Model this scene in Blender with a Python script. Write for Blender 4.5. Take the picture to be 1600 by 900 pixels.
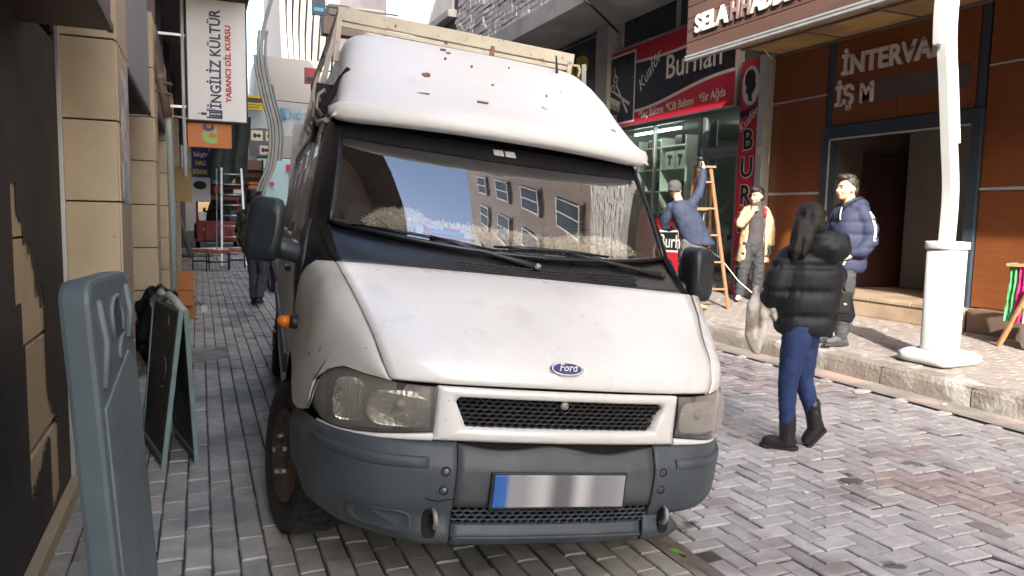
import bpy, bmesh, math, random
from mathutils import Vector, Matrix, noise
random.seed(7)
S = bpy.context.scene
COL = S.collection
for o in list(bpy.data.objects):
    bpy.data.objects.remove(o)
rad = math.radians

# ------------------------------------------------------------------ camera
CAM_H = 1.52
YAW, PITCH, ROLL, FPX = rad(22.9), rad(5.65), rad(1.17), 1155.0
CF = Vector((math.sin(YAW) * math.cos(PITCH), math.cos(YAW) * math.cos(PITCH), -math.sin(PITCH)))
R0 = Vector((math.cos(YAW), -math.sin(YAW), 0))
U0 = R0.cross(CF)
CU = U0 * math.cos(ROLL) - R0 * math.sin(ROLL)
CR = R0 * math.cos(ROLL) + U0 * math.sin(ROLL)
cam = bpy.data.cameras.new('camera')
camo = bpy.data.objects.new('camera', cam)
COL.objects.link(camo)
m3 = Matrix((CR, CU, -CF)).transposed()
camo.matrix_world = Matrix.Translation((0, 0, CAM_H)) @ m3.to_4x4()
cam.sensor_width = 36
cam.lens = FPX / 1600 * 36
cam.clip_start = 0.05
cam.clip_end = 2000
S.camera = camo

# ------------------------------------------------------------------ light
SUN_AZ, SUN_EL = rad(25), rad(31)          # light travels towards +Y and a little +X
w = bpy.data.worlds.new('World')
S.world = w
w.use_nodes = True
nt = w.node_tree
nt.nodes.clear()
sky = nt.nodes.new('ShaderNodeTexSky')
sky.sky_type = 'NISHITA'
sky.sun_disc = False
sky.sun_elevation = SUN_EL
sky.sun_rotation = SUN_AZ + math.pi
sky.air_density = 1.0
sky.dust_density = 2.6
sky.ozone_density = 0.3
bg = nt.nodes.new('ShaderNodeBackground')
bg.inputs['Strength'].default_value = 0.15
wo = nt.nodes.new('ShaderNodeOutputWorld')
nt.links.new(sky.outputs[0], bg.inputs[0])
nt.links.new(bg.outputs[0], wo.inputs[0])
sl = bpy.data.lights.new('sun', 'SUN')
sl.energy = 2.0
sl.angle = rad(1.0)
sl.color = (1.0, 0.955, 0.90)
so = bpy.data.objects.new('sun', sl)
COL.objects.link(so)
d = Vector((math.sin(SUN_AZ) * math.cos(SUN_EL), math.cos(SUN_AZ) * math.cos(SUN_EL), -math.sin(SUN_EL)))
so.rotation_euler = d.to_track_quat('-Z', 'Y').to_euler()
so.location = (-10, -20, 20)
S.view_settings.view_transform = 'Standard'
S.view_settings.look = 'None'
S.view_settings.exposure = 2.72
S.view_settings.gamma = 1
S.view_settings.use_curve_mapping = False
S.render.engine = 'CYCLES'
S.cycles.max_bounces = 8
S.cycles.transparent_max_bounces = 12

# ------------------------------------------------------------------ materials
MATS = {}
def mat(name, col, rough=0.6, metal=0.0, var=0.12, scale=4.0, bump=0.0, bscale=40.0, spec=0.5,
        rnd=0.0, spots=None, col2=None, c2scale=2.0, c2lo=0.45, c2hi=0.6, attr=False, stretch=None, coat=0.0, alpha=None, world=False):
    """procedural Principled material: base colour with noise, optional second colour patches, spots, per-object value shift, bump"""
    if name in MATS:
        return MATS[name]
    m = bpy.data.materials.new(name)
    m.use_nodes = True
    nt = m.node_tree
    N, L = nt.nodes, nt.links
    b = N['Principled BSDF']
    b.inputs['Roughness'].default_value = rough
    b.inputs['Metallic'].default_value = metal
    b.inputs['Specular IOR Level'].default_value = spec
    b.inputs['Coat Weight'].default_value = coat
    b.inputs['Coat Roughness'].default_value = 0.08
    tc = N.new('ShaderNodeTexCoord')
    src = tc.outputs['Object']
    if world:
        g = N.new('ShaderNodeNewGeometry')
        src = g.outputs['Position']
    if stretch:
        mp = N.new('ShaderNodeMapping')
        mp.inputs['Scale'].default_value = stretch
        L.new(src, mp.inputs[0])
        src = mp.outputs[0]
    def nz(sc, det=4):
        n = N.new('ShaderNodeTexNoise')
        n.inputs['Scale'].default_value = sc
        n.inputs['Detail'].default_value = det
        L.new(src, n.inputs['Vector'])
        return n.outputs['Fac']
    def ramp(fac, lo, hi):
        r = N.new('ShaderNodeMapRange')
        r.inputs[1].default_value = lo
        r.inputs[2].default_value = hi
        L.new(fac, r.inputs[0])
        return r.outputs[0]
    def mix(fac, a, bb, mode='MIX'):
        x = N.new('ShaderNodeMix')
        x.data_type = 'RGBA'
        x.blend_type = mode
        for i, v in ((0, fac), (6, a), (7, bb)):
            if isinstance(v, (int, float)):
                x.inputs[i].default_value = v
            elif isinstance(v, tuple):
                x.inputs[i].default_value = (*v, 1)
            else:
                L.new(v, x.inputs[i])
        return x.outputs[2]
    lo = tuple(c * (1 - var) for c in col)
    hi = tuple(min(1, c * (1 + var)) for c in col)
    c = mix(ramp(nz(scale, 5), 0.3, 0.7), lo, hi)
    if col2:
        c = mix(ramp(nz(c2scale, 6), c2lo, c2hi), c, col2)
    if spots:
        sc, thr, scol = spots
        c = mix(ramp(nz(sc, 3), thr, thr + 0.04), c, scol)
    if rnd or attr:
        oi = N.new('ShaderNodeObjectInfo')
        r = oi.outputs['Random']
        if attr:
            at = N.new('ShaderNodeAttribute')
            at.attribute_name = 'rnd'
            ad = N.new('ShaderNodeMath')
            L.new(r, ad.inputs[0]); L.new(at.outputs['Fac'], ad.inputs[1])
            fr = N.new('ShaderNodeMath'); fr.operation = 'FRACT'
            L.new(ad.outputs[0], fr.inputs[0])
            r = fr.outputs[0]
        mr = N.new('ShaderNodeMapRange')
        mr.inputs[3].default_value = 1 - rnd
        mr.inputs[4].default_value = 1 + rnd
        L.new(r, mr.inputs[0])
        vm = N.new('ShaderNodeMix'); vm.data_type = 'RGBA'; vm.blend_type = 'MULTIPLY'
        vm.inputs[0].default_value = 1
        L.new(c, vm.inputs[6]); L.new(mr.outputs[0], vm.inputs[7])
        c = vm.outputs[2]
    L.new(c, b.inputs['Base Color'])
    rv = N.new('ShaderNodeMapRange')
    rv.inputs[3].default_value = max(0.02, rough - 0.1)
    rv.inputs[4].default_value = min(1, rough + 0.1)
    L.new(nz(scale * 2.3, 3), rv.inputs[0])
    L.new(rv.outputs[0], b.inputs['Roughness'])
    if bump:
        bp = N.new('ShaderNodeBump')
        bp.inputs['Strength'].default_value = bump
        bp.inputs['Distance'].default_value = 0.02
        L.new(nz(bscale, 5), bp.inputs['Height'])
        L.new(bp.outputs[0], b.inputs['Normal'])
    MATS[name] = m
    return m

def glass(name, tint=(0.8, 0.85, 0.85), refl=1.0, rough=0.0, dirt=0.0):
    """thin pane: Fresnel mix of clear transmission and mirror reflection, with a little dust"""
    if name in MATS:
        return MATS[name]
    m = bpy.data.materials.new(name)
    m.use_nodes = True
    N, L = m.node_tree.nodes, m.node_tree.links
    N.clear()
    out = N.new('ShaderNodeOutputMaterial')
    tr = N.new('ShaderNodeBsdfTransparent'); tr.inputs[0].default_value = (*tint, 1)
    gl = N.new('ShaderNodeBsdfGlossy'); gl.inputs['Roughness'].default_value = rough
    gl.inputs[0].default_value = (1, 1, 1, 1)
    lw = N.new('ShaderNodeLayerWeight'); lw.inputs[0].default_value = 0.5
    pw = N.new('ShaderNodeMath'); pw.operation = 'POWER'; pw.inputs[1].default_value = 5
    L.new(lw.outputs['Facing'], pw.inputs[0])
    fr = N.new('ShaderNodeMath'); fr.operation = 'MULTIPLY_ADD'; fr.inputs[1].default_value = 0.96; fr.inputs[2].default_value = 0.04
    L.new(pw.outputs[0], fr.inputs[0])
    mu = N.new('ShaderNodeMath'); mu.operation = 'MULTIPLY_ADD'; mu.use_clamp = True
    mu.inputs[1].default_value = 1.6 * refl; mu.inputs[2].default_value = 0.03 * refl
    L.new(fr.outputs[0], mu.inputs[0])
    mx = N.new('ShaderNodeMixShader')
    L.new(mu.outputs[0], mx.inputs[0]); L.new(tr.outputs[0], mx.inputs[1]); L.new(gl.outputs[0], mx.inputs[2])
    last = mx.outputs[0]
    if dirt:
        df = N.new('ShaderNodeBsdfDiffuse'); df.inputs[0].default_value = (0.5, 0.48, 0.45, 1)
        tc = N.new('ShaderNodeTexCoord')
        n = N.new('ShaderNodeTexNoise'); n.inputs['Scale'].default_value = 6; n.inputs['Detail'].default_value = 8
        L.new(tc.outputs['Object'], n.inputs['Vector'])
        mr = N.new('ShaderNodeMapRange'); mr.inputs[1].default_value = 0.35; mr.inputs[2].default_value = 0.8
        mr.inputs[3].default_value = dirt * 0.2; mr.inputs[4].default_value = dirt
        L.new(n.outputs['Fac'], mr.inputs[0])
        m2 = N.new('ShaderNodeMixShader')
        L.new(mr.outputs[0], m2.inputs[0]); L.new(last, m2.inputs[1]); L.new(df.outputs[0], m2.inputs[2])
        last = m2.outputs[0]
    L.new(last, out.inputs[0])
    MATS[name] = m
    return m

# ------------------------------------------------------------------ mesh building
class MB:
    def __init__(s):
        s.v, s.f, s.sm = [], [], []
    def add(s, vs, fs, smooth=False):
        n = len(s.v)
        s.v += [tuple(v) for v in vs]
        s.f += [tuple(i + n for i in f) for f in fs]
        s.sm += [smooth] * len(fs)
        return s
    def box(s, x0, x1, y0, y1, z0, z1, M=None):
        vs = [Vector((x, y, z)) for x in (x0, x1) for y in (y0, y1) for z in (z0, z1)]
        if M is not None:
            vs = [M @ v for v in vs]
        return s.add(vs, [(0, 1, 3, 2), (4, 6, 7, 5), (0, 4, 5, 1), (2, 3, 7, 6), (0, 2, 6, 4), (1, 5, 7, 3)])
    def bar(s, a, b, w, h, up=(0, 0, 1)):
        """rectangular bar from a to b"""
        a, b = Vector(a), Vector(b)
        d = (b - a).normalized()
        up = Vector(up)
        if abs(d.dot(up)) > 0.98:
            up = Vector((0, 1, 0))
        x = d.cross(up).normalized() * w / 2
        z = x.cross(d).normalized() * h / 2
        vs = [p + i * x + j * z for p in (a, b) for i in (-1, 1) for j in (-1, 1)]
        return s.add(vs, [(0, 1, 3, 2), (4, 6, 7, 5), (0, 4, 5, 1), (2, 3, 7, 6), (0, 2, 6, 4), (1, 5, 7, 3)])
    def tube(s, pts, r, n=10, caps=True):
        pts = [Vector(p) for p in pts]
        rs = r if isinstance(r, (list, tuple)) else [r] * len(pts)
        rows = []
        prev = None
        for i, p in enumerate(pts):
            d = (pts[min(i + 1, len(pts) - 1)] - pts[max(i - 1, 0)]).normalized()
            if prev is None:
                u = d.orthogonal().normalized()
            else:
                u = (prev - d * prev.dot(d)).normalized()
            prev = u
            vv = d.cross(u)
            rows.append([p + (u * math.cos(t) + vv * math.sin(t)) * rs[i] for t in [2 * math.pi * k / n for k in range(n)]])
        return s.loft(rows, True, caps)
    def loft(s, rows, closed=False, caps=False, smooth=True):
        n = len(rows[0])
        vs = [p for r in rows for p in r]
        fs = []
        for i in range(len(rows) - 1):
            for j in range(n if closed else n - 1):
                k = (j + 1) % n
                fs.append((i * n + j, i * n + k, (i + 1) * n + k, (i + 1) * n + j))
        s.add(vs, fs, smooth)
        if caps:
            b = len(s.v) - len(vs)
            s.f += [tuple(b + j for j in reversed(range(n))), tuple(b + (len(rows) - 1) * n + j for j in range(n))]
            s.sm += [False, False]
        return s
    def lathe(s, prof, c=(0, 0, 0), n=20, axis='Z'):
        rows = []
        for r, h in prof:
            ring = []
            for k in range(n):
                t = 2 * math.pi * k / n
                a, b = r * math.cos(t), r * math.sin(t)
                q = (a, b, h) if axis == 'Z' else ((h, a, b) if axis == 'X' else (a, h, b))
                ring.append((q[0] + c[0], q[1] + c[1], q[2] + c[2]))
            rows.append(ring)
        return s.loft(rows, True, True)
    def prism(s, poly, fn, d0, d1):
        """extrude a 2D polygon; fn(u, v, d) -> 3D point"""
        n = len(poly)
        vs = [fn(u, v, d0) for u, v in poly] + [fn(u, v, d1) for u, v in poly]
        fs = [tuple(range(n)), tuple(range(2 * n - 1, n - 1, -1))]
        fs += [(i, i + n, (i + 1) % n + n, (i + 1) % n) for i in range(n)]
        return s.add(vs, fs)
    def ell(s, c, r, M=None, nu=16, nv=10):
        c = Vector(c)
        rows = []
        for i in range(nv + 1):
            p = math.pi * i / nv
            sp = max(math.sin(p), 1e-3)
            ring = []
            for k in range(nu):
                t = 2 * math.pi * k / nu
                q = Vector((r[0] * sp * math.cos(t), r[1] * sp * math.sin(t), -r[2] * math.cos(p)))
                if M is not None:
                    q = M @ q
                ring.append(c + q)
            rows.append(ring)
        return s.loft(rows, True, True)
    def cap(s, a, b, r0, r1, n=12):
        """tapered capsule"""
        a, b = Vector(a), Vector(b)
        d = (b - a)
        L = d.length
        d = d / L if L > 1e-6 else Vector((0, 0, 1))
        pts, rs = [], []
        for k in range(5):
            t = math.pi / 2 * k / 4
            pts.append(a - d * r0 * math.cos(t)); rs.append(max(r0 * math.sin(t), 0.0005))
        for k in range(5):
            t = math.pi / 2 * k / 4
            pts.append(b + d * r1 * math.sin(t)); rs.append(max(r1 * math.cos(t), 0.0005))
        u = d.orthogonal().normalized(); vv = d.cross(u)
        rows = [[p + (u * math.cos(2 * math.pi * k / n) + vv * math.sin(2 * math.pi * k / n)) * r for k in range(n)] for p, r in zip(pts, rs)]
        return s.loft(rows, True, True)
    def mesh(s, name, bevel=0.0, fixn=True, off=None, merge=False):
        me = bpy.data.meshes.new(name)
        vs = s.v if off is None else [(v[0] - off[0], v[1] - off[1], v[2] - off[2]) for v in s.v]
        me.from_pydata(vs, [], s.f)
        for p, sm in zip(me.polygons, s.sm):
            p.use_smooth = sm
        if bevel or fixn:
            bm = bmesh.new(); bm.from_mesh(me)
            if merge:
                bmesh.ops.remove_doubles(bm, verts=bm.verts, dist=0.0004)
            if fixn:
                bmesh.ops.recalc_face_normals(bm, faces=bm.faces)
            if bevel:
                es = [e for e in bm.edges if len(e.link_faces) == 2 and e.calc_face_angle() > 0.6]
                bmesh.ops.bevel(bm, geom=es, offset=bevel, segments=2, affect='EDGES', profile=0.6, clamp_overlap=True)
            bm.to_mesh(me); bm.free()
        return me

def link(name, me, m=None, parent=None):
    o = bpy.data.objects.new(name, me)
    COL.objects.link(o)
    if m is not None and me is not None:
        if not me.materials:
            me.materials.append(m)
    if parent is not None:
        o.parent = parent
    return o

def tag(o, label=None, cat=None, group=None, kind=None):
    if label: o['label'] = label
    if cat: o['category'] = cat
    if group: o['group'] = group
    if kind: o['kind'] = kind
    return o

def thing(name, label, cat, loc=(0, 0, 0), rot=(0, 0, 0), group=None):
    o = bpy.data.objects.new(name, None)
    o.empty_display_size = 0.2
    COL.objects.link(o)
    o.location = loc
    o.rotation_euler = rot
    return tag(o, label, cat, group)

def origin_of(p):
    v = Vector((0, 0, 0))
    while p is not None:
        v = v + Vector(p.location)
        p = p.parent
    return v

def part(name, mb, m, parent, bevel=0.0, world=True, label=None, fixn=True, merge=False, kind=None):
    """a part; with world=True its coordinates are world coordinates (parents carry no rotation)"""
    off = origin_of(parent) if (world and parent is not None) else None
    o = link(name, mb.mesh(name, bevel, fixn, off, merge), m, parent)
    if label: o['label'] = label
    if kind: o['kind'] = kind
    return o

def single(name, mb, m, label, cat, loc, group=None, bevel=0.0):
    """a thing that is one mesh; coordinates are world coordinates"""
    o = link(name, mb.mesh(name, bevel, True, loc), m)
    o.location = loc
    return tag(o, label, cat, group)

def struct(name, mb, m, parent=None, bevel=0.0):
    o = link(name, mb.mesh(name, bevel), m, parent)
    o['kind'] = 'structure'
    return o

def B(x0, x1, y0, y1, z0, z1):
    return MB().box(x0, x1, y0, y1, z0, z1)

def text(body, size, ext, m, parent, org, xdir, ydir, name='lettering', bold=0.0, align='LEFT', shear=0.0, squash=1.0, world=True, valign='BOTTOM_BASELINE', fit=None):
    cu = bpy.data.curves.new('t', 'FONT')
    cu.body = body
    cu.size = size
    cu.extrude = ext
    cu.offset = bold
    cu.align_x = align
    cu.align_y = valign
    cu.shear = shear
    cu.resolution_u = 3
    to = bpy.data.objects.new('t', cu)
    COL.objects.link(to)
    dg = bpy.context.evaluated_depsgraph_get()
    me = bpy.data.meshes.new_from_object(to.evaluated_get(dg))
    bpy.data.objects.remove(to); bpy.data.curves.remove(cu)
    me.name = name
    if fit and len(me.vertices):
        xs = [v.co.x for v in me.vertices]
        squash = fit / (max(xs) - min(xs))
    X = Vector(xdir).normalized() * squash; Y = Vector(ydir).normalized(); Z = X.cross(Y).normalized()
    o3 = Vector(org)
    if world and parent is not None:
        o3 = o3 - origin_of(parent)
    for v in me.vertices:
        v.co = o3 + X * v.co.x + Y * v.co.y + Z * v.co.z
    me.materials.clear()
    me.materials.append(m)
    return link(name, me, None, parent)

def project(P):
    d = Vector(P) - Vector((0, 0, CAM_H))
    z = d.dot(CF)
    if z < 0.1:
        return None
    return 800 + FPX * d.dot(CR) / z, 450 - FPX * d.dot(CU) / z, z
def in_view(P, mar=20):
    q = project(P)
    return q is not None and -mar < q[0] < 1600 + mar and -mar < q[1] < 900 + mar
# ================================================================== ground, road, pavements
M_sand = mat('joint_sand', (0.075, 0.068, 0.062), 0.95, var=0.3, scale=9, bump=0.3, bscale=90, world=True)
M_road = mat('road_paver', (0.45, 0.43, 0.42), 0.8, var=0.14, scale=14, bump=0.35, bscale=90, rnd=0.15, attr=True,
             col2=(0.27, 0.235, 0.225), c2scale=2.2, c2lo=0.54, c2hi=0.72, spots=(3.3, 0.66, (0.15, 0.135, 0.125)), world=True)
M_lpav = mat('left_paver', (0.40, 0.38, 0.335), 0.7, var=0.16, scale=11, bump=0.25, bscale=110, rnd=0.16, attr=True,
             col2=(0.17, 0.17, 0.17), c2scale=1.3, c2lo=0.5, c2hi=0.68, world=True)
M_rpav = mat('right_paver', (0.22, 0.19, 0.17), 0.85, var=0.12, scale=12, bump=0.25, bscale=120, rnd=0.1, attr=True,
             col2=(0.21, 0.175, 0.15), c2scale=1.1, c2lo=0.55, c2hi=0.7, world=True)
M_conc = mat('concrete', (0.30, 0.285, 0.265), 0.85, var=0.2, scale=3, bump=0.4, bscale=40,
             col2=(0.18, 0.15, 0.125), c2scale=1.7, c2lo=0.45, c2hi=0.62, world=True)
M_kerb = mat('kerb_concrete', (0.155, 0.13, 0.108), 0.9, var=0.22, scale=3.5, bump=0.6, bscale=35,
             col2=(0.26, 0.245, 0.225), c2scale=2.6, c2lo=0.54, c2hi=0.6, rnd=0.08, world=True)
M_gut = mat('gutter_concrete', (0.17, 0.155, 0.135), 0.9, var=0.25, scale=4, bump=0.5, bscale=40,
            col2=(0.30, 0.20, 0.16), c2scale=1.2, c2lo=0.52, c2hi=0.62, world=True)
M_earth = mat('far_ground', (0.2, 0.19, 0.18), 0.9, var=0.15, scale=0.5)

g = struct('ground', MB().add([(-300, -300, -.09), (300, -300, -.09), (300, 400, -.09), (-300, 400, -.09)], [(0, 1, 2, 3)]), M_earth)

def paver_mesh(name, lx, ly, seed, h=0.035):
    """block with worn chamfered top, centred on the origin, top at z=0"""
    r = random.Random(seed)
    c = 0.006
    j = lambda: r.uniform(-0.0018, 0.0018)
    x, y = lx / 2, ly / 2
    tz = [r.uniform(-0.0025, 0.0015) for _ in range(4)]
    cs = [(-1, -1), (1, -1), (1, 1), (-1, 1)]
    top = [(sx * (x - c) + j(), sy * (y - c) + j(), tz[k]) for k, (sx, sy) in enumerate(cs)]
    mid = [(sx * x + j(), sy * y + j(), -c + tz[k]) for k, (sx, sy) in enumerate(cs)]
    bot = [(sx * x, sy * y, -h) for sx, sy in cs]
    vs = top + mid + bot
    fs = [(0, 1, 2, 3)]
    for k in range(4):
        n = (k + 1) % 4
        fs.append((k, 4 + k, 4 + n, n)); fs.append((4 + k, 8 + k, 8 + n, 4 + n))
    return vs, fs

M_roadred = mat('road_paver_red', (0.37, 0.31, 0.295), 0.8, var=0.18, scale=14, bump=0.35, bscale=90, rnd=0.2, attr=True,
                col2=(0.33, 0.29, 0.28), c2scale=3, c2lo=0.5, c2hi=0.7, world=True)
def lay(spots, lx, ly, m, parent, zf, tilt=0.0, keep=300, name='paver', alt=None):
    """spots: (x, y, rotated). The pieces that show largest become objects, the rest one 'stuff' mesh"""
    tmpl = [paver_mesh(name, lx, ly, 100 + k) for k in range(6)]
    mes = []
    for vs, fs, mm in [(a, b, m) for a, b in tmpl] + ([(a, b, alt) for a, b in tmpl] if alt else []):
        me = bpy.data.meshes.new(name); me.from_pydata(vs, [], fs); me.materials.append(mm)
        a = me.attributes.new('rnd', 'FLOAT', 'POINT')
        bm = bmesh.new(); bm.from_mesh(me); bmesh.ops.recalc_face_normals(bm, faces=bm.faces); bm.to_mesh(me); bm.free()
        mes.append(me)
    spots = sorted(spots, key=lambda s: (not in_view((s[0], s[1], zf(s[0])), 10), s[0] ** 2 + s[1] ** 2))
    r = random.Random(3)
    V, Fc, A, MI = [], [], [], []
    for i, (x, y, rot) in enumerate(spots):
        k = r.randrange(6)
        red = alt is not None and noise.noise(Vector((x * .9 + 3, y * .55, 1.7))) + r.uniform(-.28, .28) > .30
        ang = (math.pi / 2 if rot else 0) + (math.pi if r.random() < .5 else 0) + r.uniform(-.02, .02)
        dz = r.uniform(-.004, .003) - (.008 if r.random() < .03 else 0)
        Mx = Matrix.Translation((x, y, zf(x) + dz)) @ Matrix.Rotation(tilt + r.uniform(-.010, .010), 4, 'Y') @ Matrix.Rotation(r.uniform(-.010, .010), 4, 'X') @ Matrix.Rotation(ang, 4, 'Z')
        if i < keep:
            o = bpy.data.objects.new(name, mes[k + (6 if red else 0)]); COL.objects.link(o)
            o.parent = parent
            o.matrix_basis = Mx
        else:
            n = len(V)
            V += [tuple(Mx @ Vector(v)) for v in tmpl[k][0]]
            Fc += [tuple(q + n for q in f) for f in tmpl[k][1]]
            A += [r.random()] * len(tmpl[k][0])
            MI += [1 if red else 0] * len(tmpl[k][1])
    if V:
        me = bpy.data.meshes.new('pavers'); me.from_pydata(V, [], Fc); me.materials.append(m)
        if alt:
            me.materials.append(alt); me.polygons.foreach_set('material_index', MI)
        a = me.attributes.new('rnd', 'FLOAT', 'POINT')
        a.data.foreach_set('value', A)
        bm = bmesh.new(); bm.from_mesh(me); bmesh.ops.recalc_face_normals(bm, faces=bm.faces); bm.to_mesh(me); bm.free()
        o = link('pavers', me, None, parent); o['kind'] = 'stuff'

def sheet(x0, x1, y0, y1, z0, z1=None):
    z1 = z0 if z1 is None else z1
    return MB().add([(x0, y0, z0), (x1, y0, z1), (x1, y1, z1), (x0, y1, z0)], [(0, 1, 2, 3)])

# road : herringbone laid square to the street
road = struct('road', sheet(2.04, 5.56, -30, 90, -.012), M_sand)
cw = 0.102
sp = []
for i in range(-20, 90):
    for j in range(-20, 250):
        # herringbone 2x1 : one horizontal and one vertical block for every cell on the diagonal
        k = (i - j) % 4
        x, y = 2.04 + i * cw, -0.6 + j * cw
        if k == 0:
            cx, cy, rot = x + cw, y + cw / 2, False
        elif k == 2:
            cx, cy, rot = x + cw / 2, y, True
        else:
            continue
        if 2.08 < cx < 5.52 and -0.5 < cy < 18:
            sp.append((cx, cy, rot))
vis = [s for s in sp if s[0] > 1.7 + 0.09 * s[1]]
lay(vis, 0.193, 0.0925, M_road, road, lambda x: 0.0, alt=M_roadred)

# left pavement
PZ = 0.08
lp = struct('pavement_left', sheet(-0.75, 1.83, -30, 90, PZ - .012), M_sand)
sp = []
for i in range(0, 24):
    x = -0.62 + (i + .5) * 0.1065
    for j in range(0, 125):
        y = 1.2 + j * 0.213 + (0.1065 if i % 2 else 0) + 0.02 * math.sin(i * 2.3)
        if x < 1.8 and not (-.2 < x < .28 and 7.55 < y < 8.2):
            sp.append((x, y, False))
lay(sp, 0.0985, 0.205, M_lpav, lp, lambda x: PZ)
o = part('inspection_cover', B(-.21, .27, 7.47, 8.26, PZ - .03, PZ - .002), M_conc, lp, 0.006)

# left drain channel between pavement and road
gl = struct('gutter_left', MB().loft([[(1.83, y, PZ - .005), (1.87, y, PZ - .004), (1.885, y, .012), (1.95, y, -.012), (2.0, y, .0), (2.04, y, .004)] for y in (-30, 0, 3, 8, 20, 90)], smooth=False), M_conc)

# right gutter, kerb and pavement
gr = struct('gutter_right', sheet(5.56, 5.93, -30, 90, .002, -.004), M_gut)
KZ = 0.19
kerb = struct('kerb', sheet(5.92, 6.2, -30, 90, KZ - .03), M_sand)
y = -4.0
k = 0
mes = []
for q in range(4):
    r = random.Random(q)
    mb = MB()
    rows = []
    for s_ in range(7):
        t = s_ / 6 * .885
        e = 0.012 if s_ in (0, 6) else 0
        j = lambda a=.003: r.uniform(-a, a)
        rows.append([(e + j(.002), t, -.02), (e + j(), t, .06), (e + .004 + j(), t, .13), (e + .016 + j(), t, .172 - e + j(.004)), (e + .045 + j(.004), t, .19 - e + j(.002)), (.2, t, .19 - e), (.2, t, -.02)])
    mb.loft(rows, True, True, smooth=False)
    mes.append(mb.mesh('kerb_stone'))
    mes[-1].materials.append(M_kerb)
while y < 26:
    o = bpy.data.objects.new('kerb_stone', mes[k % 4]); COL.objects.link(o)
    o.parent = kerb; o.location = (5.9, y, 0)
    y += 0.9; k += 1
rp = struct('pavement_right', sheet(6.1, 8.3, -30, 90, KZ - .018, .288), M_sand)
zr = lambda x: KZ + (x - 6.1) * 0.05
sp = []
for i in range(0, 20):
    x = 6.155 + i * 0.103
    for j in range(-10, 110):
        yy = 2.0 + j * 0.205 + (0.1 if i % 2 else 0)
        if x < 8.1:
            sp.append((x, yy, False))
lay([s for s in sp if s[1] < 18], 0.097, 0.198, M_rpav, rp, zr, tilt=-0.05)

# litter : torn paper on the gutter, a green leaf, small scraps
M_paper = mat('paper', (0.62, 0.6, 0.57), 0.9, var=0.1, scale=20)
M_leaf = mat('leaf_green', (0.10, 0.30, 0.03), 0.5, var=0.3, scale=30)
def scrap(name, x, y, z, sx, sy, m, label, cat, seed, group=None):
    r = random.Random(seed)
    pts = []
    n = 9
    for k in range(n):
        a = 2 * math.pi * k / n
        q = r.uniform(.6, 1.1)
        pts.append((sx * q * math.cos(a), sy * q * math.sin(a), r.uniform(0.004, .012)))
    vs = [(0, 0, .012)] + pts + [(p[0], p[1], p[2] - .004) for p in pts]
    fs = [(0, 1 + k, 1 + (k + 1) % n) for k in range(n)] + [(1 + k, 1 + n + k, 1 + n + (k + 1) % n, 1 + (k + 1) % n) for k in range(n)]
    o = link(name, MB().add(vs, fs).mesh(name), m)
    o.location = (x, y, z)
    return tag(o, label, cat, group)
scrap('paper_scrap', 5.45, 4.77, .002, .13, .07, M_paper, 'crumpled pale paper scrap at the edge of the gutter', 'litter', 1)
for k, (x, y) in enumerate([(5.3, 5.15), (5.62, 5.75), (4.9, 5.2), (5.75, 4.2), (5.5, 6.4), (3.1, 3.05)]):
    scrap('paper_scrap', x, y, .002, .025, .02, M_paper, 'tiny white scrap lying on the paving', 'litter', k + 5, 'tiny scraps on the paving')
leaf = thing('fallen_leaf', 'bright green curled leaf lying in the drain channel', 'leaf', (1.93, 2.62, -.012))
mb = MB()
rows = []
for i in range(7):
    t = i / 6
    wd = .026 * math.sin(math.pi * min(1, t * .9 + .08)) ** .8
    cx, cy, cz = -.05 + .1 * t, .02 * math.sin(3 * t), .012 + .022 * math.sin(3 * t)
    rows.append([(cx, cy - wd, cz + .012), (cx, cy, cz), (cx, cy + wd, cz + .015)])
mb.loft(rows)
part('blade', mb, M_leaf, leaf, world=False)
part('stalk', MB().tube([(-.05, 0, .012), (-.075, -.01, .006), (-.09, -.025, .003)], .0025, 6), M_leaf, leaf, world=False)
# ================================================================== left-hand buildings
M_tile = mat('beige_stone', (0.52, 0.41, 0.265), 0.5, var=0.1, scale=5, bump=0.06, bscale=60, rnd=0.07,
             spots=(7, 0.71, (0.27, 0.21, 0.14)), world=True)
M_dark = mat('dark_wall', (0.045, 0.04, 0.045), 0.7, var=0.3, scale=1.5)
M_plum = mat('plum_box', (0.06, 0.03, 0.035), 0.5, var=0.3, scale=2, bump=0.05)
M_gpanel = mat('grey_sign_panel', (0.24, 0.25, 0.27), 0.45, var=0.1, scale=2)
M_film = mat('black_film', (0.03, 0.026, 0.025), 0.75, var=0.4, scale=2.5, col2=(0.06, 0.05, 0.042), c2scale=1.4, c2lo=.45, c2hi=.7)
M_alu = mat('aluminium', (0.55, 0.56, 0.56), 0.4, 0.6, var=0.08, scale=6)
M_glass = glass('shop_glass', (0.72, 0.78, 0.76), 0.8, dirt=0.05)
M_dglass = glass('dark_glass', (0.25, 0.27, 0.28), 1.0)
M_render = mat('pale_render', (0.52, 0.49, 0.44), 0.85, var=0.1, scale=0.7, bump=0.1, bscale=20, col2=(0.42, 0.39, 0.35), c2scale=.35)
M_mauve = mat('mauve_render', (0.20, 0.165, 0.155), 0.85, var=0.12, scale=0.6, bump=0.1, bscale=20)
M_white = mat('white_paint', (0.75, 0.75, 0.73), 0.5, var=0.06, scale=3)
M_black = mat('black_plain', (0.02, 0.02, 0.022), 0.5, var=0.2)
M_winrec = mat('window_dark', (0.03, 0.035, 0.04), 0.15, var=0.3, scale=1)

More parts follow.
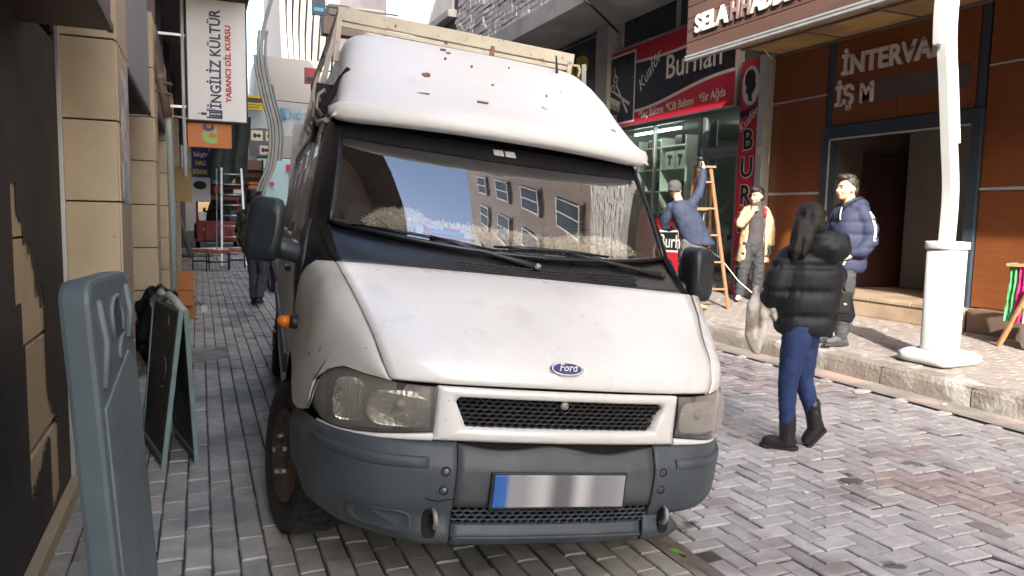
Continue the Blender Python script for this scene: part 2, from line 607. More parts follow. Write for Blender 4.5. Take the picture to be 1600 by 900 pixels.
LB = thing('shop_building', 'left street building with beige stone pillars and black filmed shop window', 'building', (-.66, 4.27, .08))
part('wall', B(-12, -.668, 4.35, 34, .0, 4.4), M_dark, LB)
part('wall', B(-12, -.9, -2, 4.30, .0, 3.4), M_dark, LB)
part('upper_wall', B(-12, -.40, -2, 9.0, 3.3, 4.14), M_mauve, LB)
part('upper_floors', B(-12, -.38, -2, 8.99, 4.15, 8.5), M_mauve, LB)
part('upper_floors', B(-12, .95, -2, 8.99, 8.52, 17), M_mauve, LB)
part('balcony_slab', B(-.66, .62, 9.0, 34, 4.12, 4.42), M_plum, LB, label='plum painted slab jutting over the pavement')
part('upper_floors', B(-12, -.30, 9.0, 34, 4.42, 8.5), M_plum, LB)
part('upper_floors', B(-12, .62, 9.0, 34, 8.52, 16), M_plum, LB)
for k in range(5):
    for zf in (9.2, 12.2):
        y0 = -1.3 + k * 2.1
        wd = part('window', B(-.0 + .93, .965, y0, y0 + 1.2, zf, zf + 1.5), M_white, LB, 0.01)
        part('pane', B(.96, .972, y0 + .07, y0 + 1.13, zf + .07, zf + 1.43), M_winrec, wd)
# pillars clad in stone tiles
joints = [.08, .34, .742, 1.144, 1.545, 1.95, 2.35, 2.8, 3.3]
for py, pl in ((4.27, .64), (7.7, .62), (10.3, .6), (13.2, .6), (16.4, .6)):
    part('pillar_core', B(-.68, -.40, py + .03, py + pl - .03, .02, 3.3 if py < 9 else 4.1), M_dark, LB)
    for a, b in zip(joints[:-1], joints[1:]):
        part('cladding_tile', B(-.655, -.378, py, py + .028, a + .004, b - .004), M_tile, LB, 0.004)
        part('cladding_tile', B(-.398, -.37, py + .032, py + pl, a + .004, b - .004), M_tile, LB, 0.004)
# torn posters on the street face of the nearest pillar
M_post = mat('torn_poster', (0.62, 0.58, 0.57), 0.8, var=0.2, scale=14, col2=(0.30, 0.42, 0.55), c2scale=5, c2lo=.5, c2hi=.54,
             spots=(9, .56, (.50, .30, .27)))
mb = MB()
r = random.Random(2)
pl_, pr_ = [], []
n = 26
for k in range(n + 1):
    z = 1.54 + .70 * k / n
    pl_.append((4.40 + r.uniform(-.05, .03) + .1 * (k / n), z)); pr_.append((4.82 + r.uniform(-.05, .04), z))
mb.prism(pl_ + pr_[::-1], lambda u, v, d_: (d_, u, v), -.3695, -.3665)
part('poster_remnant', mb, M_post, LB, label='torn white and blue poster scraps')

# near shop window with peeling black film
part('window_sill', B(-.70, -.585, -1.5, 4.26, .02, .15), M_tile, LB, 0.006)
part('window_pane', B(-.655, -.645, -1.5, 2.88, .15, 2.3), M_glass, LB)
part('window_trim', B(-.632, -.612, 4.226, 4.262, .15, 2.45), M_alu, LB, .002)
def hole(y):
    r = random.Random(int(y * 90)); j = r.uniform(-.03, .03)
    if y < 3.18 or y > 3.93: return None
    t = (y - 3.18) / .75
    lo = (.98 if t < .16 else .32 + .25 * t + j) if t < .72 else .18 + j * .5
    hi = 1.55 - .5 * t + (j * 2 if t > .2 else 0)
    if t < .12: hi = 1.6; lo = 1.15
    if t > .5: hi = 1.15 - .15 * (t - .5) + j * 2
    if t > .72: hi = .75 - 1.0 * (t - .72) + j * 2
    if hi - lo < .02: return None
    return lo, hi
mb = MB()
y = -1.5
while y < 4.22:
    st = .016 if 3.1 < y < 4.0 else .1
    h = hole(y)
    y1 = min(y + st, 4.222)
    if h is None:
        mb.box(-.632, -.629, y, y1, .15, 2.3)
    else:
        mb.box(-.632, -.629, y, y1, .15, h[0]); mb.box(-.632, -.629, y, y1, h[1], 2.3)
    y = y1
part('window_film', mb, M_film, LB, label='black window film torn open in a jagged gap')
for k, a in enumerate((.1, .55, .98, 1.4, 1.82)):
    part('cladding_tile', B(-.70, -.637, 2.9, 4.2, a, a + .411), M_tile, LB, 0.003)

def signbox(name, x0, x1, y0, y1, z0, z1, m, label, m2=None):
    t = thing(name, label, 'sign', ((x0 + x1) / 2, (y0 + y1) / 2, z0))
    part('box', B(x0, x1, y0, y1, z0, z1), m, t, .008)
    part('face_panel', B(x1 - .002, x1 + .012, y0 + .03, y1 - .03, z0 + .04, z1 - .04), m2 or m, t, .003)
    part('edge_trim', MB().box(x1 - .004, x1 + .018, y0, y1, z0 - .006, z0 + .028), M_black, t, .002)
    return t
signbox('shop_sign_box', -.66, -.33, -1.5, 3.52, 2.235, 3.2, M_plum, 'dark plum sign box over the filmed shop window')
signbox('shop_sign_box', -.68, -.385, 4.93, 7.1, 2.30, 3.25, M_dark, 'grey faced sign box between the first two stone pillars', M_gpanel)
signbox('shop_sign_box', -.68, -.385, 8.35, 10.28, 2.45, 3.4, M_dark, 'dark sign box between the second and third stone pillars', M_plum)

# low building further back along the left side (seen only in reflections, shades the road)
LB2 = thing('low_shop_building', 'low rendered building standing further back on the left side', 'building', (-.4, -12, 0))
part('wall', B(-12, -.42, -40, -2.02, 0, 8.55), M_render, LB2)

# drain pipe hanging over the pillars
M_brownpipe = mat('brown_pipe', (0.13, 0.085, 0.065), 0.55, var=0.3, scale=6, spots=(9, .6, (.25, .2, .17)))
M_gpipe = mat('grey_pipe', (0.30, 0.35, 0.33), 0.5, var=0.12, scale=5)
dp = thing('drain_pipe', 'brown drain pipe with clamps running down beside the stone pillars', 'pipe', (-.3, 8.1, 1.6))
part('upper_pipe', MB().tube([(-.50, 8.0, 3.7), (-.42, 8.0, 3.2), (-.30, 8.02, 2.6), (-.27, 8.05, 2.4)], .042, 14), M_brownpipe, dp)
part('lower_pipe', MB().tube([(-.27, 8.05, 2.42), (-.262, 8.06, 2.2), (-.25, 8.1, 1.4), (-.255, 8.1, .08)], .03, 12), M_gpipe, dp)
for z in (2.72, 2.62):
    part('clamp', MB().tube([(-.46, 8.03, z + .03), (-.22, 7.97, z - .02)], .013, 8), M_brownpipe, dp)
part('bracket', MB().bar((-.30, 8.06, 2.42), (-.12, 9.9, 2.60), .015, .015), M_alu, dp)

# leaning pole far down the pavement
single('leaning_pole', MB().tube([(-.78, 20.9, 2.4), (-.62, 22, 1.55), (-.24, 23.2, .1)], .075, 12), M_gpipe,
       'grey pole leaning from the wall onto the pavement', 'pole', (-.24, 23.2, .09))

# projecting plywood board
tb = thing('projecting_board', 'plain tan board projecting from the wall beside the grey pipe', 'sign', (-.3, 11, 1.6))
M_tan = mat('tan_board', (0.30, 0.215, 0.095), 0.6, var=0.1, scale=3, bump=.05, spots=(14, .68, (.2, .14, .06)))
part('panel', B(-.455, -.10, 10.98, 11.02, 1.60, 2.06), M_tan, tb, .006)
part('bracket', MB().bar((-.66, 11, 1.95), (-.45, 11, 1.95), .02, .02).bar((-.66, 11, 1.7), (-.45, 11, 1.7), .02, .02), M_black, tb)

# white language-course sign, its orange lower sign
M_signw = mat('sign_white', (0.80, 0.80, 0.81), 0.4, var=0.05, scale=1.5)
M_navy = mat('letter_navy', (0.045, 0.035, 0.13), 0.5, var=0.05)
M_redl = mat('letter_red', (0.50, 0.02, 0.035), 0.5, var=0.05)
M_orange = mat('sign_orange', (0.62, 0.185, 0.045), 0.5, var=0.06, scale=2)
M_green = mat('letter_green', (0.33, 0.50, 0.13), 0.5, var=0.06)
sg = thing('language_school_sign', 'tall white projecting sign with rotated navy and red lettering', 'sign', (.23, 10.0, 2.59))
part('frame', B(-.125, .58, 9.97, 10.09, 2.58, 4.06), M_black, sg, .006)
fp = part('face_panel', B(-.105, .56, 9.962, 9.975, 2.60, 4.04), M_signw, sg, .003)
part('pole', MB().tube([(-.155, 10.04, 1.9), (-.155, 10.04, 4.12)], .022, 10), M_white, sg)
part('bracket', MB().bar((-.66, 10.04, 3.6), (-.12, 10.04, 3.6), .03, .03).bar((-.66, 10.04, 2.75), (-.12, 10.04, 2.75), .03, .03), M_alu, sg)
text('İNGİLİZ KÜLTÜR', .172, .002, M_navy, sg, (.268, 9.959, 2.745), (0, 0, 1), (-1, 0, 0), bold=.004, fit=1.18)
text('YABANCI DİL KURSU', .088, .002, M_redl, sg, (.385, 9.959, 2.83), (0, 0, 1), (-1, 0, 0), bold=.003, fit=.93)
mb = MB()   # clock-tower emblem at the foot of the lettering, drawn upright-sideways like the words
for a, b, c, d_ in ((.10, .28, 2.625, 2.645), (.10, .28, 2.712, 2.728), (.13, .28, 2.65, 2.668), (.13, .28, 2.69, 2.706), (.13, .145, 2.645, 2.715),
                    (.265, .28, 2.645, 2.715), (.04, .10, 2.66, 2.69), (.0, .06, 2.672, 2.679), (.10, .20, 2.735, 2.742)):
    mb.box(a, b, 9.957, 9.961, c, d_)
for k in range(5):
    mb.box(.16 + k * .022, .168 + k * .022, 9.957, 9.961, 2.625, 2.728)
part('emblem', mb, M_navy, sg)
orr = thing('orange_sign', 'orange sign with a green letter hanging under the white sign', 'sign', (.13, 10.1, 2.28))
part('panel', B(-.12, .385, 10.05, 10.12, 2.275, 2.575), M_orange, orr, .004)
text('c', .36, .003, M_green, orr, (.13, 10.048, 2.345), (1, 0, 0), (0, 0, 1), bold=.02, align='CENTER')
mb = MB()
mb.prism([(.06, 2.56), (.055, 2.51), (.075, 2.482), (.12, 2.472), (.165, 2.482), (.185, 2.51), (.18, 2.56), (.145, 2.56), (.145, 2.52), (.10, 2.52), (.10, 2.56)], lambda u, v, d_: (u, d_, v), 10.044, 10.05)
part('emblem', mb, mat('letter_purple', (.12, .03, .16), .5), orr)

# tall plastic board near the camera
M_plas = mat('blue_grey_plastic', (0.11, 0.145, 0.16), 0.45, var=0.1, scale=6, bump=.04, bscale=25, spots=(5, .68, (.12, .15, .16)))
M_plas2 = mat('blue_grey_plastic_light', (0.15, 0.185, 0.195), 0.45, var=0.1, scale=6, bump=.04, bscale=25)
pb = thing('plastic_barrier_board', 'tall blue-grey plastic board with a handle hole beside the shop window', 'barrier', (-.36, 2.75, .08))
# local frame: u along the board's width (mostly +Y), v up, w out of the main face (+X)
Mb = Matrix.Translation((.065, -.18, 0)) @ Matrix.Rotation(rad(-8), 4, 'Z') @ Matrix.Rotation(rad(-3.6), 4, 'Y')
def rr(w_, h_, r_, n=6, taper=0.0):
    pts = []
    for cx, cy, a0 in ((w_ - r_, h_ - r_, 0), (r_, h_ - r_, 90)):
        for k in range(n + 1):
            a = rad(a0 + 90 * k / n)
            pts.append((cx + r_ * math.cos(a), cy + r_ * math.sin(a)))
    return [(w_, 0)] + pts + [(0, 0)]
mb = MB()
mb.prism(rr(.50, 1.21, .07), lambda u, v, d_: Mb @ Vector((d_, u, v)), -.04, .05)
part('shell', mb, M_plas, pb, 0.016, world=False)
mb = MB()
mb.prism([(.03, .03), (.47, .03), (.47, .86), (.38, .93), (.03, .80)], lambda u, v, d_: Mb @ Vector((d_, u, v)), .048, .058)
part('face_panel', mb, M_plas2, pb, .006, world=False)
for u0, u1, za, zb in ((.07, .10, .86, 1.14), (.42, .44, .97, 1.16)):
    mb = MB()
    mb.tube([Mb @ Vector((.050, u0 + .01, zb)), Mb @ Vector((.056, u1 + .01, (za + zb) / 2)), Mb @ Vector((.050, u0 - .01, za))], .012, 10)
    part('rib', mb, M_plas2, pb, world=False)
mb = MB()
hl = [(.22, .99), (.34, 1.01), (.35, 1.06), (.335, 1.11), (.30, 1.135), (.25, 1.13), (.215, 1.10), (.21, 1.05)]
mb.prism(hl, lambda u, v, d_: Mb @ Vector((d_, u, v)), .046, .0525)
part('handle_hole_shade', mb, mat('plastic_recess_shade', (.05, .07, .08), .5), pb, world=False)  # darker patch on the face paints in the shade of the handle opening
part('handle_rim', MB().tube([Mb @ Vector((.054, u, v)) for u, v in hl[1:] + hl[:1]], .008, 8), M_plas2, pb, world=False)
part('handle_latch', MB().tube([Mb @ Vector((.056, u, v)) for u, v in ((.345, 1.0), (.29, .985), (.26, .96), (.255, .93), (.275, .915))], .007, 8), M_plas2, pb, world=False)

# folding chalkboard
M_slate = mat('chalkboard', (0.022, 0.026, 0.027), 0.5, var=0.5, scale=6, spots=(16, .66, (.12, .12, .12)))
M_frame = mat('grey_green_frame', (0.17, 0.24, 0.24), 0.5, var=0.15, scale=10)
ab = thing('folding_chalkboard', 'folding black chalkboard with grey-green edge frames on the pavement', 'chalkboard', (-.19, 4.65, .08))
top = [Vector((-.255, 4.86, .985)), Vector((-.105, 4.36, .965))]
for leg, (b0, b1) in enumerate((((-.345, 4.98, .085), (-.215, 4.40, .085)), ((-.17, 5.03, .085), (-.045, 4.45, .085)))):
    b0, b1 = Vector(b0), Vector(b1)
    t0, t1 = top[0] + Vector((.012 * leg, 0, 0)), top[1] + Vector((.022 * leg, .01, 0))
    nrm = (b1 - b0).cross(t0 - b0).normalized() * .008
    pn = MB().add([b0 + nrm, b1 + nrm, t1 + nrm, t0 + nrm, b0 - nrm, b1 - nrm, t1 - nrm, t0 - nrm],
                  [(0, 1, 2, 3), (7, 6, 5, 4), (0, 4, 5, 1), (1, 5, 6, 2), (2, 6, 7, 3), (3, 7, 4, 0)])
    pnl = part('board', pn, M_slate, ab)
    for p, q in ((b1 + (b1 - t1) * .02, t1), (b0, t0), (t0, t1), (b0 + (t0 - b0) * .06, b1 + (t1 - b1) * .06)):
        part('frame_rail', MB().bar(p, q, .026, .026, up=nrm), M_frame, ab, .004)
M_clip = mat('pale_clip', (0.33, 0.34, 0.31), 0.6, var=.2, scale=20)
part('hinge_clip', MB().tube([(-.20, 4.62, 1.0), (-.17, 4.55, 1.035), (-.13, 4.42, 1.01), (-.10, 4.37, .975), (-.075, 4.38, .955)], [.016, .02, .022, .02, .012], 8), M_clip, ab)
part('hinge_clip', MB().tube([(-.24, 4.80, 1.0), (-.22, 4.74, 1.03), (-.19, 4.66, 1.02)], [.012, .02, .012], 8), M_clip, ab)

# faint chalk strokes on the board
M_chalk = mat('chalk', (.075, .075, .073), .95, var=.4, scale=40)
bdir = (Vector((-.215, 4.40, .085)) - Vector((-.345, 4.98, .085)))
bup = Vector((-.255, 4.86, .985)) - Vector((-.345, 4.98, .085))
bn_ = bdir.cross(bup).normalized()
if bn_.x > 0: bn_ = -bn_
def bpt(u, v): return Vector((-.345, 4.98, .085)) + bdir * u + bup * v - bn_ * .0095
for k, st_ in enumerate(([(.45, .62), (.55, .66), (.66, .64), (.70, .58), (.62, .52), (.5, .54)], [(.35, .50), (.48, .46), (.62, .47)], [(.55, .60), (.60, .585), (.65, .60)], [(.15, .14), (.35, .10), (.55, .07)], [(.62, .93), (.64, .87)])):
    part('chalk_stroke', MB().tube([bpt(u, v) for u, v in st_], .004, 5), M_chalk, ab)

# black refuse bag and cardboard box
M_bag = mat('black_plastic_bag', (0.014, 0.014, 0.015), 0.28, var=0.3, bump=.5, bscale=9)
def lump(name, c, r, amp, frq, m, label, cat, seed, sub=4, loc=None, group=None):
    bm = bmesh.new()
    bmesh.ops.create_icosphere(bm, subdivisions=sub, radius=1)
    for v in bm.verts:
        p = v.co.copy()
        k = 1 + amp * noise.noise(p * frq + Vector((seed, 0, 0))) + amp * .5 * abs(noise.noise(p * frq * 3 + Vector((seed, 3, 0))))
        q = Vector((p.x * r[0], p.y * r[1], p.z * r[2])) * k
        q.z = max(q.z, -c[2] + .002)
        v.co = q
    me = bpy.data.meshes.new(name); bm.to_mesh(me); bm.free()
    for p in me.polygons: p.use_smooth = True
    o = link(name, me, m); o.location = Vector(loc or (0, 0, 0)) + Vector(c)
    return tag(o, label, cat, group)
lump('refuse_bag', (0, 0, .34), (.20, .22, .36), .40, 2.2, M_bag, 'shiny black refuse bag slumped against the second stone pillar', 'bag', 3, loc=(-.36, 7.3, .08))
M_card = mat('cardboard', (0.40, 0.155, 0.045), 0.8, var=0.1, scale=4, bump=.05)
cb = thing('cardboard_box', 'open orange-brown cardboard box behind the refuse bag', 'box', (-.3, 10.55, .08))
part('side', B(-.50, -.095, 10.44, 10.452, .085, .44), M_card, cb)
part('side', B(-.50, -.49, 10.455, 10.8, .085, .44), M_card, cb)
part('side', B(-.105, -.095, 10.455, 10.8, .085, .44), M_card, cb)
part('side', B(-.50, -.095, 10.80, 10.812, .085, .44), M_card, cb)
part('flap', MB().add([(-.50, 10.812, .442), (-.095, 10.812, .442), (-.085, 10.86, .68), (-.50, 10.86, .68), (-.50, 10.825, .442), (-.095, 10.825, .442), (-.085, 10.873, .68), (-.50, 10.873, .68)],
                      [(0, 1, 2, 3), (7, 6, 5, 4), (0, 4, 5, 1), (1, 5, 6, 2), (2, 6, 7, 3), (3, 7, 4, 0)]), M_card, cb)
part('flap', MB().add([(-.49, 10.44, .44), (-.1, 10.44, .44), (-.1, 10.38, .27), (-.49, 10.38, .27), (-.49, 10.43, .44), (-.1, 10.43, .44), (-.1, 10.37, .27), (-.49, 10.37, .27)],
                      [(0, 1, 2, 3), (7, 6, 5, 4), (0, 4, 5, 1), (1, 5, 6, 2), (2, 6, 7, 3), (3, 7, 4, 0)]), M_card, cb)
tgx = thing('price_tag', 'small white tag on a wire standing by the cardboard box', 'tag', (.02, 10.0, .08))
part('wire', MB().tube([(-.10, 10.44, .40), (-.04, 10.2, .33), (.0, 10.0, .30)], .004, 6), M_black, tgx)
mb = MB(); mb.prism([(-.03, .22), (.0, .195), (.045, .215), (.05, .27), (.012, .305), (-.03, .28)], lambda u, v, d_: (u + .02, 10.0 + d_, v + .02), -.004, .004)
part('tag', mb, M_paper, tgx)
# ================================================================== far end of the street
M_farw = mat('far_white', (0.34, 0.33, 0.31), 0.8, var=0.06, scale=.4)
M_cream = mat('far_cream', (0.52, 0.45, 0.38), 0.8, var=0.1, scale=.4)
M_fpane = mat('far_pane', (0.05, 0.06, 0.07), 0.2, var=.3)
M_cyan = mat('pale_cyan', (0.48, 0.70, 0.72), 0.7, var=.05)
M_brick = mat('far_brown', (0.22, 0.12, 0.09), 0.8, var=.2, scale=.8)
def house(name, label, x0, x1, y0, y1, h, m, face, wins, group=None):
    """face: list of ('Y', plane) or ('X', plane) to hang windows on"""
    t = thing(name, label, 'building', ((x0 + x1) / 2, y0, 0), group=group)
    part('wall', B(x0, x1, y0, y1, 0, h), m, t)
    part('roof_edge', B(x0 - .15, x1 + .15, y0 - .15, y1 + .15, h, h + .35), M_farw, t)
    for (fx, pl, a0, a1, na, z0, z1, nz_) in wins:
        for i in range(na):
            for j in range(nz_):
                da, dz = (a1 - a0) / na, (z1 - z0) / nz_
                a, z = a0 + da * (i + .22), z0 + dz * (j + .25)
                if fx == 'Y':
                    q = B(a, a + da * .56, pl - .06, pl + .02, z, z + dz * .55); q2 = B(a + .08, a + da * .56 - .08, pl - .075, pl - .05, z + .08, z + dz * .55 - .08)
                else:
                    q = B(pl - .06, pl + .02, a, a + da * .56, z, z + dz * .55); q2 = B(pl - .075, pl - .05, a + .08, a + da * .56 - .08, z + .08, z + dz * .55 - .08)
                wd = part('window', q, M_farw, t)
                part('pane', q2, M_fpane, wd)
    return t
house('apartment_building', 'pale far building closing the end of the street', -6, 2.2, 52, 62, 9, M_cream, None, [('Y', 52, -2, 2.2, 4, 3.2, 9, 2)])
h = house('market_building', 'cream shop building beside the far end of the pavement', -9, -.9, 34.2, 51, 9.5, M_cream, None, [])
part('shop_front', B(-.9, -.82, 35, 50, .1, 2.6), M_brick, h)
# white building with twisted vertical fins
wb = thing('finned_building', 'tall white building with wavy vertical fins beyond the van', 'building', (7.5, 46, 0))
M_fin = mat('fin_cream', (0.25, 0.235, 0.215), 0.8, var=0.1, scale=.6)
part('wall', B(4.7, 16, 46.6, 60, 6.5, 24), mat('fin_wall', (.09, .08, .072), .8, var=.1), wb)
part('base_wall', B(6.2, 16, 46.8, 60, 0, 6.5), M_farw, wb)
r = random.Random(5)
for k in range(13):
    x = 4.75 + k * .36
    rows = []
    for i in range(15):
        z = 7 + 17 * i / 14
        o_ = .10 * math.sin(i * .9 + k * .55)
        rows.append([(x - .16 + o_ * .6, 46.6, z), (x - .13 + o_, 46.05 + .12 * math.sin(i + k), z), (x + .13 + o_, 46.05 + .12 * math.sin(i + k), z), (x + .17 + o_ * .6, 46.6, z)])
    part('fin', MB().loft(rows, True, True, smooth=False), M_fin, wb)
for k in range(9):
    part('window_slot', B(4.9 + (k % 5) * .95 + .1, 5.05 + (k % 5) * .95 + .1, 46.3, 46.62, 8.5 + (k // 5) * 6 + (k % 3) * 1.2, 10.6 + (k // 5) * 6 + (k % 3) * 1.2), M_dark, wb)
# pale building with the cyan ground floor and a dark panel of shop emblems
cy = thing('cyan_shop_building', 'white building with pale cyan shop front and dark emblem panel', 'building', (4.2, 40, 0))
part('wall', B(2.75, 6.1, 40, 50, 4.2, 9.2), M_farw, cy)
part('shop_front', B(2.75, 6.1, 40, 50, 0, 4.15), M_cyan, cy)
pn = part('emblem_panel', B(2.35, 3.7, 39.86, 39.94, 4.2, 6.45), mat('panel_charcoal', (.10, .10, .11), .6), cy)
M_em = mat('emblem_cream', (.62, .55, .42), .6, var=.1)
for (x, z, wd, hh) in ((2.45, 5.7, .55, .55), (2.45, 4.98, .55, .5), (3.15, 5.7, .5, .55), (2.85, 4.3, .5, .45), (3.15, 4.98, .5, .5)):
    part('emblem_plate', B(x, x + wd, 39.83, 39.86, z, z + hh), M_em, cy)
    part('emblem', MB().ell((x + wd * .32, 39.83, z + hh * .5), (.09, .02, .12)).ell((x + wd * .66, 39.83, z + hh * .5), (.1, .02, .09)), M_black, cy)
for (x, z, s_) in ((4.10, 3.49, .42), (3.3, 2.75, .22)):
    sgn = thing('pink_sign', 'small pink square sign on the cyan shop building' if s_ > .3 else 'tiny red sign low on the cyan shop front', 'sign', (x, 39.8, z))
    part('panel', B(x, x + s_, 39.72, 39.80, z, z + s_ * .85), mat('sign_pink', (.55, .03, .13), .5), sgn, .01)
    part('bracket', B(x + s_ * .4, x + s_ * .5, 39.8, 40.02, z + .1, z + .2), M_alu, sgn)

# banner strung across the street
bn = thing('street_banner', 'blue and white cloth banner strung across the street', 'banner', (2.8, 30, 4.5))
M_banner = mat('banner_cloth', (.50, .58, .62), .8, var=.1, scale=2, col2=(.14, .19, .23), c2scale=1.3, c2lo=.5, c2hi=.62)
rows = []
for i in range(25):
    t = i / 24
    x = 1.2 + 4.6 * t
    sag = -.25 * math.sin(math.pi * t) - .12 * t
    rows.append([(x, 30 + .07 * math.sin(i * 1.3 + k * .8), 5.72 + sag - .25 * k - .02 * math.sin(i * .8) * k) for k in range(5)])
mb = MB().loft(rows); n0 = len(mb.v)
mb.loft([[(p[0], p[1] + .01, p[2]) for p in rw] for rw in rows])
part('cloth', mb, M_banner, bn)
M_bblue = mat('banner_blue', (.05, .33, .52), .6)
text('A', .55, .004, M_bblue, bn, (2.75, 29.86, 5.02), (1, 0, -.06), (0.06, 0, 1), bold=.02)
text('NÇ TURİZM', .30, .004, M_bblue, bn, (3.22, 29.86, 5.05), (1, 0, -.06), (0.06, 0, 1), bold=.006)
part('rope', MB().tube([(-.3, 30, 5.95), (1.2, 30, 5.72), (5.8, 30, 5.6), (7.4, 30, 5.75)], .015, 6), M_black, bn)
yb = thing('yellow_banner', 'small yellow banner with a black band above the street banner', 'banner', (2.0, 29.4, 5.3))
part('cloth', B(1.68, 2.28, 29.4, 29.42, 5.2, 5.72), mat('banner_yellow', (.75, .55, .03), .7, var=.08), yb)
part('black_band', B(1.70, 2.26, 29.385, 29.40, 5.46, 5.62), M_black, yb)
part('ruled_line', B(1.72, 2.2, 29.385, 29.40, 5.36, 5.385), M_black, yb)
part('ruled_line', B(1.72, 2.1, 29.385, 29.40, 5.27, 5.295), M_black, yb)

# small signs of the shops at the end of the pavement
bk = thing('carpet_shop_sign', 'blue carpet shop sign with white and yellow words over a white panel', 'sign', (.05, 26, 1.9))
part('backing', B(-.28, .33, 26, 26.06, 1.75, 3.55), M_signw, bk)
part('panel', B(-.21, .31, 25.97, 26.0, 2.52, 3.47), mat('sign_blue', (.035, .035, .22), .5), bk)
M_yl = mat('letter_yellow', (.75, .62, .12), .5)
text('Bakgör', .2, .003, M_signw, bk, (.05, 25.96, 3.18), (1, 0, 0), (0, 0, 1), bold=.006, align='CENTER', fit=.42)
text('HALI', .2, .003, M_yl, bk, (.05, 25.96, 2.90), (1, 0, 0), (0, 0, 1), bold=.008, align='CENTER', fit=.3)
text('DÜNYASI', .2, .003, M_yl, bk, (.05, 25.96, 2.62), (1, 0, 0), (0, 0, 1), bold=.008, align='CENTER', fit=.46)
part('emblem', MB().ell((.02, 25.99, 2.27), (.2, .02, .13)), M_black, bk)
vs = thing('vertical_blue_sign', 'narrow light blue sign with stacked white letters', 'sign', (.5, 26.5, 2.4))
part('panel', B(.42, .66, 26.5, 26.56, 2.35, 3.6), mat('sign_lightblue', (.06, .32, .58), .5), vs)
for k, ch in enumerate('VAN'):
    text(ch, .26, .003, M_signw, vs, (.54, 26.49, 3.16 - k * .30), (1, 0, 0), (0, 0, 1), bold=.006, align='CENTER')
# green tarpaulin
M_tarp = mat('green_tarp', (.035, .05, .04), .75, var=.4, scale=3, bump=.3, bscale=6)
rows = []
for i in range(13):
    t = i / 12
    x = .25 + 1.15 * t
    rows.append([(x + .06 * math.sin(i * 1.7 + k), 23.6 + .12 * math.sin(i * 1.1 + k * .6), 4.15 - .42 * k - (.25 * abs(math.sin(t * 4)) * k / 4) + .1 * t) for k in range(5)])
mb = MB().loft(rows); mb.loft([[(p[0], p[1] + .02, p[2]) for p in rw] for rw in rows])
single('green_tarpaulin', mb, M_tarp, 'dark green tarpaulin hanging in folds under the orange sign', 'tarpaulin', (.8, 23.6, 2.4))

# red three-wheeled cargo vehicle facing the camera
rv = thing('red_cargo_tricycle', 'small red three-wheeled cargo vehicle with a round headlight', 'vehicle', (.55, 27, .08))
M_vred = mat('vehicle_red', (.24, .022, .022), .45, var=.2, scale=3, spots=(6, .66, (.14, .05, .04)))
x0, x1 = -.15, 1.25
mb = MB()
mb.box(x0 + .02, x1 - .02, 26.9, 28.2, .40, 1.12)
part('body', mb, M_vred, rv, .05)
part('apron', B(x0 + .28, x1 - .28, 26.78, 26.95, .45, 1.0), M_vred, rv, .04)
mb = MB()
for x in (x0 + .03, x1 - .09):
    mb.box(x, x + .06, 26.92, 27.0, 1.1, 1.85)
mb.box(x0, x1, 26.9, 28.2, 1.82, 1.92)
part('cab_frame', mb, M_vred, rv, .012)
part('windscreen', B(x0 + .1, x1 - .1, 26.94, 26.955, 1.12, 1.82), M_dglass, rv)
part('cab_back', B(x0 + .05, x1 - .05, 28.1, 28.2, 1.12, 1.82), M_dark, rv)
part('cargo_bed', B(x0 - .05, x1 + .05, 28.25, 29.9, .45, 1.0), M_vred, rv, .02)
hd = part('headlight', MB().lathe([(.11, 0), (.13, -.03), (.13, -.06), (.1, -.075)], (.86, 26.9, .86), 18, 'Y'), M_alu, rv)
part('lens', MB().lathe([(.10, -.078), (.085, -.095), (.02, -.10)], (.86, 26.9, .86), 18, 'Y'), M_signw, hd)
part('indicator', MB().lathe([(.05, -.005), (.05, -.03), (.02, -.035)], (.12, 26.9, .82), 12, 'Y'), M_signw, rv)
wl = part('wheel', MB().lathe([(.12, -.06), (.24, -.07), (.27, -.03), (.27, .03), (.24, .07), (.12, .06)], (.55, 26.95, .35), 20, 'X'), M_black, rv)
for x in (x0 + .06, x1 - .06):
    part('wheel', MB().lathe([(.12, -.06), (.24, -.07), (.27, -.03), (.27, .03), (.24, .07), (.12, .06)], (x, 29.2, .35), 20, 'X'), M_black, rv)
part('mudguard', B(.40, .70, 26.74, 27.2, .56, .63), M_black, rv, .02)

# aluminium ladder
ld = thing('aluminium_ladder', 'tall aluminium ladder standing beside the red vehicle', 'ladder', (.75, 20.5, .08))
for (xa, xb) in ((.50, .56), (1.10, 1.06)):
    part('rail', MB().bar((xa, 20.35, .08), (xb, 21.6, 2.62), .05, .03), M_alu, ld)
for k in range(9):
    t = (k + .6) / 9.2
    part('rung', MB().tube([(.50 + .06 * t, 20.35 + 1.25 * t, .08 + 2.54 * t), (1.10 - .04 * t, 20.35 + 1.25 * t, .08 + 2.54 * t)], .018, 8), M_alu, ld)
for x in (.42, 1.12):
    part('support_leg', MB().bar((x, 22.6, .08), (x * .9 + .06, 21.62, 2.6), .035, .025), M_alu, ld)

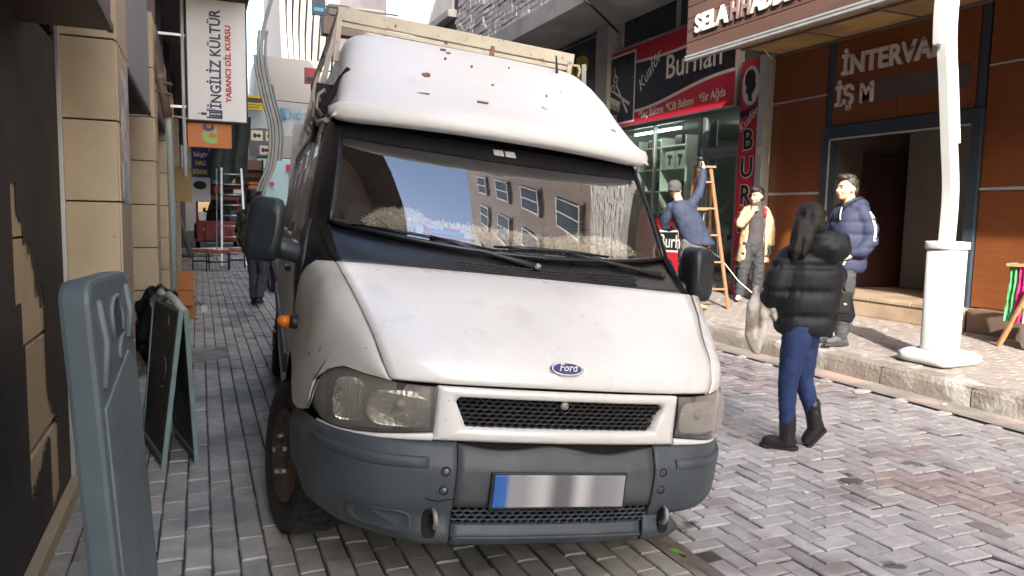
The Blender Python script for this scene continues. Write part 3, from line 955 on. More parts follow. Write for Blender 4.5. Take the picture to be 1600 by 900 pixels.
# stools with patterned cushions
M_cloth = mat('patterned_cushion', (.28, .06, .05), .9, var=.3, scale=18, col2=(.45, .20, .08), c2scale=9, c2lo=.5, c2hi=.55)
for k, (x, y, lab) in enumerate(((.36, 18.6, 'metal stool with red patterned cushion, foremost of the three'), (.0, 19.0, 'metal stool with dull red cushion next to the foremost stool'), (.82, 19.3, 'metal stool with red cushion beside the ladder foot'))):
    st = thing('stool', lab, 'stool', (x, y, .08), group='stools on the pavement')
    mb = MB(); mb.box(-.26 if k == 0 else -.2, .26 if k == 0 else .2, -.17, .17, .41, .48)
    part('cushion', mb, M_cloth, st, .02, world=False)
    hw = .24 if k == 0 else .18
    for sx in (-1, 1):
        for sy in (-1, 1):
            part('leg', MB().tube([(sx * hw, sy * .15, 0), (sx * hw * .97, sy * .14, .42)], .013, 8), M_black, st, world=False)
    part('stretcher', MB().tube([(-hw, 0.14, .2), (hw, .14, .2)], .01, 6).tube([(-hw, -.14, .2), (hw, -.14, .2)], .01, 6), M_black, st, world=False)
# rolled carpets lying on the ground and crates beside the vehicle
for k, (x, y, c) in enumerate(((.0, 24.5, M_signw), (.5, 25.0, M_paper), (-.25, 24.0, M_gpipe))):
    single('carpet_roll', MB().tube([(x - .5, y, .20), (x + .6, y + .1, .20)], .12, 14), c, ('white', 'pale grey', 'grey-green')[k] + ' carpet roll lying on the pavement behind the stools', 'carpet roll', (x, y, .08))
for k, (x, y, z, c) in enumerate(((1.0, 33.0, 2.6, M_yl), (1.5, 33, 2.9, M_redl), (1.3, 33, 2.1, M_signw), (1.9, 33, 2.4, M_orange), (.75, 33, 3.2, M_bblue), (1.65, 33, 1.9, M_navy), (.9, 33, 1.7, M_orange), (.5, 33, 2.9, M_signw), (.55, 33, 2.2, M_redl))):
    nm = ('yellow', 'red', 'white', 'orange', 'blue', 'navy', 'orange', 'white', 'red')[k]
    wh = ('upper', 'top', 'middle', 'outer', 'topmost', 'lower', 'lowest', 'higher inner', 'lower inner')[k]
    tt = single('display_box', B(x, x + .38, y, y + .3, z, z + .26), c, f'{nm} box displayed on the {wh} shelf of the far stall', 'box', (x, y, z), 'boxes on the far stall', .01)
sf = thing('market_stall', 'far stall with dark shelves of coloured boxes behind the ladder', 'stall', (1.2, 33.2, .08))
part('back_panel', B(.3, 2.5, 33.4, 33.46, .08, 3.6), M_brick, sf)
for z in (1.68, 1.88, 2.08, 2.18, 2.38, 2.58, 2.88, 3.18):
    part('shelf', B(.3, 2.5, 32.95, 33.4, z - .035, z - .003), M_dark, sf)
for x in (.3, 2.46):
    part('post', B(x, x + .04, 32.95, 33.4, .08, 3.6), M_dark, sf)
part('counter', B(.25, 2.6, 32.7, 33.4, .08, 1.0), M_gpipe, sf, .01)

# parked pale car half hidden behind the van
pc = thing('parked_car', 'pale silver car parked behind the van', 'car', (1.75, 14.2, 0))
M_carp = mat('car_silver', (.42, .43, .42), .3, .2, var=.05, coat=.5)
rows = []
for (y, wv, z0, z1) in ((13.0, .62, .35, .62), (13.1, .74, .28, .74), (13.5, .82, .24, .88), (14.2, .84, .22, .95), (16.4, .84, .22, 1.0), (17.0, .78, .25, .95), (17.2, .66, .35, .8)):
    rows.append([(2.0 - wv, y, z0 + .1), (2.0 - wv - .03, y, (z0 + z1) / 2), (2.0 - wv * .93, y, z1), (2.0, y, z1 + .04), (2.0 + wv * .93, y, z1), (2.0 + wv + .03, y, (z0 + z1) / 2), (2.0 + wv, y, z0 + .1), (2.0, y, z0)])
part('body', MB().loft(rows, True, True), M_carp, pc)
rows = []
for (y, wv, z1) in ((14.1, .72, .97), (14.8, .62, 1.42), (15.9, .62, 1.45), (16.7, .70, 1.0)):
    rows.append([(2.0 - wv - .08, y, .94), (2.0 - wv, y, z1), (2.0 + wv, y, z1), (2.0 + wv + .08, y, .94)])
part('cabin', MB().loft(rows, True, True, smooth=False), M_dglass, pc)
part('roof', B(1.42, 2.58, 14.85, 15.85, 1.42, 1.48), M_carp, pc, .02)
for x in (1.22, 2.78):
    for y in (13.75, 16.3):
        wl = part('wheel', MB().lathe([(.16, -.09), (.29, -.09), (.31, -.05), (.31, .05), (.29, .09), (.16, .09)], (x, y, .31), 20, 'X'), M_black, pc)
        part('rim', MB().lathe([(.0, -.1), (.15, -.095), (.17, -.08)], (x, y, .31), 16, 'X'), M_alu, wl)
for x in (1.42, 2.5):
    part('headlight', MB().ell((x + .04, 13.06, .62), (.16, .08, .07)), M_signw, pc)
part('grille', B(1.75, 2.25, 12.97, 13.02, .45, .6), M_black, pc)
# ================================================================== right-hand building
M_wood = mat('orange_laminate', (0.165, 0.053, 0.017), 0.34, var=0.14, scale=3, stretch=(1, 1, 9), bump=.03, rnd=.05)
M_frameb = mat('blue_grey_frame', (0.045, 0.065, 0.085), 0.4, 0.3, var=0.15, scale=3)
M_hall = mat('hall_wall', (0.12, 0.095, 0.08), 0.6, var=0.2, scale=1.5)
M_hallred = mat('hall_red', (0.05, 0.02, 0.018), 0.5, var=0.2)
M_marble = mat('step_stone', (0.36, 0.27, 0.185), 0.5, var=0.16, scale=4, bump=.08, col2=(.25, .18, .12), c2scale=2, rnd=.08, world=True)
M_plaster = mat('slab_white', (0.46, 0.46, 0.44), 0.8, var=0.12, scale=1.2, bump=.15, bscale=15, col2=(.34, .33, .31), c2scale=.9)
M_split = mat('split_stone', (0.60, 0.59, 0.575), 0.85, var=0.22, scale=8, bump=.6, bscale=45, attr=True, rnd=.18)
M_corr = mat('ribbed_panel', (0.50, 0.50, 0.51), 0.5, var=.08, scale=1)
M_ochre = mat('ochre_soffit', (0.46, 0.30, 0.12), 0.6, var=0.15, scale=2, rnd=.1, col2=(.30, .19, .09), c2scale=1.2, c2lo=.5, c2hi=.65)
M_plank = mat('brown_plank', (0.105, 0.058, 0.044), 0.5, var=0.16, scale=3, stretch=(1, .25, 6), rnd=.08, bump=.08, bscale=30)
M_signred = mat('sign_red', (0.46, 0.016, 0.035), 0.38, var=0.05)
M_signblk = mat('sign_black', (0.016, 0.017, 0.022), 0.3, var=0.2)
M_signwht = mat('sign_offwhite', (0.66, 0.64, 0.58), 0.5, var=0.05)
M_interior = mat('salon_wall', (0.40, 0.46, 0.42), 0.7, var=0.1, scale=2)
FX = 8.3
RB = thing('office_building', 'right street building with orange wood panels, dark doorway and barber shop front', 'building', (FX, 7, .3))
# structural walls around the openings
part('wall', B(FX + .06, 12, -20, 5.84, .0, 5.6), M_hall, RB)
part('wall', B(FX + .06, 12, 8.22, 9.5, .0, 5.6), M_hall, RB)
part('lintel_wall', B(FX + .06, 12, 5.84, 8.22, 2.9, 5.6), M_hall, RB)
part('lintel_wall', B(FX + .06, 12, 9.5, 14.2, 3.42, 4.98), M_hall, RB)
part('wall', B(FX + .06, 12, 14.65, 40, .0, 5.6), M_dark, RB)
part('column', B(8.05, 8.4, 14.1, 14.6, .25, 5.6), M_plaster, RB, .01)
# ribbon window above the barber sign
wd = part('window', MB().box(8.28, 8.36, 10.0, 14.08, 4.98, 5.06).box(8.28, 8.36, 13.9, 14.06, 5.06, 5.6).box(8.28, 8.36, 11.9, 11.98, 5.06, 5.6).box(8.28, 8.36, 10.0, 10.08, 5.06, 5.6), M_plaster, RB)
part('pane', B(8.33, 8.34, 10.08, 13.9, 5.06, 5.6), M_winrec, wd)
# overhanging upper floors
part('soffit', B(6.82, 12, -20, 40, 5.60, 5.72), M_plaster, RB)
part('edge_beam', B(6.72, 6.84, -20, 40, 5.52, 5.92), M_plaster, RB, .01)
part('upper_wall', B(6.86, 12, -20, 40, 5.75, 21.5), M_mauve, RB)
part('downpipe', MB().tube([(6.7, 12.6, 5.95), (6.68, 12.6, 5.5), (6.75, 12.5, 5.42), (8.0, 13.6, 5.3)], .025, 8), M_black, RB)
r = random.Random(11)
V, Fc, A = [], [], []
for row in range(15):
    z0 = 5.95 + row * .135
    y = 1.0 + r.uniform(0, .3)
    while y < 20.6 - row * .02:
        ln = r.uniform(.18, .42)
        pr = 6.86 - r.uniform(.012, .05)
        n = len(V)
        V += [(x, yy, zz) for x in (pr, 6.87) for yy in (y, y + ln - .012) for zz in (z0, z0 + .108 + r.uniform(0, .012))]
        Fc += [tuple(n + q for q in f) for f in [(0, 1, 3, 2), (4, 6, 7, 5), (0, 4, 5, 1), (2, 3, 7, 6), (0, 2, 6, 4), (1, 5, 7, 3)]]
        A += [r.random()] * 8
        y += ln
me = bpy.data.meshes.new('stone_cladding'); me.from_pydata([(a - FX, b - 7, c - .3) for a, b, c in V], [], Fc)
at = me.attributes.new('rnd', 'FLOAT', 'POINT'); at.data.foreach_set('value', A)
bm = bmesh.new(); bm.from_mesh(me); bmesh.ops.recalc_face_normals(bm, faces=bm.faces); bm.to_mesh(me); bm.free()
o = link('stone_cladding', me, M_split, RB); o['kind'] = 'stuff'
# ribbed metal panelling further along
rows0, rows1 = [], []
k = 0
y = 20.7
while y < 29:
    x = 6.80 if k % 4 < 2 else 6.74
    rows0.append((x, y, 7.3)); rows1.append((x, y, 9.9))
    y += .05 if k % 2 == 0 else .075
    k += 1
part('ribbed_panel', MB().loft([rows0, rows1], smooth=False), M_corr, RB)
part('ledge', B(6.6, 6.9, 20.7, 29, 7.1, 7.3), M_plaster, RB)
part('balcony_slab', B(4.6, 6.7, 29.05, 30.6, 8.86, 9.25), mat('balcony_grey', (.15, .145, .14), .8), RB)
part('balcony_wall', B(4.4, 6.7, 29.1, 29.7, 8.17, 8.85), mat('balcony_brown', (.17, .14, .12), .8), RB)
# upper windows
for zf in (8.6, 11.6, 14.6, 17.6):
    for k in range(9):
        y0 = -14 + k * 3.0
        wd = part('window', B(6.80, 6.87, y0, y0 + 1.7, zf, zf + 1.7), M_white, RB, .01)
        part('pane', B(6.79, 6.802, y0 + .08, y0 + .81, zf + .08, zf + 1.62), M_winrec, wd)
        part('pane', B(6.79, 6.802, y0 + .89, y0 + 1.62, zf + .08, zf + 1.62), M_winrec, wd)
        part('sill', B(6.70, 6.87, y0 - .08, y0 + 1.78, zf - .09, zf - .005), M_plaster, wd)

# ---- entrance bay
def panel(y0, y1, z0, z1, m=M_wood):
    return part('wall_panel', B(FX - .02, FX + .05, y0 + .004, y1 - .004, z0 + .004, z1 - .004), m, RB, .003)
for (y0, y1) in ((8.2, 9.29), (4.3, 5.83), (2.6, 4.3), (.9, 2.6), (-.8, .9)):
    for z0, z1 in ((.56, 1.905), (1.945, 3.30), (3.33, 4.06)):
        panel(y0, y1, z0, z1)
    part('metal_strip', B(FX - .03, FX + .05, y0, y1, 1.908, 1.942), M_alu, RB, .002)
    part('metal_strip', B(FX - .026, FX + .05, y0, y1, 3.304, 3.326), M_alu, RB, .002)
for y0, y1 in ((7.02, 8.08), (5.97, 7.02)):
    panel(y0, y1, 2.86, 4.06)
for yy in (8.09, 5.85):
    part('dark_reveal', B(FX - .012, FX + .05, yy + .003, yy + .107, 2.86, 4.06), M_frameb, RB)
df = part('door_frame', MB().box(FX - .06, FX + .10, 8.07, 8.2, .55, 2.85).box(FX - .06, FX + .10, 5.84, 5.97, .55, 2.85).box(FX - .055, FX + .10, 5.97, 8.07, 2.68, 2.85), M_frameb, RB, .006)
part('metal_trim', MB().box(FX - .068, FX - .055, 8.045, 8.07, .56, 2.66).box(FX - .068, FX - .05, 5.97, 8.045, 2.655, 2.68), M_alu, df)
# hall inside
hl = part('hall', MB().box(8.4, 12.5, 8.16, 8.24, .5, 3).box(8.4, 12.5, 5.78, 5.86, .5, 3).box(12.4, 12.5, 5.8, 8.2, .5, 6).box(8.4, 12.5, 5.8, 8.2, 2.86, 2.92), M_hall, RB)
part('hall_floor', B(8.0, 12.4, 5.86, 8.16, .3, .552), M_marble, RB)
part('inner_wall', B(9.75, 9.8, 6.9, 8.0, .56, 2.85), mat('hall_pale', (.20, .185, .165), .8, var=.1), hl)
part('side_door', B(9.0, 9.9, 8.08, 8.158, .56, 2.5), M_hallred, hl)
for k in range(9):
    part('stair', B(9.0 + k * .28, 12.39, 5.87, 6.88, .553 + k * .17, .553 + (k + 1) * .17 - .004), M_hall, hl)
# stone steps under the entrance and plinth
st = thing('entrance_step', 'tan stone step running along the foot of the entrance', 'step', (8.1, 7, .28))
for k in range(6):
    y0 = 5.75 + k * .62 if k else 5.75
    part('tread_stone', B(7.98, 8.32, y0 + .004, y0 + .612, .50, .545), M_marble, st, .006)
    part('riser_stone', B(8.005, 8.3, y0 + .004, y0 + .612, .22, .498), M_marble, st, .003)
pl = thing('brown_plinth', 'brown stone plinth under the orange panels right of the doorway', 'plinth', (8.2, 4, .28))
M_pl = mat('plinth_stone', (0.16, 0.105, 0.075), 0.5, var=0.2, scale=4, rnd=.1, bump=.05)
for k in range(9):
    y0 = 5.72 - (k + 1) * .8
    part('plinth_stone', B(8.08, 8.31, y0 + .004, y0 + .796, .22, .555), M_pl, pl, .004)
# raised metal letters on the header
M_let = mat('metal_letter', (0.62, 0.58, 0.55), 0.45, 0.2, var=0.1, spots=(14, .62, (.3, .1, .08)))
M_ghost = mat('letter_ghost_strip', (0.075, 0.06, 0.06), 0.6, var=.25, scale=5)  # dark ghost where the rest of the word is missing
eb = thing('entrance_lettering', 'raised pale metal letters on the orange header above the doorway', 'sign', (8.27, 7.1, 3.1))
text('İNTERVAL', .36, .012, M_let, eb, (8.265, 7.95, 3.545), (0, -1, 0), (0, 0, 1), bold=.012, fit=1.55)
text('İŞ M', .36, .012, M_let, eb, (8.265, 8.03, 3.13), (0, -1, 0), (0, 0, 1), bold=.012, fit=.64)
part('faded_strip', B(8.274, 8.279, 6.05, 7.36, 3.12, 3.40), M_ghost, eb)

# ---- canopy with the wooden sign
cp = thing('entrance_canopy', 'flat canopy with ochre underside panels over the entrance', 'canopy', (7.4, 7, 3.8))
part('deck', B(6.66, 8.3, -3, 9.2, 4.10, 4.18), M_plaster, cp)
for k in range(7):
    for j in range(2):
        y0, x0 = 9.14 - (k + 1) * 1.2, 6.75 + j * .77
        part('soffit_panel', B(x0 + .01, x0 + .755, y0 + .015, y0 + 1.185, 4.055, 4.075), M_ochre, cp, .003)
part('soffit_rail', MB().box(7.49, 7.535, -2, 9.15, 4.03, 4.06).box(6.72, 6.76, -2, 9.15, 4.02, 4.06).box(8.24, 8.28, 0, 9.15, 4.02, 4.05), M_hall, cp)
for k in range(8):
    part('soffit_batten', B(6.76, 8.24, 9.125 - k * 1.2, 9.155 - k * 1.2, 4.045, 4.08), M_hall, cp)
ws = thing('wooden_canopy_sign', 'brown plank sign board with white raised letters on the canopy edge', 'sign', (6.6, 7, 3.85))
for k in range(6):
    part('plank', B(6.585, 6.63, -3, 9.24, 3.89 + k * .168, 3.89 + k * .168 + .16), M_plank, ws, .006)
part('end_board', B(6.632, 6.72, 9.2, 9.235, 3.89, 4.9), M_plank, ws, .004)
part('back_board', B(6.632, 6.655, -3, 9.19, 3.89, 4.9), M_hall, ws)
part('edge_trim', MB().box(6.565, 6.66, -3, 9.25, 3.80, 3.83).box(6.565, 6.66, -3, 9.25, 3.845, 3.875).box(6.59, 6.66, -3, 9.25, 3.83, 3.845), M_alu, ws, .003)
M_dimlet = mat('letter_dull', (0.24, 0.17, 0.15), 0.5, var=.1)
text('SELA', .33, .015, M_signwht, ws, (6.565, 9.02, 4.16), (0, -1, 0), (0, 0, 1), bold=.012, fit=.72)
text('H', .33, .015, M_dimlet, ws, (6.565, 8.26, 4.16), (0, -1, 0), (0, 0, 1), bold=.012, fit=.165)
text('H', .33, .015, M_dimlet, ws, (6.565, 8.05, 4.16), (0, -1, 0), (0, 0, 1), bold=.012, fit=.165)
text('ADDİN', .33, .015, M_signwht, ws, (6.565, 7.84, 4.16), (0, -1, 0), (0, 0, 1), bold=.012, fit=.92)

# ---- barber shop signs
def sg_fn(Y0, Z0, X):
    return lambda u, v, d_: (X - d_, Y0 - u, Z0 + v)
bs = thing('barber_sign', 'large red and black barber sign with scissors emblem and white wave lines', 'sign', (8.2, 12.2, 3.39))
f = sg_fn(14.4, 3.39, 8.17)
part('box', B(8.17, 8.34, 10.06, 14.4, 3.392, 4.975), M_alu, bs, .006)
part('face_panel', MB().prism([(.02, .02), (4.32, .02), (4.32, 1.57), (.02, 1.57)], f, 0, .008), M_signred, bs)
def wave(a0, a1, n=24):
    """upper (a0) and lower (a1) boundary callables"""
    us = [1.28 + (4.32 - 1.28) * k / n for k in range(n + 1)]
    return [(u, a1(u)) for u in us] + [(u, a0(u)) for u in reversed(us)]
up = lambda u: 1.22 - .06 * math.sin((u - 1.2) * 1.15) + .02 * (u - 1.28)
lo = lambda u: .46 + .16 * math.sin((u - 2.75) * 1.05)
def ribbon(mb, pts_up, pts_lo, fn, d0, d1):
    n = len(pts_up)
    for k in range(n - 1):
        mb.prism([pts_lo[k], pts_lo[k + 1], pts_up[k + 1], pts_up[k]], fn, d0, d1)
us = [1.28 + (4.32 - 1.28) * k / 30 for k in range(31)]
mb = MB(); ribbon(mb, [(u, up(u) + .055) for u in us], [(u, lo(u) - .055) for u in us], f, .008, .012)
part('white_wave', mb, M_signwht, bs)
mb = MB(); ribbon(mb, [(u, up(u)) for u in us], [(u, lo(u)) for u in us], f, .012, .016)
part('black_wave', mb, M_signblk, bs)
part('emblem_border', MB().prism([(.10, .07), (1.26, .07), (1.26, 1.50), (.10, 1.50)], f, .008, .013), M_signwht, bs)
eb2 = part('emblem_panel', MB().prism([(.14, .11), (1.22, .11), (1.22, 1.46), (.14, 1.46)], f, .013, .017), M_signblk, bs)
# scissors and comb
mb = MB()
def blade(mb, a, b, w0, w1):
    a, b = Vector(a), Vector(b); d_ = (b - a).normalized(); n_ = Vector((-d_.y, d_.x))
    mb.prism([tuple(a + n_ * w0), tuple(b + n_ * w1), tuple(b - n_ * w1), tuple(a - n_ * w0)], f, .017, .021)
def ring(mb, c, ro, ri, n=16):
    for k in range(n):
        a, b = 2 * math.pi * k / n, 2 * math.pi * (k + 1) / n
        mb.prism([(c[0] + ro * math.cos(a), c[1] + ro * math.sin(a)), (c[0] + ro * math.cos(b), c[1] + ro * math.sin(b)), (c[0] + ri * math.cos(b), c[1] + ri * math.sin(b)), (c[0] + ri * math.cos(a), c[1] + ri * math.sin(a))], f, .017, .021)
blade(mb, (.52, .92), (1.0, .28), .022, .03); blade(mb, (.45, .76), (1.08, .44), .022, .03)
ring(mb, (.50, 1.02), .085, .055); ring(mb, (.40, .84), .085, .055); blade(mb, (.47, 1.10), (.45, 1.28), .012, .006)
cmb = [(.22, .58), (.68, .42), (.72, .52), (.26, .70)]
mb.prism(cmb, f, .017, .021)
for k in range(9):
    t = k / 8
    blade(mb, (.23 + .45 * t, .58 - .16 * t), (.20 + .45 * t, .48 - .16 * t), .014, .010)
part('scissors_emblem', mb, M_signwht, eb2)
tx = lambda s_, u, v, size, fit=None, bold=0.0, ang=0.0, m=M_signwht, shear=0.0: text(s_, size, .002, m, bs, f(u, v, .019), (0, -math.cos(ang), math.sin(ang)), (0, math.sin(ang), math.cos(ang)), bold=bold, fit=fit, shear=shear)
tx('Burhan', 2.32, .74, .62, 1.62, .004)
tx('Kuaför', 1.48, .62, .34, .92, .0, rad(38), shear=.35)
tx('*Saç Bakımı', 1.46, .10, .22, .84, .001, rad(2))
tx('*Cilt Bakımı', 2.40, .13, .22, .84, .001, rad(2))
tx('*Sir Ağda', 3.40, .165, .22, .72, .001, rad(2))

vsn = thing('vertical_barber_sign', 'tall narrow red sign with stacked black letters beside the barber door', 'sign', (8.2, 9.68, .3))
fv = sg_fn(9.925, .3, 8.17)
part('panel', B(8.17, 8.30, 9.445, 9.925, .3, 4.06), M_signred, vsn, .005)
mb = MB(); mb.prism([(.24 + .2 * math.cos(a), 3.36 + .31 * math.sin(a)) for a in [rad(12 * k) for k in range(30)]], fv, 0, .005)
part('cameo', mb, M_signwht, vsn)
mb = MB()
hd_ = [(.20, 3.12), (.30, 3.10), (.27, 3.2), (.33, 3.28), (.37, 3.34), (.345, 3.42), (.35, 3.5), (.29, 3.6), (.19, 3.61), (.11, 3.53), (.10, 3.42), (.15, 3.34), (.13, 3.26), (.19, 3.22)]
mb.prism(hd_, fv, .005, .009)
part('cameo_silhouette', mb, M_signblk, vsn)
mb = MB(); ribbon(mb, [(.01 + .46 * k / 10, 2.97 + .14 * (k / 10) ** 2) for k in range(11)], [(.01 + .46 * k / 10, 2.86 + .18 * (k / 10) ** 2) for k in range(11)], fv, 0, .004)
part('black_wave', mb, M_signblk, vsn)
text('Kuaför', .2, .002, M_signwht, vsn, fv(.06, 2.62, .006), (0, -.80, .6), (0, .6, .80), fit=.5, shear=.3)
for k, ch in enumerate('BURHAN'):
    zc = 2.36 - k * .445
    text(ch, .44, .001, M_signwht, vsn, fv(.24, zc - .004, .004), (0, -1, 0), (0, 0, 1), bold=.026, align='CENTER')
    text(ch, .44, .001, M_signblk, vsn, fv(.24, zc, .009), (0, -1, 0), (0, 0, 1), bold=.009, align='CENTER')
part('metal_jamb', B(8.12, 8.34, 9.295, 9.44, .3, 4.08), M_alu, vsn, .005)
part('switch_plate', B(8.112, 8.12, 9.33, 9.40, 2.55, 2.66), M_signwht, vsn)
single('loose_cable', MB().tube([(8.2, 9.27, 4.0), (8.05, 9.1, 3.95), (7.7, 8.9, 4.04)], .008, 6).tube([(8.26, 9.26, 4.0), (8.25, 9.27, 2.6), (8.18, 9.2, 2.4)], .008, 6), M_signwht,
       'loose pale cable hanging under the canopy beside the metal jamb', 'cable', (8.2, 9.2, 2.4))

# ---- barber shop front
sh = part('shop_front_frame', MB().box(8.24, 8.32, 9.93, 10.0, .3, 3.39).box(8.24, 8.32, 10.88, 10.97, .3, 3.39).box(8.24, 8.32, 14.0, 14.1, .3, 3.39)
          .box(8.24, 8.32, 10.0, 14.0, 3.32, 3.39).box(8.245, 8.315, 10.0, 10.88, 2.66, 2.76).box(8.245, 8.315, 10.97, 14.0, .3, .5).box(8.245, 8.315, 12.5, 12.56, .5, 3.32), mat('shop_frame_grey', (.20, .22, .21), .45, .4, var=.1), RB, .005)
part('window_pane', B(8.275, 8.283, 10.97, 12.5, .5, 3.32), M_glass, sh)
part('window_pane', B(8.275, 8.283, 12.56, 14.0, .5, 3.32), M_glass, sh)
part('transom_pane', B(8.275, 8.283, 10.0, 10.88, 2.76, 3.32), M_glass, sh)
dr = part('door', MB().box(8.255, 8.31, 10.005, 10.07, .32, 2.65).box(8.255, 8.31, 10.81, 10.875, .32, 2.65).box(8.255, 8.31, 10.07, 10.81, 2.57, 2.65).box(8.255, 8.31, 10.07, 10.81, .32, .45), MATS['shop_frame_grey'], RB, .004)
part('door_pane', B(8.278, 8.286, 10.07, 10.81, .45, 2.57), M_glass, dr)
part('handle', MB().tube([(8.25, 10.78, 1.2), (8.20, 10.78, 1.22), (8.20, 10.78, 1.6), (8.25, 10.78, 1.62)], .014, 8), M_alu, dr)
rm = part('salon_room', MB().box(11.6, 11.7, 9.5, 14.2, .3, 3.4).box(8.36, 11.7, 9.5, 9.6, .3, 3.4).box(8.36, 11.7, 14.1, 14.2, .3, 3.4).box(8.36, 11.7, 9.6, 14.1, 3.33, 3.4), M_interior, RB)
part('salon_floor', B(8.3, 11.6, 9.6, 14.1, .25, .315), M_marble, RB)
sv = thing('display_shelves', 'pale display shelves behind the barber shop window', 'shelves', (9.0, 13, .32))
for x in (12.15, 13.0, 13.85):
    part('upright', B(8.75, 9.1, x, x + .025, .32, 3.15), M_signwht, sv)
for z in (.6, 1.1, 1.6, 2.05, 2.5, 2.95):
    part('shelf', B(8.75, 9.1, 12.175, 13.85, z, z + .022), M_signwht, sv)
part('backing', B(9.1, 9.12, 12.15, 13.87, .32, 3.15), M_interior, sv)
# boxes with dryers, jars
for k, y in enumerate((12.25, 12.6)):
    bx = thing('hair_dryer_box', 'white box with a black hair dryer picture on the display shelf', 'box', (8.85, y + .15, 2.525), group='hair dryer boxes on the shelf')
    part('carton', B(8.80, 9.0, y, y + .30, 2.525, 2.86), M_signwht, bx, .004)
    fb = sg_fn(y + .30, 2.525, 8.80)
    mb = MB(); mb.prism([(.05, .22), (.08, .28), (.20, .26), (.25, .22), (.19, .19), (.15, .05), (.11, .05), (.12, .19)], fb, 0, .003)
    part('dryer_print', mb, M_signblk, bx)
for k, y in enumerate((13.08, 13.25, 13.42, 13.6)):
    jr = thing('jar', 'dark jar with pale lid on the upper display shelf', 'jar', (8.9, y, 2.973), group='jars on the display shelf')
    part('body', MB().lathe([(.06, 0), (.07, .02), (.07, .12), (.05, .14)], (8.9, y, 2.973), 14), M_frameb, jr)
    part('lid', MB().lathe([(.055, .14), (.058, .145), (.058, .175), (.03, .18)], (8.9, y, 2.973), 14), M_alu, jr)
for k, (y, z, m) in enumerate(((12.4, 2.973, M_signblk), (13.2, 2.523, M_frameb), (13.5, 2.523, M_hall), (12.4, 2.073, M_frameb), (13.3, 2.073, M_signblk))):
    single('product_box', B(8.82, 9.0, y, y + .22, z, z + .2), m, ('small black product box on the top display shelf', 'blue-grey product box beside the hair dryer boxes', 'brown product box at the end of the dryer shelf', 'blue-grey product box on the middle shelf', 'black product box on the middle shelf')[k], 'box', (8.9, y, z), 'product boxes on the shelves', .006)
ct = thing('curtain', 'pale greenish curtain hanging inside the shop window', 'curtain', (8.6, 11.3, 2.4))
rows = []
for i in range(30):
    y = 11.05 + .5 * i / 29
    rows.append([(8.6 + .04 * math.sin(i * 1.3), y, 3.3), (8.6 + .05 * math.sin(i * 1.3 + .5), y + .01, 2.35)])
mb = MB().loft(rows); mb.loft([[(p[0] + .008, p[1], p[2]) for p in rw] for rw in rows])
part('drape', mb, mat('curtain_green', (.30, .42, .40), .8), ct)
part('rail', MB().tube([(8.6, 10.98, 3.3), (8.6, 11.65, 3.3)], .012, 8), M_alu, ct)
lt = thing('ceiling_tube', 'lit fluorescent tube under the salon ceiling', 'lamp', (9.6, 10.6, 3.2))
M_tube = bpy.data.materials.new('lit_tube'); M_tube.use_nodes = True
bb = M_tube.node_tree.nodes['Principled BSDF']; bb.inputs['Emission Color'].default_value = (.9, 1, .92, 1); bb.inputs['Emission Strength'].default_value = 6
part('tube', MB().tube([(9.6, 10.3, 3.24), (9.6, 11.5, 3.24)], .02, 10), M_tube, lt)
part('fitting', B(9.56, 9.64, 10.25, 11.55, 3.265, 3.325), M_signwht, lt)
lt_added = thing('ceiling_tube', 'added fluorescent tube brightening the display shelves behind the shop window', 'lamp', (8.5, 12.8, 3.2))  # added lamp, put in to light the front of the shelves
part('tube', MB().tube([(8.5, 12.0, 3.24), (8.5, 13.6, 3.24)], .02, 10), M_tube, lt_added)
part('fitting', B(8.46, 8.54, 11.95, 13.65, 3.265, 3.325), M_signwht, lt_added)
# salon counter, mirror and a chair hinted inside
cn = thing('salon_counter', 'dark salon counter with mirror deep inside the shop', 'counter', (11.2, 12, .32))
part('cabinet', B(11.0, 11.58, 10.4, 13.8, .32, 1.15), M_hall, cn, .01)
part('mirror', B(11.56, 11.59, 10.6, 13.6, 1.4, 2.7), mat('mirror', (.5, .55, .53), .08, 1.0, var=.02), cn)
ch = thing('salon_chair', 'black padded salon chair inside the barber shop', 'chair', (10.0, 11.4, .32))
part('seat', B(9.75, 10.25, 11.15, 11.65, .78, .92), M_black, ch, .03)
part('backrest', B(9.72, 9.80, 11.15, 11.65, .93, 1.55), M_black, ch, .03)
part('pedestal', MB().lathe([(.28, 0), (.28, .03), (.05, .06), (.05, .46)], (10, 11.4, .32), 16), M_alu, ch)
# window poster repeating the sign
wp = thing('window_poster', 'red and black poster with the barber name on the lower shop window', 'poster', (8.24, 12.7, .5))
fp_ = sg_fn(13.95, .52, 8.262)
part('sheet', MB().prism([(0, 0), (2.36, 0), (2.36, 1.0), (0, 1.0)], fp_, 0, .006), M_signred, wp)
mb = MB(); mb.prism([(0.0, .30), (2.36, .36), (2.36, .78), (0.0, .72)], fp_, .006, .009); part('white_band', mb, M_signwht, wp)
mb = MB(); mb.prism([(0.0, .34), (2.36, .40), (2.36, .74), (0.0, .68)], fp_, .009, .012); part('black_band', mb, M_signblk, wp)
text('Burhan', .36, .001, M_signwht, wp, fp_(1.75, .44, .014), (0, -1, 0), (0, 0, 1), bold=.002)
mb = MB(); mb.prism([(.55, .1), (1.0, .1), (1.0, .92), (.55, .92)], fp_, .012, .015); part('picture', mb, M_signwht, wp)
mb = MB(); mb.prism([(.66, .45), (.80, .38), (.9, .5), (.92, .7), (.84, .84), (.70, .84), (.62, .68)], fp_, .015, .018); part('picture_face', mb, M_gpanel, wp)

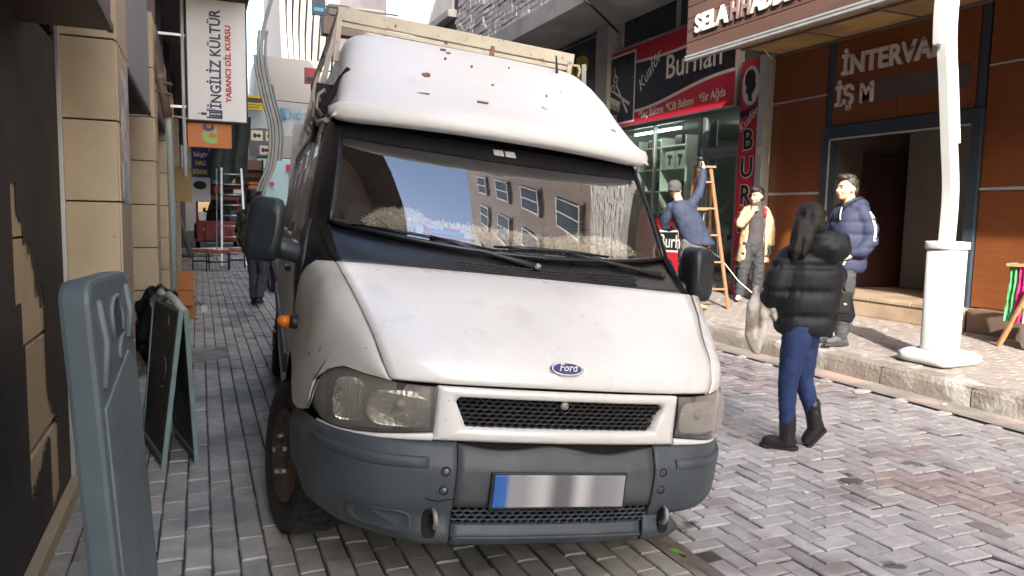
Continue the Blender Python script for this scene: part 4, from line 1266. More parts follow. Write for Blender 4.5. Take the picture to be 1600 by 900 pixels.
# next shop sign further along
ps = thing('dark_shop_sign', 'black shop sign with yellow letters beyond the concrete column', 'sign', (8.15, 16, 4.24))
part('box', B(8.12, 8.34, 14.72, 18.2, 4.24, 5.50), M_alu, ps, .006)
part('face_panel', B(8.105, 8.121, 14.76, 18.16, 4.28, 5.46), mat('sign_charcoal', (.03, .032, .042), .4), ps)
M_yel = mat('letter_gold', (.62, .46, .04), .4, var=.08)
text('SHOP', .95, .01, M_yel, ps, (8.098, 17.9, 4.48), (0, -1, 0), (0, 0, 1), bold=.03, fit=2.85)
sh2 = thing('closed_shutter', 'dark closed shutter under the black and yellow sign', 'shutter', (8.3, 16.5, .3))
part('curtain_panel', B(8.3, 8.345, 14.72, 18.2, .3, 4.2), M_dark, sh2)

# small blue sign high over the street
bl = thing('blue_hanging_sign', 'dark blue lit sign hanging high beside the concrete balcony', 'sign', (3.93, 27, 8.27))
part('panel', B(3.70, 4.16, 27.0, 27.1, 8.27, 9.6), mat('sign_navy', (.02, .05, .09), .4), bl, .01)
part('cyan_band', B(3.77, 4.09, 26.99, 27.0, 8.40, 8.52), mat('letter_cyan', (.06, .35, .55), .4), bl)
part('bracket', MB().bar((4.14, 27.05, 8.6), (6.74, 27.05, 8.6), .05, .05), M_black, bl)
rs = thing('red_hanging_sign', 'small red lit sign hanging over the street beside the van roof', 'sign', (3.27, 24, 5.43))
part('panel', B(3.06, 3.47, 24, 24.12, 5.43, 5.91), mat('sign_dark_red', (.35, .01, .025), .4), rs, .01)
part('dark_band', B(3.10, 3.43, 23.985, 24.0, 5.48, 5.62), M_black, rs)
part('bracket', MB().bar((3.45, 24.06, 5.85), (6.74, 24.06, 6.0), .04, .04), M_black, rs)

# ================================================================== wavy street lamps
M_lamp = mat('lamp_white', (0.46, 0.475, 0.46), 0.35, var=0.05, scale=4, spots=(5, .72, (.55, .53, .48)))
M_lampg = mat('lamp_grey', (0.17, 0.18, 0.185), 0.4, .3, var=0.05, scale=4)
def lamp(label, loc, sgn, curve, m, write, ext):
    t = thing('street_lamp', label, 'street lamp', loc, group='wavy street lamps')
    mb = MB()
    hw = .265
    prof = [(hw - .03, 0), (hw, .03), (hw, .09), (hw - .05, .12)]
    rows = []
    for q, z in prof:
        ring_ = []
        for k in range(32):
            a = 2 * math.pi * k / 32
            c_, s_ = math.cos(a), math.sin(a)
            e = (abs(c_) ** 12 + abs(s_) ** 12) ** (-1 / 12)
            ring_.append((q * c_ * e, q * s_ * e, z))
        rows.append(ring_)
    mb.loft(rows, True, True)
    part('base_plate', mb, m, t, world=False)
    def col(prof):
        rows = []
        for q, z in prof:
            ring_ = []
            for k in range(40):
                a = 2 * math.pi * k / 40
                c_, s_ = math.cos(a), math.sin(a)
                e = (abs(c_) ** 3 + abs(s_) ** 3) ** (-1 / 3)
                ring_.append((q * c_ * e, q * s_ * e, z))
            rows.append(ring_)
        return MB().loft(rows, True, True)
    part('pedestal', col([(.146, .11), (.148, .14), (.150, 1.08)]), m, t, world=False)
    part('collar', col([(.163, 1.075), (.168, 1.085), (.168, 1.135), (.163, 1.145), (.10, 1.15)]), m, t, world=False)
    def rib(z0, z1, dx0, dx1, dy, name):
        n = 60
        rows = []
        for k in range(n + 1):
            z = z0 + (z1 - z0) * k / n
            c_ = curve(z)
            rows.append([(c_ + dx0, -dy, z), (c_ + dx1, -dy, z), (c_ + dx1, dy, z), (c_ + dx0, dy, z)])
        part(name, MB().loft(rows, True, True, smooth=False), M_black if name == 'rib_gap_shade' else m, t, .008 if name != 'rib_gap_shade' else 0, world=False)  # black strip between the ribs stands in for shade in their gaps
    for a in ext:
        rib(*a)
    if write:
        text('İPEKYOLU BELEDİYESİ', .062, .004, M_lamp2, t, (.06, -.157, .24), (0, 0, 1), (-1, 0, 0), world=False, fit=.66)
        mb = MB()
        for k in range(4):
            for q in range(2):
                mb.box(.0 + k * .018, .011 + k * .018, -.156, -.146, .945 + q * .026, .962 + q * .026)
        part('emblem', mb, M_lamp2, t, world=False)
    return t
M_lamp2 = mat('lamp_relief', (0.50, 0.52, 0.50), 0.45, var=.05)
cn_ = lambda z: (-.02 - .04 * math.sin((z - 1.1) * 1.1) if z < 1.9 else 0)
def cr_lerp(tab, x):
    n = len(tab)
    for i in range(n - 1):
        if x <= tab[i + 1][0]:
            x0, y0 = tab[i]; x1, y1 = tab[i + 1]
            a, b = tab[max(i - 1, 0)], tab[min(i + 2, n - 1)]
            m0, m1 = (y1 - a[1]) / (x1 - a[0]), (b[1] - y0) / (b[0] - x0)
            h = x1 - x0; t = max(0, (x - x0) / h)
            return (2 * t ** 3 - 3 * t ** 2 + 1) * y0 + (t ** 3 - 2 * t ** 2 + t) * h * m0 + (-2 * t ** 3 + 3 * t ** 2) * y1 + (t ** 3 - t ** 2) * h * m1
    return tab[-1][1]
def curve_near(z):
    pts = [(1.1, 0.0), (1.6, .0), (2.05, -.07), (2.6, -.16), (2.95, -.22), (3.3, -.23), (3.8, -.18), (4.5, .02), (5.2, .2), (6.0, .2)]
    for (a, b), (c, d_) in zip(pts[:-1], pts[1:]):
        if z <= c:
            return cr_lerp(pts, z)
    return pts[-1][1]
lamp('white wavy street lamp standing on a lettered pedestal by the kerb', (6.44, 4.80, zr(6.44) + .002), 1, curve_near, M_lamp, True,
     [(1.10, 6.0, -.070, .010, .05, 'pole'), (1.10, 6.0, .026, .058, .036, 'ribbon'), (2.05, 6.0, .074, .104, .03, 'ribbon'), (2.90, 5.2, -.138, -.086, .036, 'ribbon'), (1.10, 6.0, .005, .07, .012, 'rib_gap_shade')])
def curve_far(z):
    pts = [(1.1, -.15), (1.9, -.10), (2.6, .16), (3.5, .22), (4.4, .02), (5.3, -.12), (6.0, -.05), (7.2, .28), (8.5, .5)]
    for (a, b), (c, d_) in zip(pts[:-1], pts[1:]):
        if z <= c:
            return cr_lerp(pts, z)
    return pts[-1][1]
lamp('grey wavy street lamp standing at the pavement edge behind the van', (1.62, 20, PZ), 1, curve_far, M_lampg, False,
     [(1.10, 8.4, -.05, .045, .05, 'pole'), (1.9, 5.3, -.20, -.13, .05, 'ribbon'), (1.9, 5.9, -.12, -.056, .05, 'ribbon'), (2.7, 5.9, .055, .12, .05, 'ribbon'), (2.7, 4.6, .13, .17, .05, 'ribbon')])

# small stall stand with bright cloths at the edge of the entrance
cs = thing('cloth_stand', 'wooden stand hung with green and pink cloths beside the plinth', 'stand', (7.7, 4.9, .27))
M_stick = mat('stand_wood', (.34, .17, .08), .7, var=.2, scale=8, stretch=(6, 6, 1))
part('leg', MB().bar((7.62, 5.02, .275), (7.55, 4.70, .92), .05, .03), M_stick, cs, .004)
part('leg', MB().bar((7.95, 4.55, .285), (7.62, 4.66, .92), .05, .03), M_stick, cs, .004)
part('rail', MB().bar((7.545, 4.96, 1.12), (7.75, 4.2, 1.12), .03, .03), M_stick, cs)
part('leg', MB().bar((7.74, 4.25, .28), (7.74, 4.22, 1.12), .03, .03), M_stick, cs)
for k, (y0, y1, c) in enumerate(((4.97, 4.88, (.10, .38, .15)), (4.88, 4.79, (.55, .03, .17)), (4.78, 4.5, (.5, .5, .42)))):
    m_ = mat('cloth_%d' % k, c, .85, var=.15, scale=10)
    rows = []
    for i in range(7):
        y = y0 + (y1 - y0) * i / 6
        rows.append([(7.6 + .02 * math.sin(i * 2 + q), y, 1.14 - .12 * q) for q in range(6)])
    mb = MB().loft(rows); mb.loft([[(p[0] + .03, p[1], p[2]) for p in rw] for rw in rows])
    part('cloth', mb, m_, cs)
single('white_bucket', MB().lathe([(.11, 0), (.13, .05), (.15, .42), (.16, .43), (.15, .40), (.02, .38)], (7.72, 4.72, .28), 18), M_signwht, 'white plastic bucket under the cloth stand', 'bucket', (7.72, 4.72, .275))
# ================================================================== white van
VAN = thing('van', 'white high-roof van with grey bumper, rusty roof rack and fleece on the dashboard', 'van', (1.1636, 2.3816, 0), (0, rad(5.58), rad(-4.5)))
M_paint = mat('van_white', (0.80, 0.787, 0.755), 0.30, var=0.045, scale=2.2, coat=.6, bump=.012, bscale=4,
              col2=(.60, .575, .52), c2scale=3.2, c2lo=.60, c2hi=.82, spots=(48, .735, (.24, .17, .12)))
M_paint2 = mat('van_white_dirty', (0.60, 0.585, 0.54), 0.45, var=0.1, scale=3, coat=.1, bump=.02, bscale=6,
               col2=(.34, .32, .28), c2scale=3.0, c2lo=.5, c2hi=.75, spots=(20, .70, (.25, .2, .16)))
M_roof = mat('van_roof_fibreglass', (0.82, 0.81, 0.79), 0.45, var=0.03, scale=2.2, bump=.02, bscale=3,
             spots=(11, .735, (.28, .13, .075)), col2=(.66, .62, .57), c2scale=2.4, c2lo=.62, c2hi=.8)
M_bump = mat('bumper_grey', (0.062, 0.076, 0.088), 0.5, var=0.14, scale=5, bump=.08, bscale=90,
             col2=(.10, .115, .125), c2scale=4, c2lo=.52, c2hi=.75)
M_bumpc = mat('bumper_grey_worn', (0.072, 0.078, 0.084), 0.5, var=0.14, scale=7, bump=.08, bscale=90, col2=(.115, .12, .122), c2scale=5, c2lo=.5, c2hi=.7)
M_vblack = mat('van_black_trim', (0.009, 0.010, 0.012), 0.3, var=0.3, scale=5)
M_vplast = mat('van_black_plastic', (0.018, 0.021, 0.023), 0.45, var=0.2, scale=8, bump=.06, bscale=120)
M_mirr = mat('mirror_plastic', (0.02, 0.027, 0.031), 0.42, var=0.12, scale=6, bump=.06, bscale=120)
M_void = mat('van_void', (0.008, 0.008, 0.008), 0.9, var=0)  # near-black, put in as shade for gaps and holes; serves dark parts too
M_tyre = mat('tyre_rubber', (0.022, 0.022, 0.023), 0.8, var=0.3, scale=12, bump=.15, bscale=50)
M_rim = mat('rusty_rim', (0.12, 0.09, 0.068), 0.7, .2, var=0.3, scale=10, spots=(14, .55, (.10, .05, .03)))
M_cab = mat('cab_dark', (0.028, 0.026, 0.026), 0.85, var=0.3, scale=4)
M_dash = mat('dashboard', (0.035, 0.036, 0.038), 0.7, var=0.2, scale=8)
M_screen = glass('windscreen', (0.72, 0.76, 0.76), 2.2, dirt=0.02)
M_lens = glass('headlamp_lens', (0.93, 0.92, 0.87), 1.2, dirt=0.32)
M_chrome = mat('reflector', (0.75, 0.74, 0.70), 0.22, .9, var=.05, scale=9, bump=.2, bscale=60)
M_bezel = mat('headlamp_bezel', (0.40, 0.39, 0.36), 0.4, .3, var=.15, scale=9)
M_amber = mat('amber', (0.62, 0.16, 0.01), 0.25, var=.1)
M_rust = mat('rusty_rack', (0.60, 0.55, 0.43), 0.7, var=0.1, scale=5, bump=.2, bscale=40, col2=(.30, .12, .05), c2scale=7, c2lo=.60, c2hi=.66, spots=(25, .66, (.25, .10, .05)))
M_steel = mat('dull_steel', (0.34, 0.32, 0.29), 0.5, .5, var=.15, scale=9)

def lerp(tab, x):
    if x <= tab[0][0]: return tab[0][1]
    for (a, b), (c, d_) in zip(tab[:-1], tab[1:]):
        if x <= c:
            return b + (d_ - b) * (x - a) / (c - a)
    return tab[-1][1]
def smooth_lerp(tab, x):
    # Catmull-Rom style through the table
    n = len(tab)
    if x <= tab[0][0]: return tab[0][1]
    if x >= tab[-1][0]: return tab[-1][1]
    for i in range(n - 1):
        if x <= tab[i + 1][0]:
            x0, y0 = tab[i]; x1, y1 = tab[i + 1]
            m0 = (tab[i + 1][1] - tab[max(i - 1, 0)][1]) / (tab[i + 1][0] - tab[max(i - 1, 0)][0])
            m1 = (tab[min(i + 2, n - 1)][1] - tab[i][1]) / (tab[min(i + 2, n - 1)][0] - tab[i][0])
            h = x1 - x0; t = (x - x0) / h
            return (2 * t ** 3 - 3 * t ** 2 + 1) * y0 + (t ** 3 - 2 * t ** 2 + t) * h * m0 + (-2 * t ** 3 + 3 * t ** 2) * y1 + (t ** 3 - t ** 2) * h * m1
S_TAB = [(0, 0), (.2, .003), (.4, .014), (.5, .026), (.6, .048), (.7, .092), (.8, .19), (.87, .30), (.915, .42), (.94, .56), (.945, .64)]
P_TAB = [(.60, .03), (.68, .03), (.86, .033), (.90, .040), (.946, .06), (1.0, .12), (1.08, .27), (1.16, .44), (1.20, .54), (1.245, .66)]
W_TAB = [(.6, 1), (.92, 1), (1.0, .82), (1.08, .48), (1.16, .06), (1.245, -.22)]
def sx(x): return smooth_lerp(S_TAB, abs(x))
def D(x, z): return smooth_lerp(P_TAB, z) + sx(x) * lerp(W_TAB, z)
E_TAB = [(.870, .655), (.92, .68), (1.0, .712), (1.08, .748), (1.16, .79), (1.245, .838)]
def xe(z): return smooth_lerp(E_TAB, z)
def vpart(name, mb, m, parent=VAN, bevel=0.0, label=None, merge=True):
    return part(name, mb, m, parent, bevel, world=False, label=label, merge=merge)
def sheet2(mb, rows, th):
    """loft an open grid and give it a back side th behind along +y (closed rim)"""
    mb.loft(rows)
    back = [[(p[0], p[1] + th, p[2]) for p in r_] for r_ in rows]
    mb.loft(back)
    rim = rows[0] + [r_[-1] for r_ in rows[1:]] + rows[-1][::-1][1:] + [r_[0] for r_ in rows[::-1][1:-1]]
    rb = [(p[0], p[1] + th, p[2]) for p in rim]
    mb.loft([rim, rb], True, smooth=False)
    return mb

# bonnet --------------------------------------------------------------
rows = []
zs = [.872, .876, .884, .90, .925, .95, .98, 1.01, 1.045, 1.08, 1.12, 1.16, 1.20, 1.23, 1.243]
for i, z in enumerate(zs):
    w_ = xe(z) - .006
    rows.append([(w_ * t, D(w_ * t, z) + (.012 if i == 0 else (.004 if i == 1 else 0)), z + .004 * (1 - t * t)) for t in [k / 20 - 1 for k in range(41)]])
bonnet = vpart('bonnet', sheet2(MB(), rows, .012), M_paint)
# oval badge
Eu, Ev = Vector((1, 0, 0)), Vector((0, .55, .835)); En = Eu.cross(Ev)
ec = Vector((-.004, D(0, .946) - .003, .950))
def oval(a, b, d0, d1, m, nm, par):
    mb = MB(); n = 36
    ring = lambda d_, s_: [ec + Eu * a * s_ * math.cos(2 * math.pi * k / n) + Ev * b * s_ * math.sin(2 * math.pi * k / n) + En * d_ for k in range(n)]
    mb.loft([ring(d0, 1), ring(d1 * .7, 1), ring(d1, .93)], True, True)
    return vpart(nm, mb, m, par)
bd = oval(.068, .0285, 0, .010, mat('badge_chrome', (.7, .72, .75), .18, 1.0, var=.03), 'badge', bonnet)
oval(.060, .0235, .005, .0118, mat('badge_blue', (.012, .04, .16), .2, var=.05, coat=.5), 'badge_field', bonnet)
text('Ford', .043, .0008, mat('badge_letter', (.75, .77, .8), .2, .6, var=.02), bonnet, ec + Eu * 0 - Ev * .011 + En * .0135, Eu, Ev, world=False, align='CENTER', shear=.35, fit=.078, bold=.0004)

# black inner shell, coloured as the shade in the panel gaps
vpart('gap_shade_shell', MB().box(-.62, .62, .13, .9, .42, .86).box(-.72, .72, .70, 1.0, .42, 1.2), M_void)
# front panel with grille opening ------------------------------------
def contour(x0, x1, z0, z1, r_, top_in=0.0, n=5):
    """rounded rectangle contour, bottom may be narrower"""
    pts = []
    for (cx, cz, a0) in ((x1 - r_ - top_in, z0 + r_, -90), (x1 - r_, z1 - r_, 0), (x0 + r_, z1 - r_, 90), (x0 + r_ + top_in, z0 + r_, 180)):
        for k in range(n + 1):
            a = rad(a0 + 90 * k / n)
            pts.append((cx + r_ * math.cos(a), cz + r_ * math.sin(a)))
    return pts
def resample(pts, n):
    pts = pts + [pts[0]]
    Ls = [0]
    for a, b in zip(pts[:-1], pts[1:]): Ls.append(Ls[-1] + math.dist(a, b))
    out = []
    for k in range(n):
        s_ = Ls[-1] * k / n
        for i in range(len(pts) - 1):
            if Ls[i + 1] >= s_:
                t = (s_ - Ls[i]) / max(1e-9, Ls[i + 1] - Ls[i])
                out.append((pts[i][0] + (pts[i + 1][0] - pts[i][0]) * t, pts[i][1] + (pts[i + 1][1] - pts[i][1]) * t)); break
    return out
outer = contour(-.488, .488, .672, .866, .006)
inner = contour(-.418, .418, .722, .832, .02, .035)
mid = [(o_[0] * .25 + i_[0] * .75, o_[1] * .25 + i_[1] * .75) for o_, i_ in zip(outer, inner)]
mid2 = [(o_[0] * .8 + i_[0] * .2, o_[1] * .8 + i_[1] * .2) for o_, i_ in zip(outer, inner)]
def dens(c):  # subdivide every segment for curvature
    out = []
    for a, b in zip(c, c[1:] + c[:1]):
        for q in range(4): out.append((a[0] + (b[0] - a[0]) * q / 4, a[1] + (b[1] - a[1]) * q / 4))
    return out
def ringrow(c, dy): return [(x, D(x, z) + dy, z) for x, z in dens(c)]
mb = MB().loft([ringrow(outer, .02), ringrow(outer, .004), ringrow(mid2, -.002), ringrow(mid, -.004), ringrow(inner, .006), ringrow(inner, .05)], True)
fpn = vpart('front_panel', mb, M_paint)
# honeycomb grille
def honey(x0, x1, z0, z1, cw_, ch, y_of, th, fn_in):
    mb = MB()
    nz_ = int(round((z1 - z0) / (ch * .75)))
    for j in range(nz_ + 1):
        z = z0 + j * ch * .75
        n = int((x1 - x0) / cw_) + 1
        for i in range(n + 1):
            x = x0 + i * cw_ + (cw_ / 2 if j % 2 else 0)
            if not fn_in(x, z): continue
            y = y_of(x, z)
            o_, i_ = [], []
            for k in range(6):
                a = rad(60 * k + 30)
                o_.append((x + cw_ * .577 * math.cos(a), z + ch * .5 * math.sin(a)))
                i_.append((x + cw_ * .577 * .76 * math.cos(a), z + ch * .5 * .70 * math.sin(a)))
            for k in range(6):
                q = (k + 1) % 6
                vs = [(o_[k][0], y, o_[k][1]), (o_[q][0], y, o_[q][1]), (i_[q][0], y + th * .2, i_[q][1]), (i_[k][0], y + th * .2, i_[k][1]), (i_[q][0], y + th, i_[q][1]), (i_[k][0], y + th, i_[k][1])]
                mb.add(vs, [(0, 1, 2, 3), (3, 2, 4, 5)])
    return mb
M_gril = mat('grille_black', (0.03, 0.031, 0.032), 0.4, var=.2, scale=8)
gri = vpart('grille', honey(-.40, .40, .732, .826, .0315, .0205, lambda x, z: D(x, z) + .022, .012, lambda x, z: abs(x) < .415 - (.83 - z) * .33 - .0 and z < .834), M_gril, fpn, merge=False)
rows = [[(x * .43 / .43, D(x, z) + .055, z) for x in [-.43 + .86 * k / 20 for k in range(21)]] for z in (.71, .84)]
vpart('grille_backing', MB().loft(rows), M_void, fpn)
lk = MB().lathe([(.016, 0), (.016, -.012), (.012, -.016), (.003, -.016)], (-.0, D(0, .815) + .022, .815), 14, 'Y')
vpart('bonnet_lock', lk, M_steel, fpn)

# headlamps -----------------------------------------------------------
HT = [(.492, .864), (.60, .866), (.70, .874), (.78, .884), (.82, .878), (.86, .84), (.885, .80)]
HB = [(.492, .703), (.60, .692), (.70, .680), (.80, .668), (.85, .670), (.875, .685), (.885, .70)]
def lamp_patch(s_, off, inset=0.0, n=20, nz_=8):
    rows = []
    for k in range(n + 1):
        x = .492 + inset + (.885 - .492 - inset * 2) * k / n
        zt, zb = smooth_lerp(HT, x) - inset, smooth_lerp(HB, x) + inset
        rows.append([(s_ * x, D(x, zb + (zt - zb) * j / nz_) + off - .008 * math.sin(math.pi * j / nz_), zb + (zt - zb) * j / nz_) for j in range(nz_ + 1)])
    return rows
for s_ in (-1, 1):
    hl_ = vpart('headlight', sheet2(MB(), lamp_patch(s_, .055), .04), M_bezel)
    mb = MB()
    rr_ = lamp_patch(s_, .0)
    rim = rr_[0] + [r_[-1] for r_ in rr_[1:]] + rr_[-1][::-1][1:] + [r_[0] for r_ in rr_[::-1][1:-1]]
    mb.loft([rim, [(p[0], p[1] + .06, p[2]) for p in rim]], True, smooth=False)
    vpart('lamp_rim', mb, M_vblack, hl_)
    vpart('lens', MB().loft(rr_), M_lens, hl_)
    def bowl(cx, cz, rx, rz, m, dep=.035):
        mb = MB(); rows = []
        for j in range(6):
            t = j / 5
            q = 1 - t * .9
            rows.append([(s_ * (cx + rx * q * math.copysign(abs(math.cos(a)) ** .6, math.cos(a))), D(cx, cz) + .016 + dep * math.sin(t * math.pi / 2) + .30 * (cx + rx * q * math.cos(a) - cx), cz + rz * q * math.copysign(abs(math.sin(a)) ** .6, math.sin(a))) for a in [2 * math.pi * k / 28 for k in range(28)]])
        mb.loft(rows, True, True)
        return mb
    vpart('reflector', bowl(.618, .772, .104, .066, M_chrome), M_chrome, hl_)
    vpart('reflector', bowl(.778, .775, .055, .080, M_chrome, .02), M_chrome, hl_)
    vpart('bulb_cap', MB().ell((s_ * .612, D(.612, .78) + .02, .785), (.021, .02, .021)), M_steel, hl_)
    vpart('bulb_cap', MB().ell((s_ * .585, D(.6, .75) + .02, .748), (.008, .012, .008)), M_bezel, hl_)
    for k in range(9):   # ribs in the turn-signal chamber
        x = .735 + k * .011
        vpart('lens_rib', MB().tube([(s_ * x, D(x, .72) + .004, .715), (s_ * x, D(x, .775) + .002, .775), (s_ * x, D(x, .84) + .004, .838)], .0022, 5), M_lens, hl_)
    # painted strip under the lamp
    rows = []
    for k in range(17):
        x = .490 + (.872 - .490) * k / 16
        zt = smooth_lerp(HB, min(x, .85)) - .006
        zb = min(.668 - .012 * ((x - .49) / .38), zt - .004)
        rows.append([(s_ * x, D(x, z) + (.004 if j in (0, 4) else -.003), z) for j, z in enumerate([zb + (zt - zb) * q / 4 for q in range(5)])])
    vpart('lamp_surround', sheet2(MB(), rows, .01), M_paint)

# front wings ----------------------------------------------------------
EDGE = [(.655, D(.655, .872), .872), (.68, D(.68, .92), .92), (.712, D(.712, 1.0), 1.0), (.748, D(.748, 1.08), 1.08), (.79, D(.79, 1.16), 1.16), (.838, D(.838, 1.243), 1.243)]
def edge_at(t):
    f_ = t * 5; i = min(4, int(f_)); q = f_ - i
    return Vector(EDGE[i]).lerp(Vector(EDGE[i + 1]), q)
for s_ in (-1, 1):
    rows = []
    n = 50
    for k in range(n + 1):
        t = k / n
        a = edge_at(t)
        # lower boundary: along the lamp top first, then along the wheel-arch line on the side
        L_ = [(.0, (.665, D(.665, .872), .874)), (.16, (.74, D(.74, .88), .882)), (.32, (.80, D(.80, .885), .890)), (.42, (.85, D(.85, .86), .866)), (.48, (.895, .365, .80)), (.54, (.908, .39, .69)), (.60, (.932, .48, .664)), (.67, (.95, .58, .662)), (.73, (.957, .66, .72)), (.80, (.958, .76, .785)), (.9, (.958, .93, .81)), (1.0, (.957, 1.16, .75))]
        for (ta, pa), (tb, pb_) in zip(L_[:-1], L_[1:]):
            if t <= tb + 1e-9:
                b = Vector(pa).lerp(Vector(pb_), (t - ta) / (tb - ta)); break
        row = []
        out = Vector((1, -.35 * (1 - t), .55))
        span = (b - a).length
        for j in range(11):
            u = j / 10
            p = a.lerp(b, u)
            # shoulder: bulge outwards near the top
            bul = math.sin(math.pi * min(1, u ** .62)) * .20 * span
            p = p + Vector((.55 * bul, -.25 * bul * (1 - t), .42 * bul))
            p.x = min(p.x, .96)
            row.append((s_ * (p.x + .002), p.y, p.z))
        rows.append(row)
    mb = MB().loft(rows)
    mb.loft([[(p[0] - s_ * .012, p[1] + .006, p[2] - .004) for p in r_] for r_ in rows])
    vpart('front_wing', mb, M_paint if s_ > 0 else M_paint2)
    # side indicator
    ind = vpart('side_indicator', MB().tube([(s_ * .925, .80, .955), (s_ * .965, .79, .957), (s_ * .985, .79, .957)], [.030, .030, .026], 14), M_vplast)
    vpart('amber_lens', MB().tube([(s_ * .985, .79, .957), (s_ * 1.01, .79, .958), (s_ * 1.028, .79, .958), (s_ * 1.034, .79, .958)], [.0265, .0265, .02, .008], 14), M_amber, ind)

# bumper ----------------------------------------------------------------
PATH = [(x, sx(x)) for x in [k * .02 for k in range(0, 47)]] + [(.935, .52), (.942, .58), (.945, .645)]
Q_TAB = [(.28, .035), (.31, .012), (.335, .006), (.36, .014), (.40, .020), (.43, .010), (.47, .002), (.52, -.003), (.57, -.004), (.60, .0), (.612, .012), (.64, .02), (.66, .03), (.672, .05)]
def bumper_rows(s_, x0, zb, zt, N=12, x_end=9):
    rows = []
    for (x, y) in PATH:
        if x < x0 - 1e-6 or x > x_end: continue
        a, b = zb(x, y), zt(x, y)
        nx = min(1, max(0, (x - .86) / .08))
        col_ = []
        for j in range(N + 1):
            z = a + (b - a) * j / N
            q = smooth_lerp(Q_TAB, z)
            # pull the foot of the corner in
            foot = max(0, .42 - z) * (.6 if x > .7 else .6 * max(0, (x - .5) / .2))
            col_.append((s_ * (x - q * nx - foot * .55), y + q * (1 - nx) + foot * .8 * (1 - nx), z))
        rows.append(col_)
    return rows
lc = vpart('bumper_corner', sheet2(MB(), bumper_rows(-1, .39, lambda x, y: .292 if x < .8 else .292 + (x - .8) * .45 + max(0, y - .45) * .3, lambda x, y: .666 - .012 * max(0, (x - .6) / .3), 18), .02), M_bump)
rc = vpart('bumper_corner', sheet2(MB(), bumper_rows(1, .39, lambda x, y: .395 + max(0, y - .45) * .2, lambda x, y: .666 - .012 * max(0, (x - .6) / .3), 16), .02), M_bump)
vpart('corner_foot', sheet2(MB(), bumper_rows(1, .37, lambda x, y: .292, lambda x, y: .394 - max(0, x - .50) * .75, 8, .585), .02), M_bump, rc)
# centre panel with plate
def cpan(x0, x1, z0, z1, dy, n=24, m=8, top=None):
    rows = []
    for k in range(n + 1):
        x = x0 + (x1 - x0) * k / n
        zt = z1 if top is None else top(x)
        rows.append([(x, sx(x) + dy + smooth_lerp(Q_TAB, z0 + (zt - z0) * j / m), z0 + (zt - z0) * j / m) for j in range(m + 1)])
    return rows
bc = vpart('bumper_centre', sheet2(MB(), cpan(-.396, .396, .437, .655, .004, top=lambda x: .652 + .010 * math.cos(x * 14) - .012 * max(0, math.cos((x - .12) * 9))), .02), M_bumpc)
vpart('lower_lip', sheet2(MB(), cpan(-.397, .366, .292, .372, -.002), .03), M_bump)
vpart('lower_lip_ledge', sheet2(MB(), cpan(-.395, .364, .322, .334, -.014, m=3), .02), M_bump)
vpart('lower_grille', honey(-.40, .40, .378, .430, .0315, .021, lambda x, z: sx(x) + .022, .012, lambda x, z: abs(x) < .40), M_bump, bc, merge=False)
rows = [[(x, sx(x) + .06, z) for x in [-.50 + 1.0 * k / 20 for k in range(21)]] for z in (.30, .70)]
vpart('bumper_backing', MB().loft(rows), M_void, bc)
for s_, cc in ((-1, lc), (1, rc)):
    # rub strip
    rows = []
    for k in range(13):
        x = .50 + .40 * k / 12
        e = .011 * math.sin(math.pi * min(1, max(0, .04 + k / 12 * .92))) ** .3
        rows.append([(s_ * x, sx(x) - (.0 if j in (0, 4) else e) + .0, .572 + .045 * j / 4) for j in range(5)])
    vpart('rub_strip', sheet2(MB(), rows, .012), M_bump, cc)
    for z in (.571, .502):
        x = .438
        y = sx(x) + smooth_lerp(Q_TAB, z)
        sc_ = vpart('screw_hole_black', MB().lathe([(.0175, .004), (.0175, -.0015), (.013, -.002), (.0125, .004), (.002, .004)], (s_ * x, y, z), 16, 'Y'), M_void, cc)  # blackened disc puts the shade inside the hole into its colour
        vpart('screw', MB().lathe([(.008, .002), (.008, -.002), (.002, -.003)], (s_ * x + .002, y - .0005, z + .002), 10, 'Y'), M_steel if s_ < 0 else M_rim, sc_)
    # towing eye slot: black disc coloured as the shade of the opening
    mb = MB(); x = .475; hgt = .052
    mb.prism([(x + .026 * math.copysign(abs(math.cos(a)) ** .5, math.cos(a)), .375 + hgt * math.copysign(abs(math.sin(a)) ** .7, math.sin(a))) for a in [2 * math.pi * k / 24 for k in range(24)]],
             lambda u, v, d_: (s_ * u, sx(u) + smooth_lerp(Q_TAB, v) + d_, v), -.004, .01)
    sl_ = vpart('tow_slot_black', mb, M_void, cc)
    vpart('tow_hook', MB().tube([(s_ * .462, .05, .36), (s_ * .460, .0, .375), (s_ * .462, -.016, .40), (s_ * .466, .0, .425), (s_ * .47, .04, .43)], [.008, .010, .010, .009, .006], 8), M_steel, sl_)
# blanked fog-lamp recess on the left corner
mb = MB()
ring_ = lambda q, dy: [(-(.655 + .115 * q * math.copysign(abs(math.cos(a)) ** .55, math.cos(a))), 0, .375 + .040 * q * math.copysign(abs(math.sin(a)) ** .6, math.sin(a)), dy) for a in [2 * math.pi * k / 36 for k in range(36)]]
def fogrow(q, dy):
    out = []
    for (x, _, z, d_) in ring_(q, dy):
        ax = -x
        foot = max(0, .42 - z) * (.6 if ax > .7 else .6 * max(0, (ax - .5) / .2))
        out.append((x + foot * .55, sx(ax) + smooth_lerp(Q_TAB, z) + foot * .8 + d_, z))
    return out
mb.loft([fogrow(1.05, .002), fogrow(1.0, -.008), fogrow(.92, -.008), fogrow(.86, -.001), fogrow(.6, -.002), fogrow(.3, -.002), fogrow(.02, -.002)], True, True)
vpart('fog_blank', mb, M_bump, lc)
vpart('bumper_crack', MB().tube([(-.50, sx(.5) - .002, .470), (-.475, sx(.475) - .002, .464), (-.45, sx(.45) - .002, .462), (-.425, sx(.42) - .002, .468), (-.395, sx(.39) - .002, .472)], .0022, 5), M_void, lc)
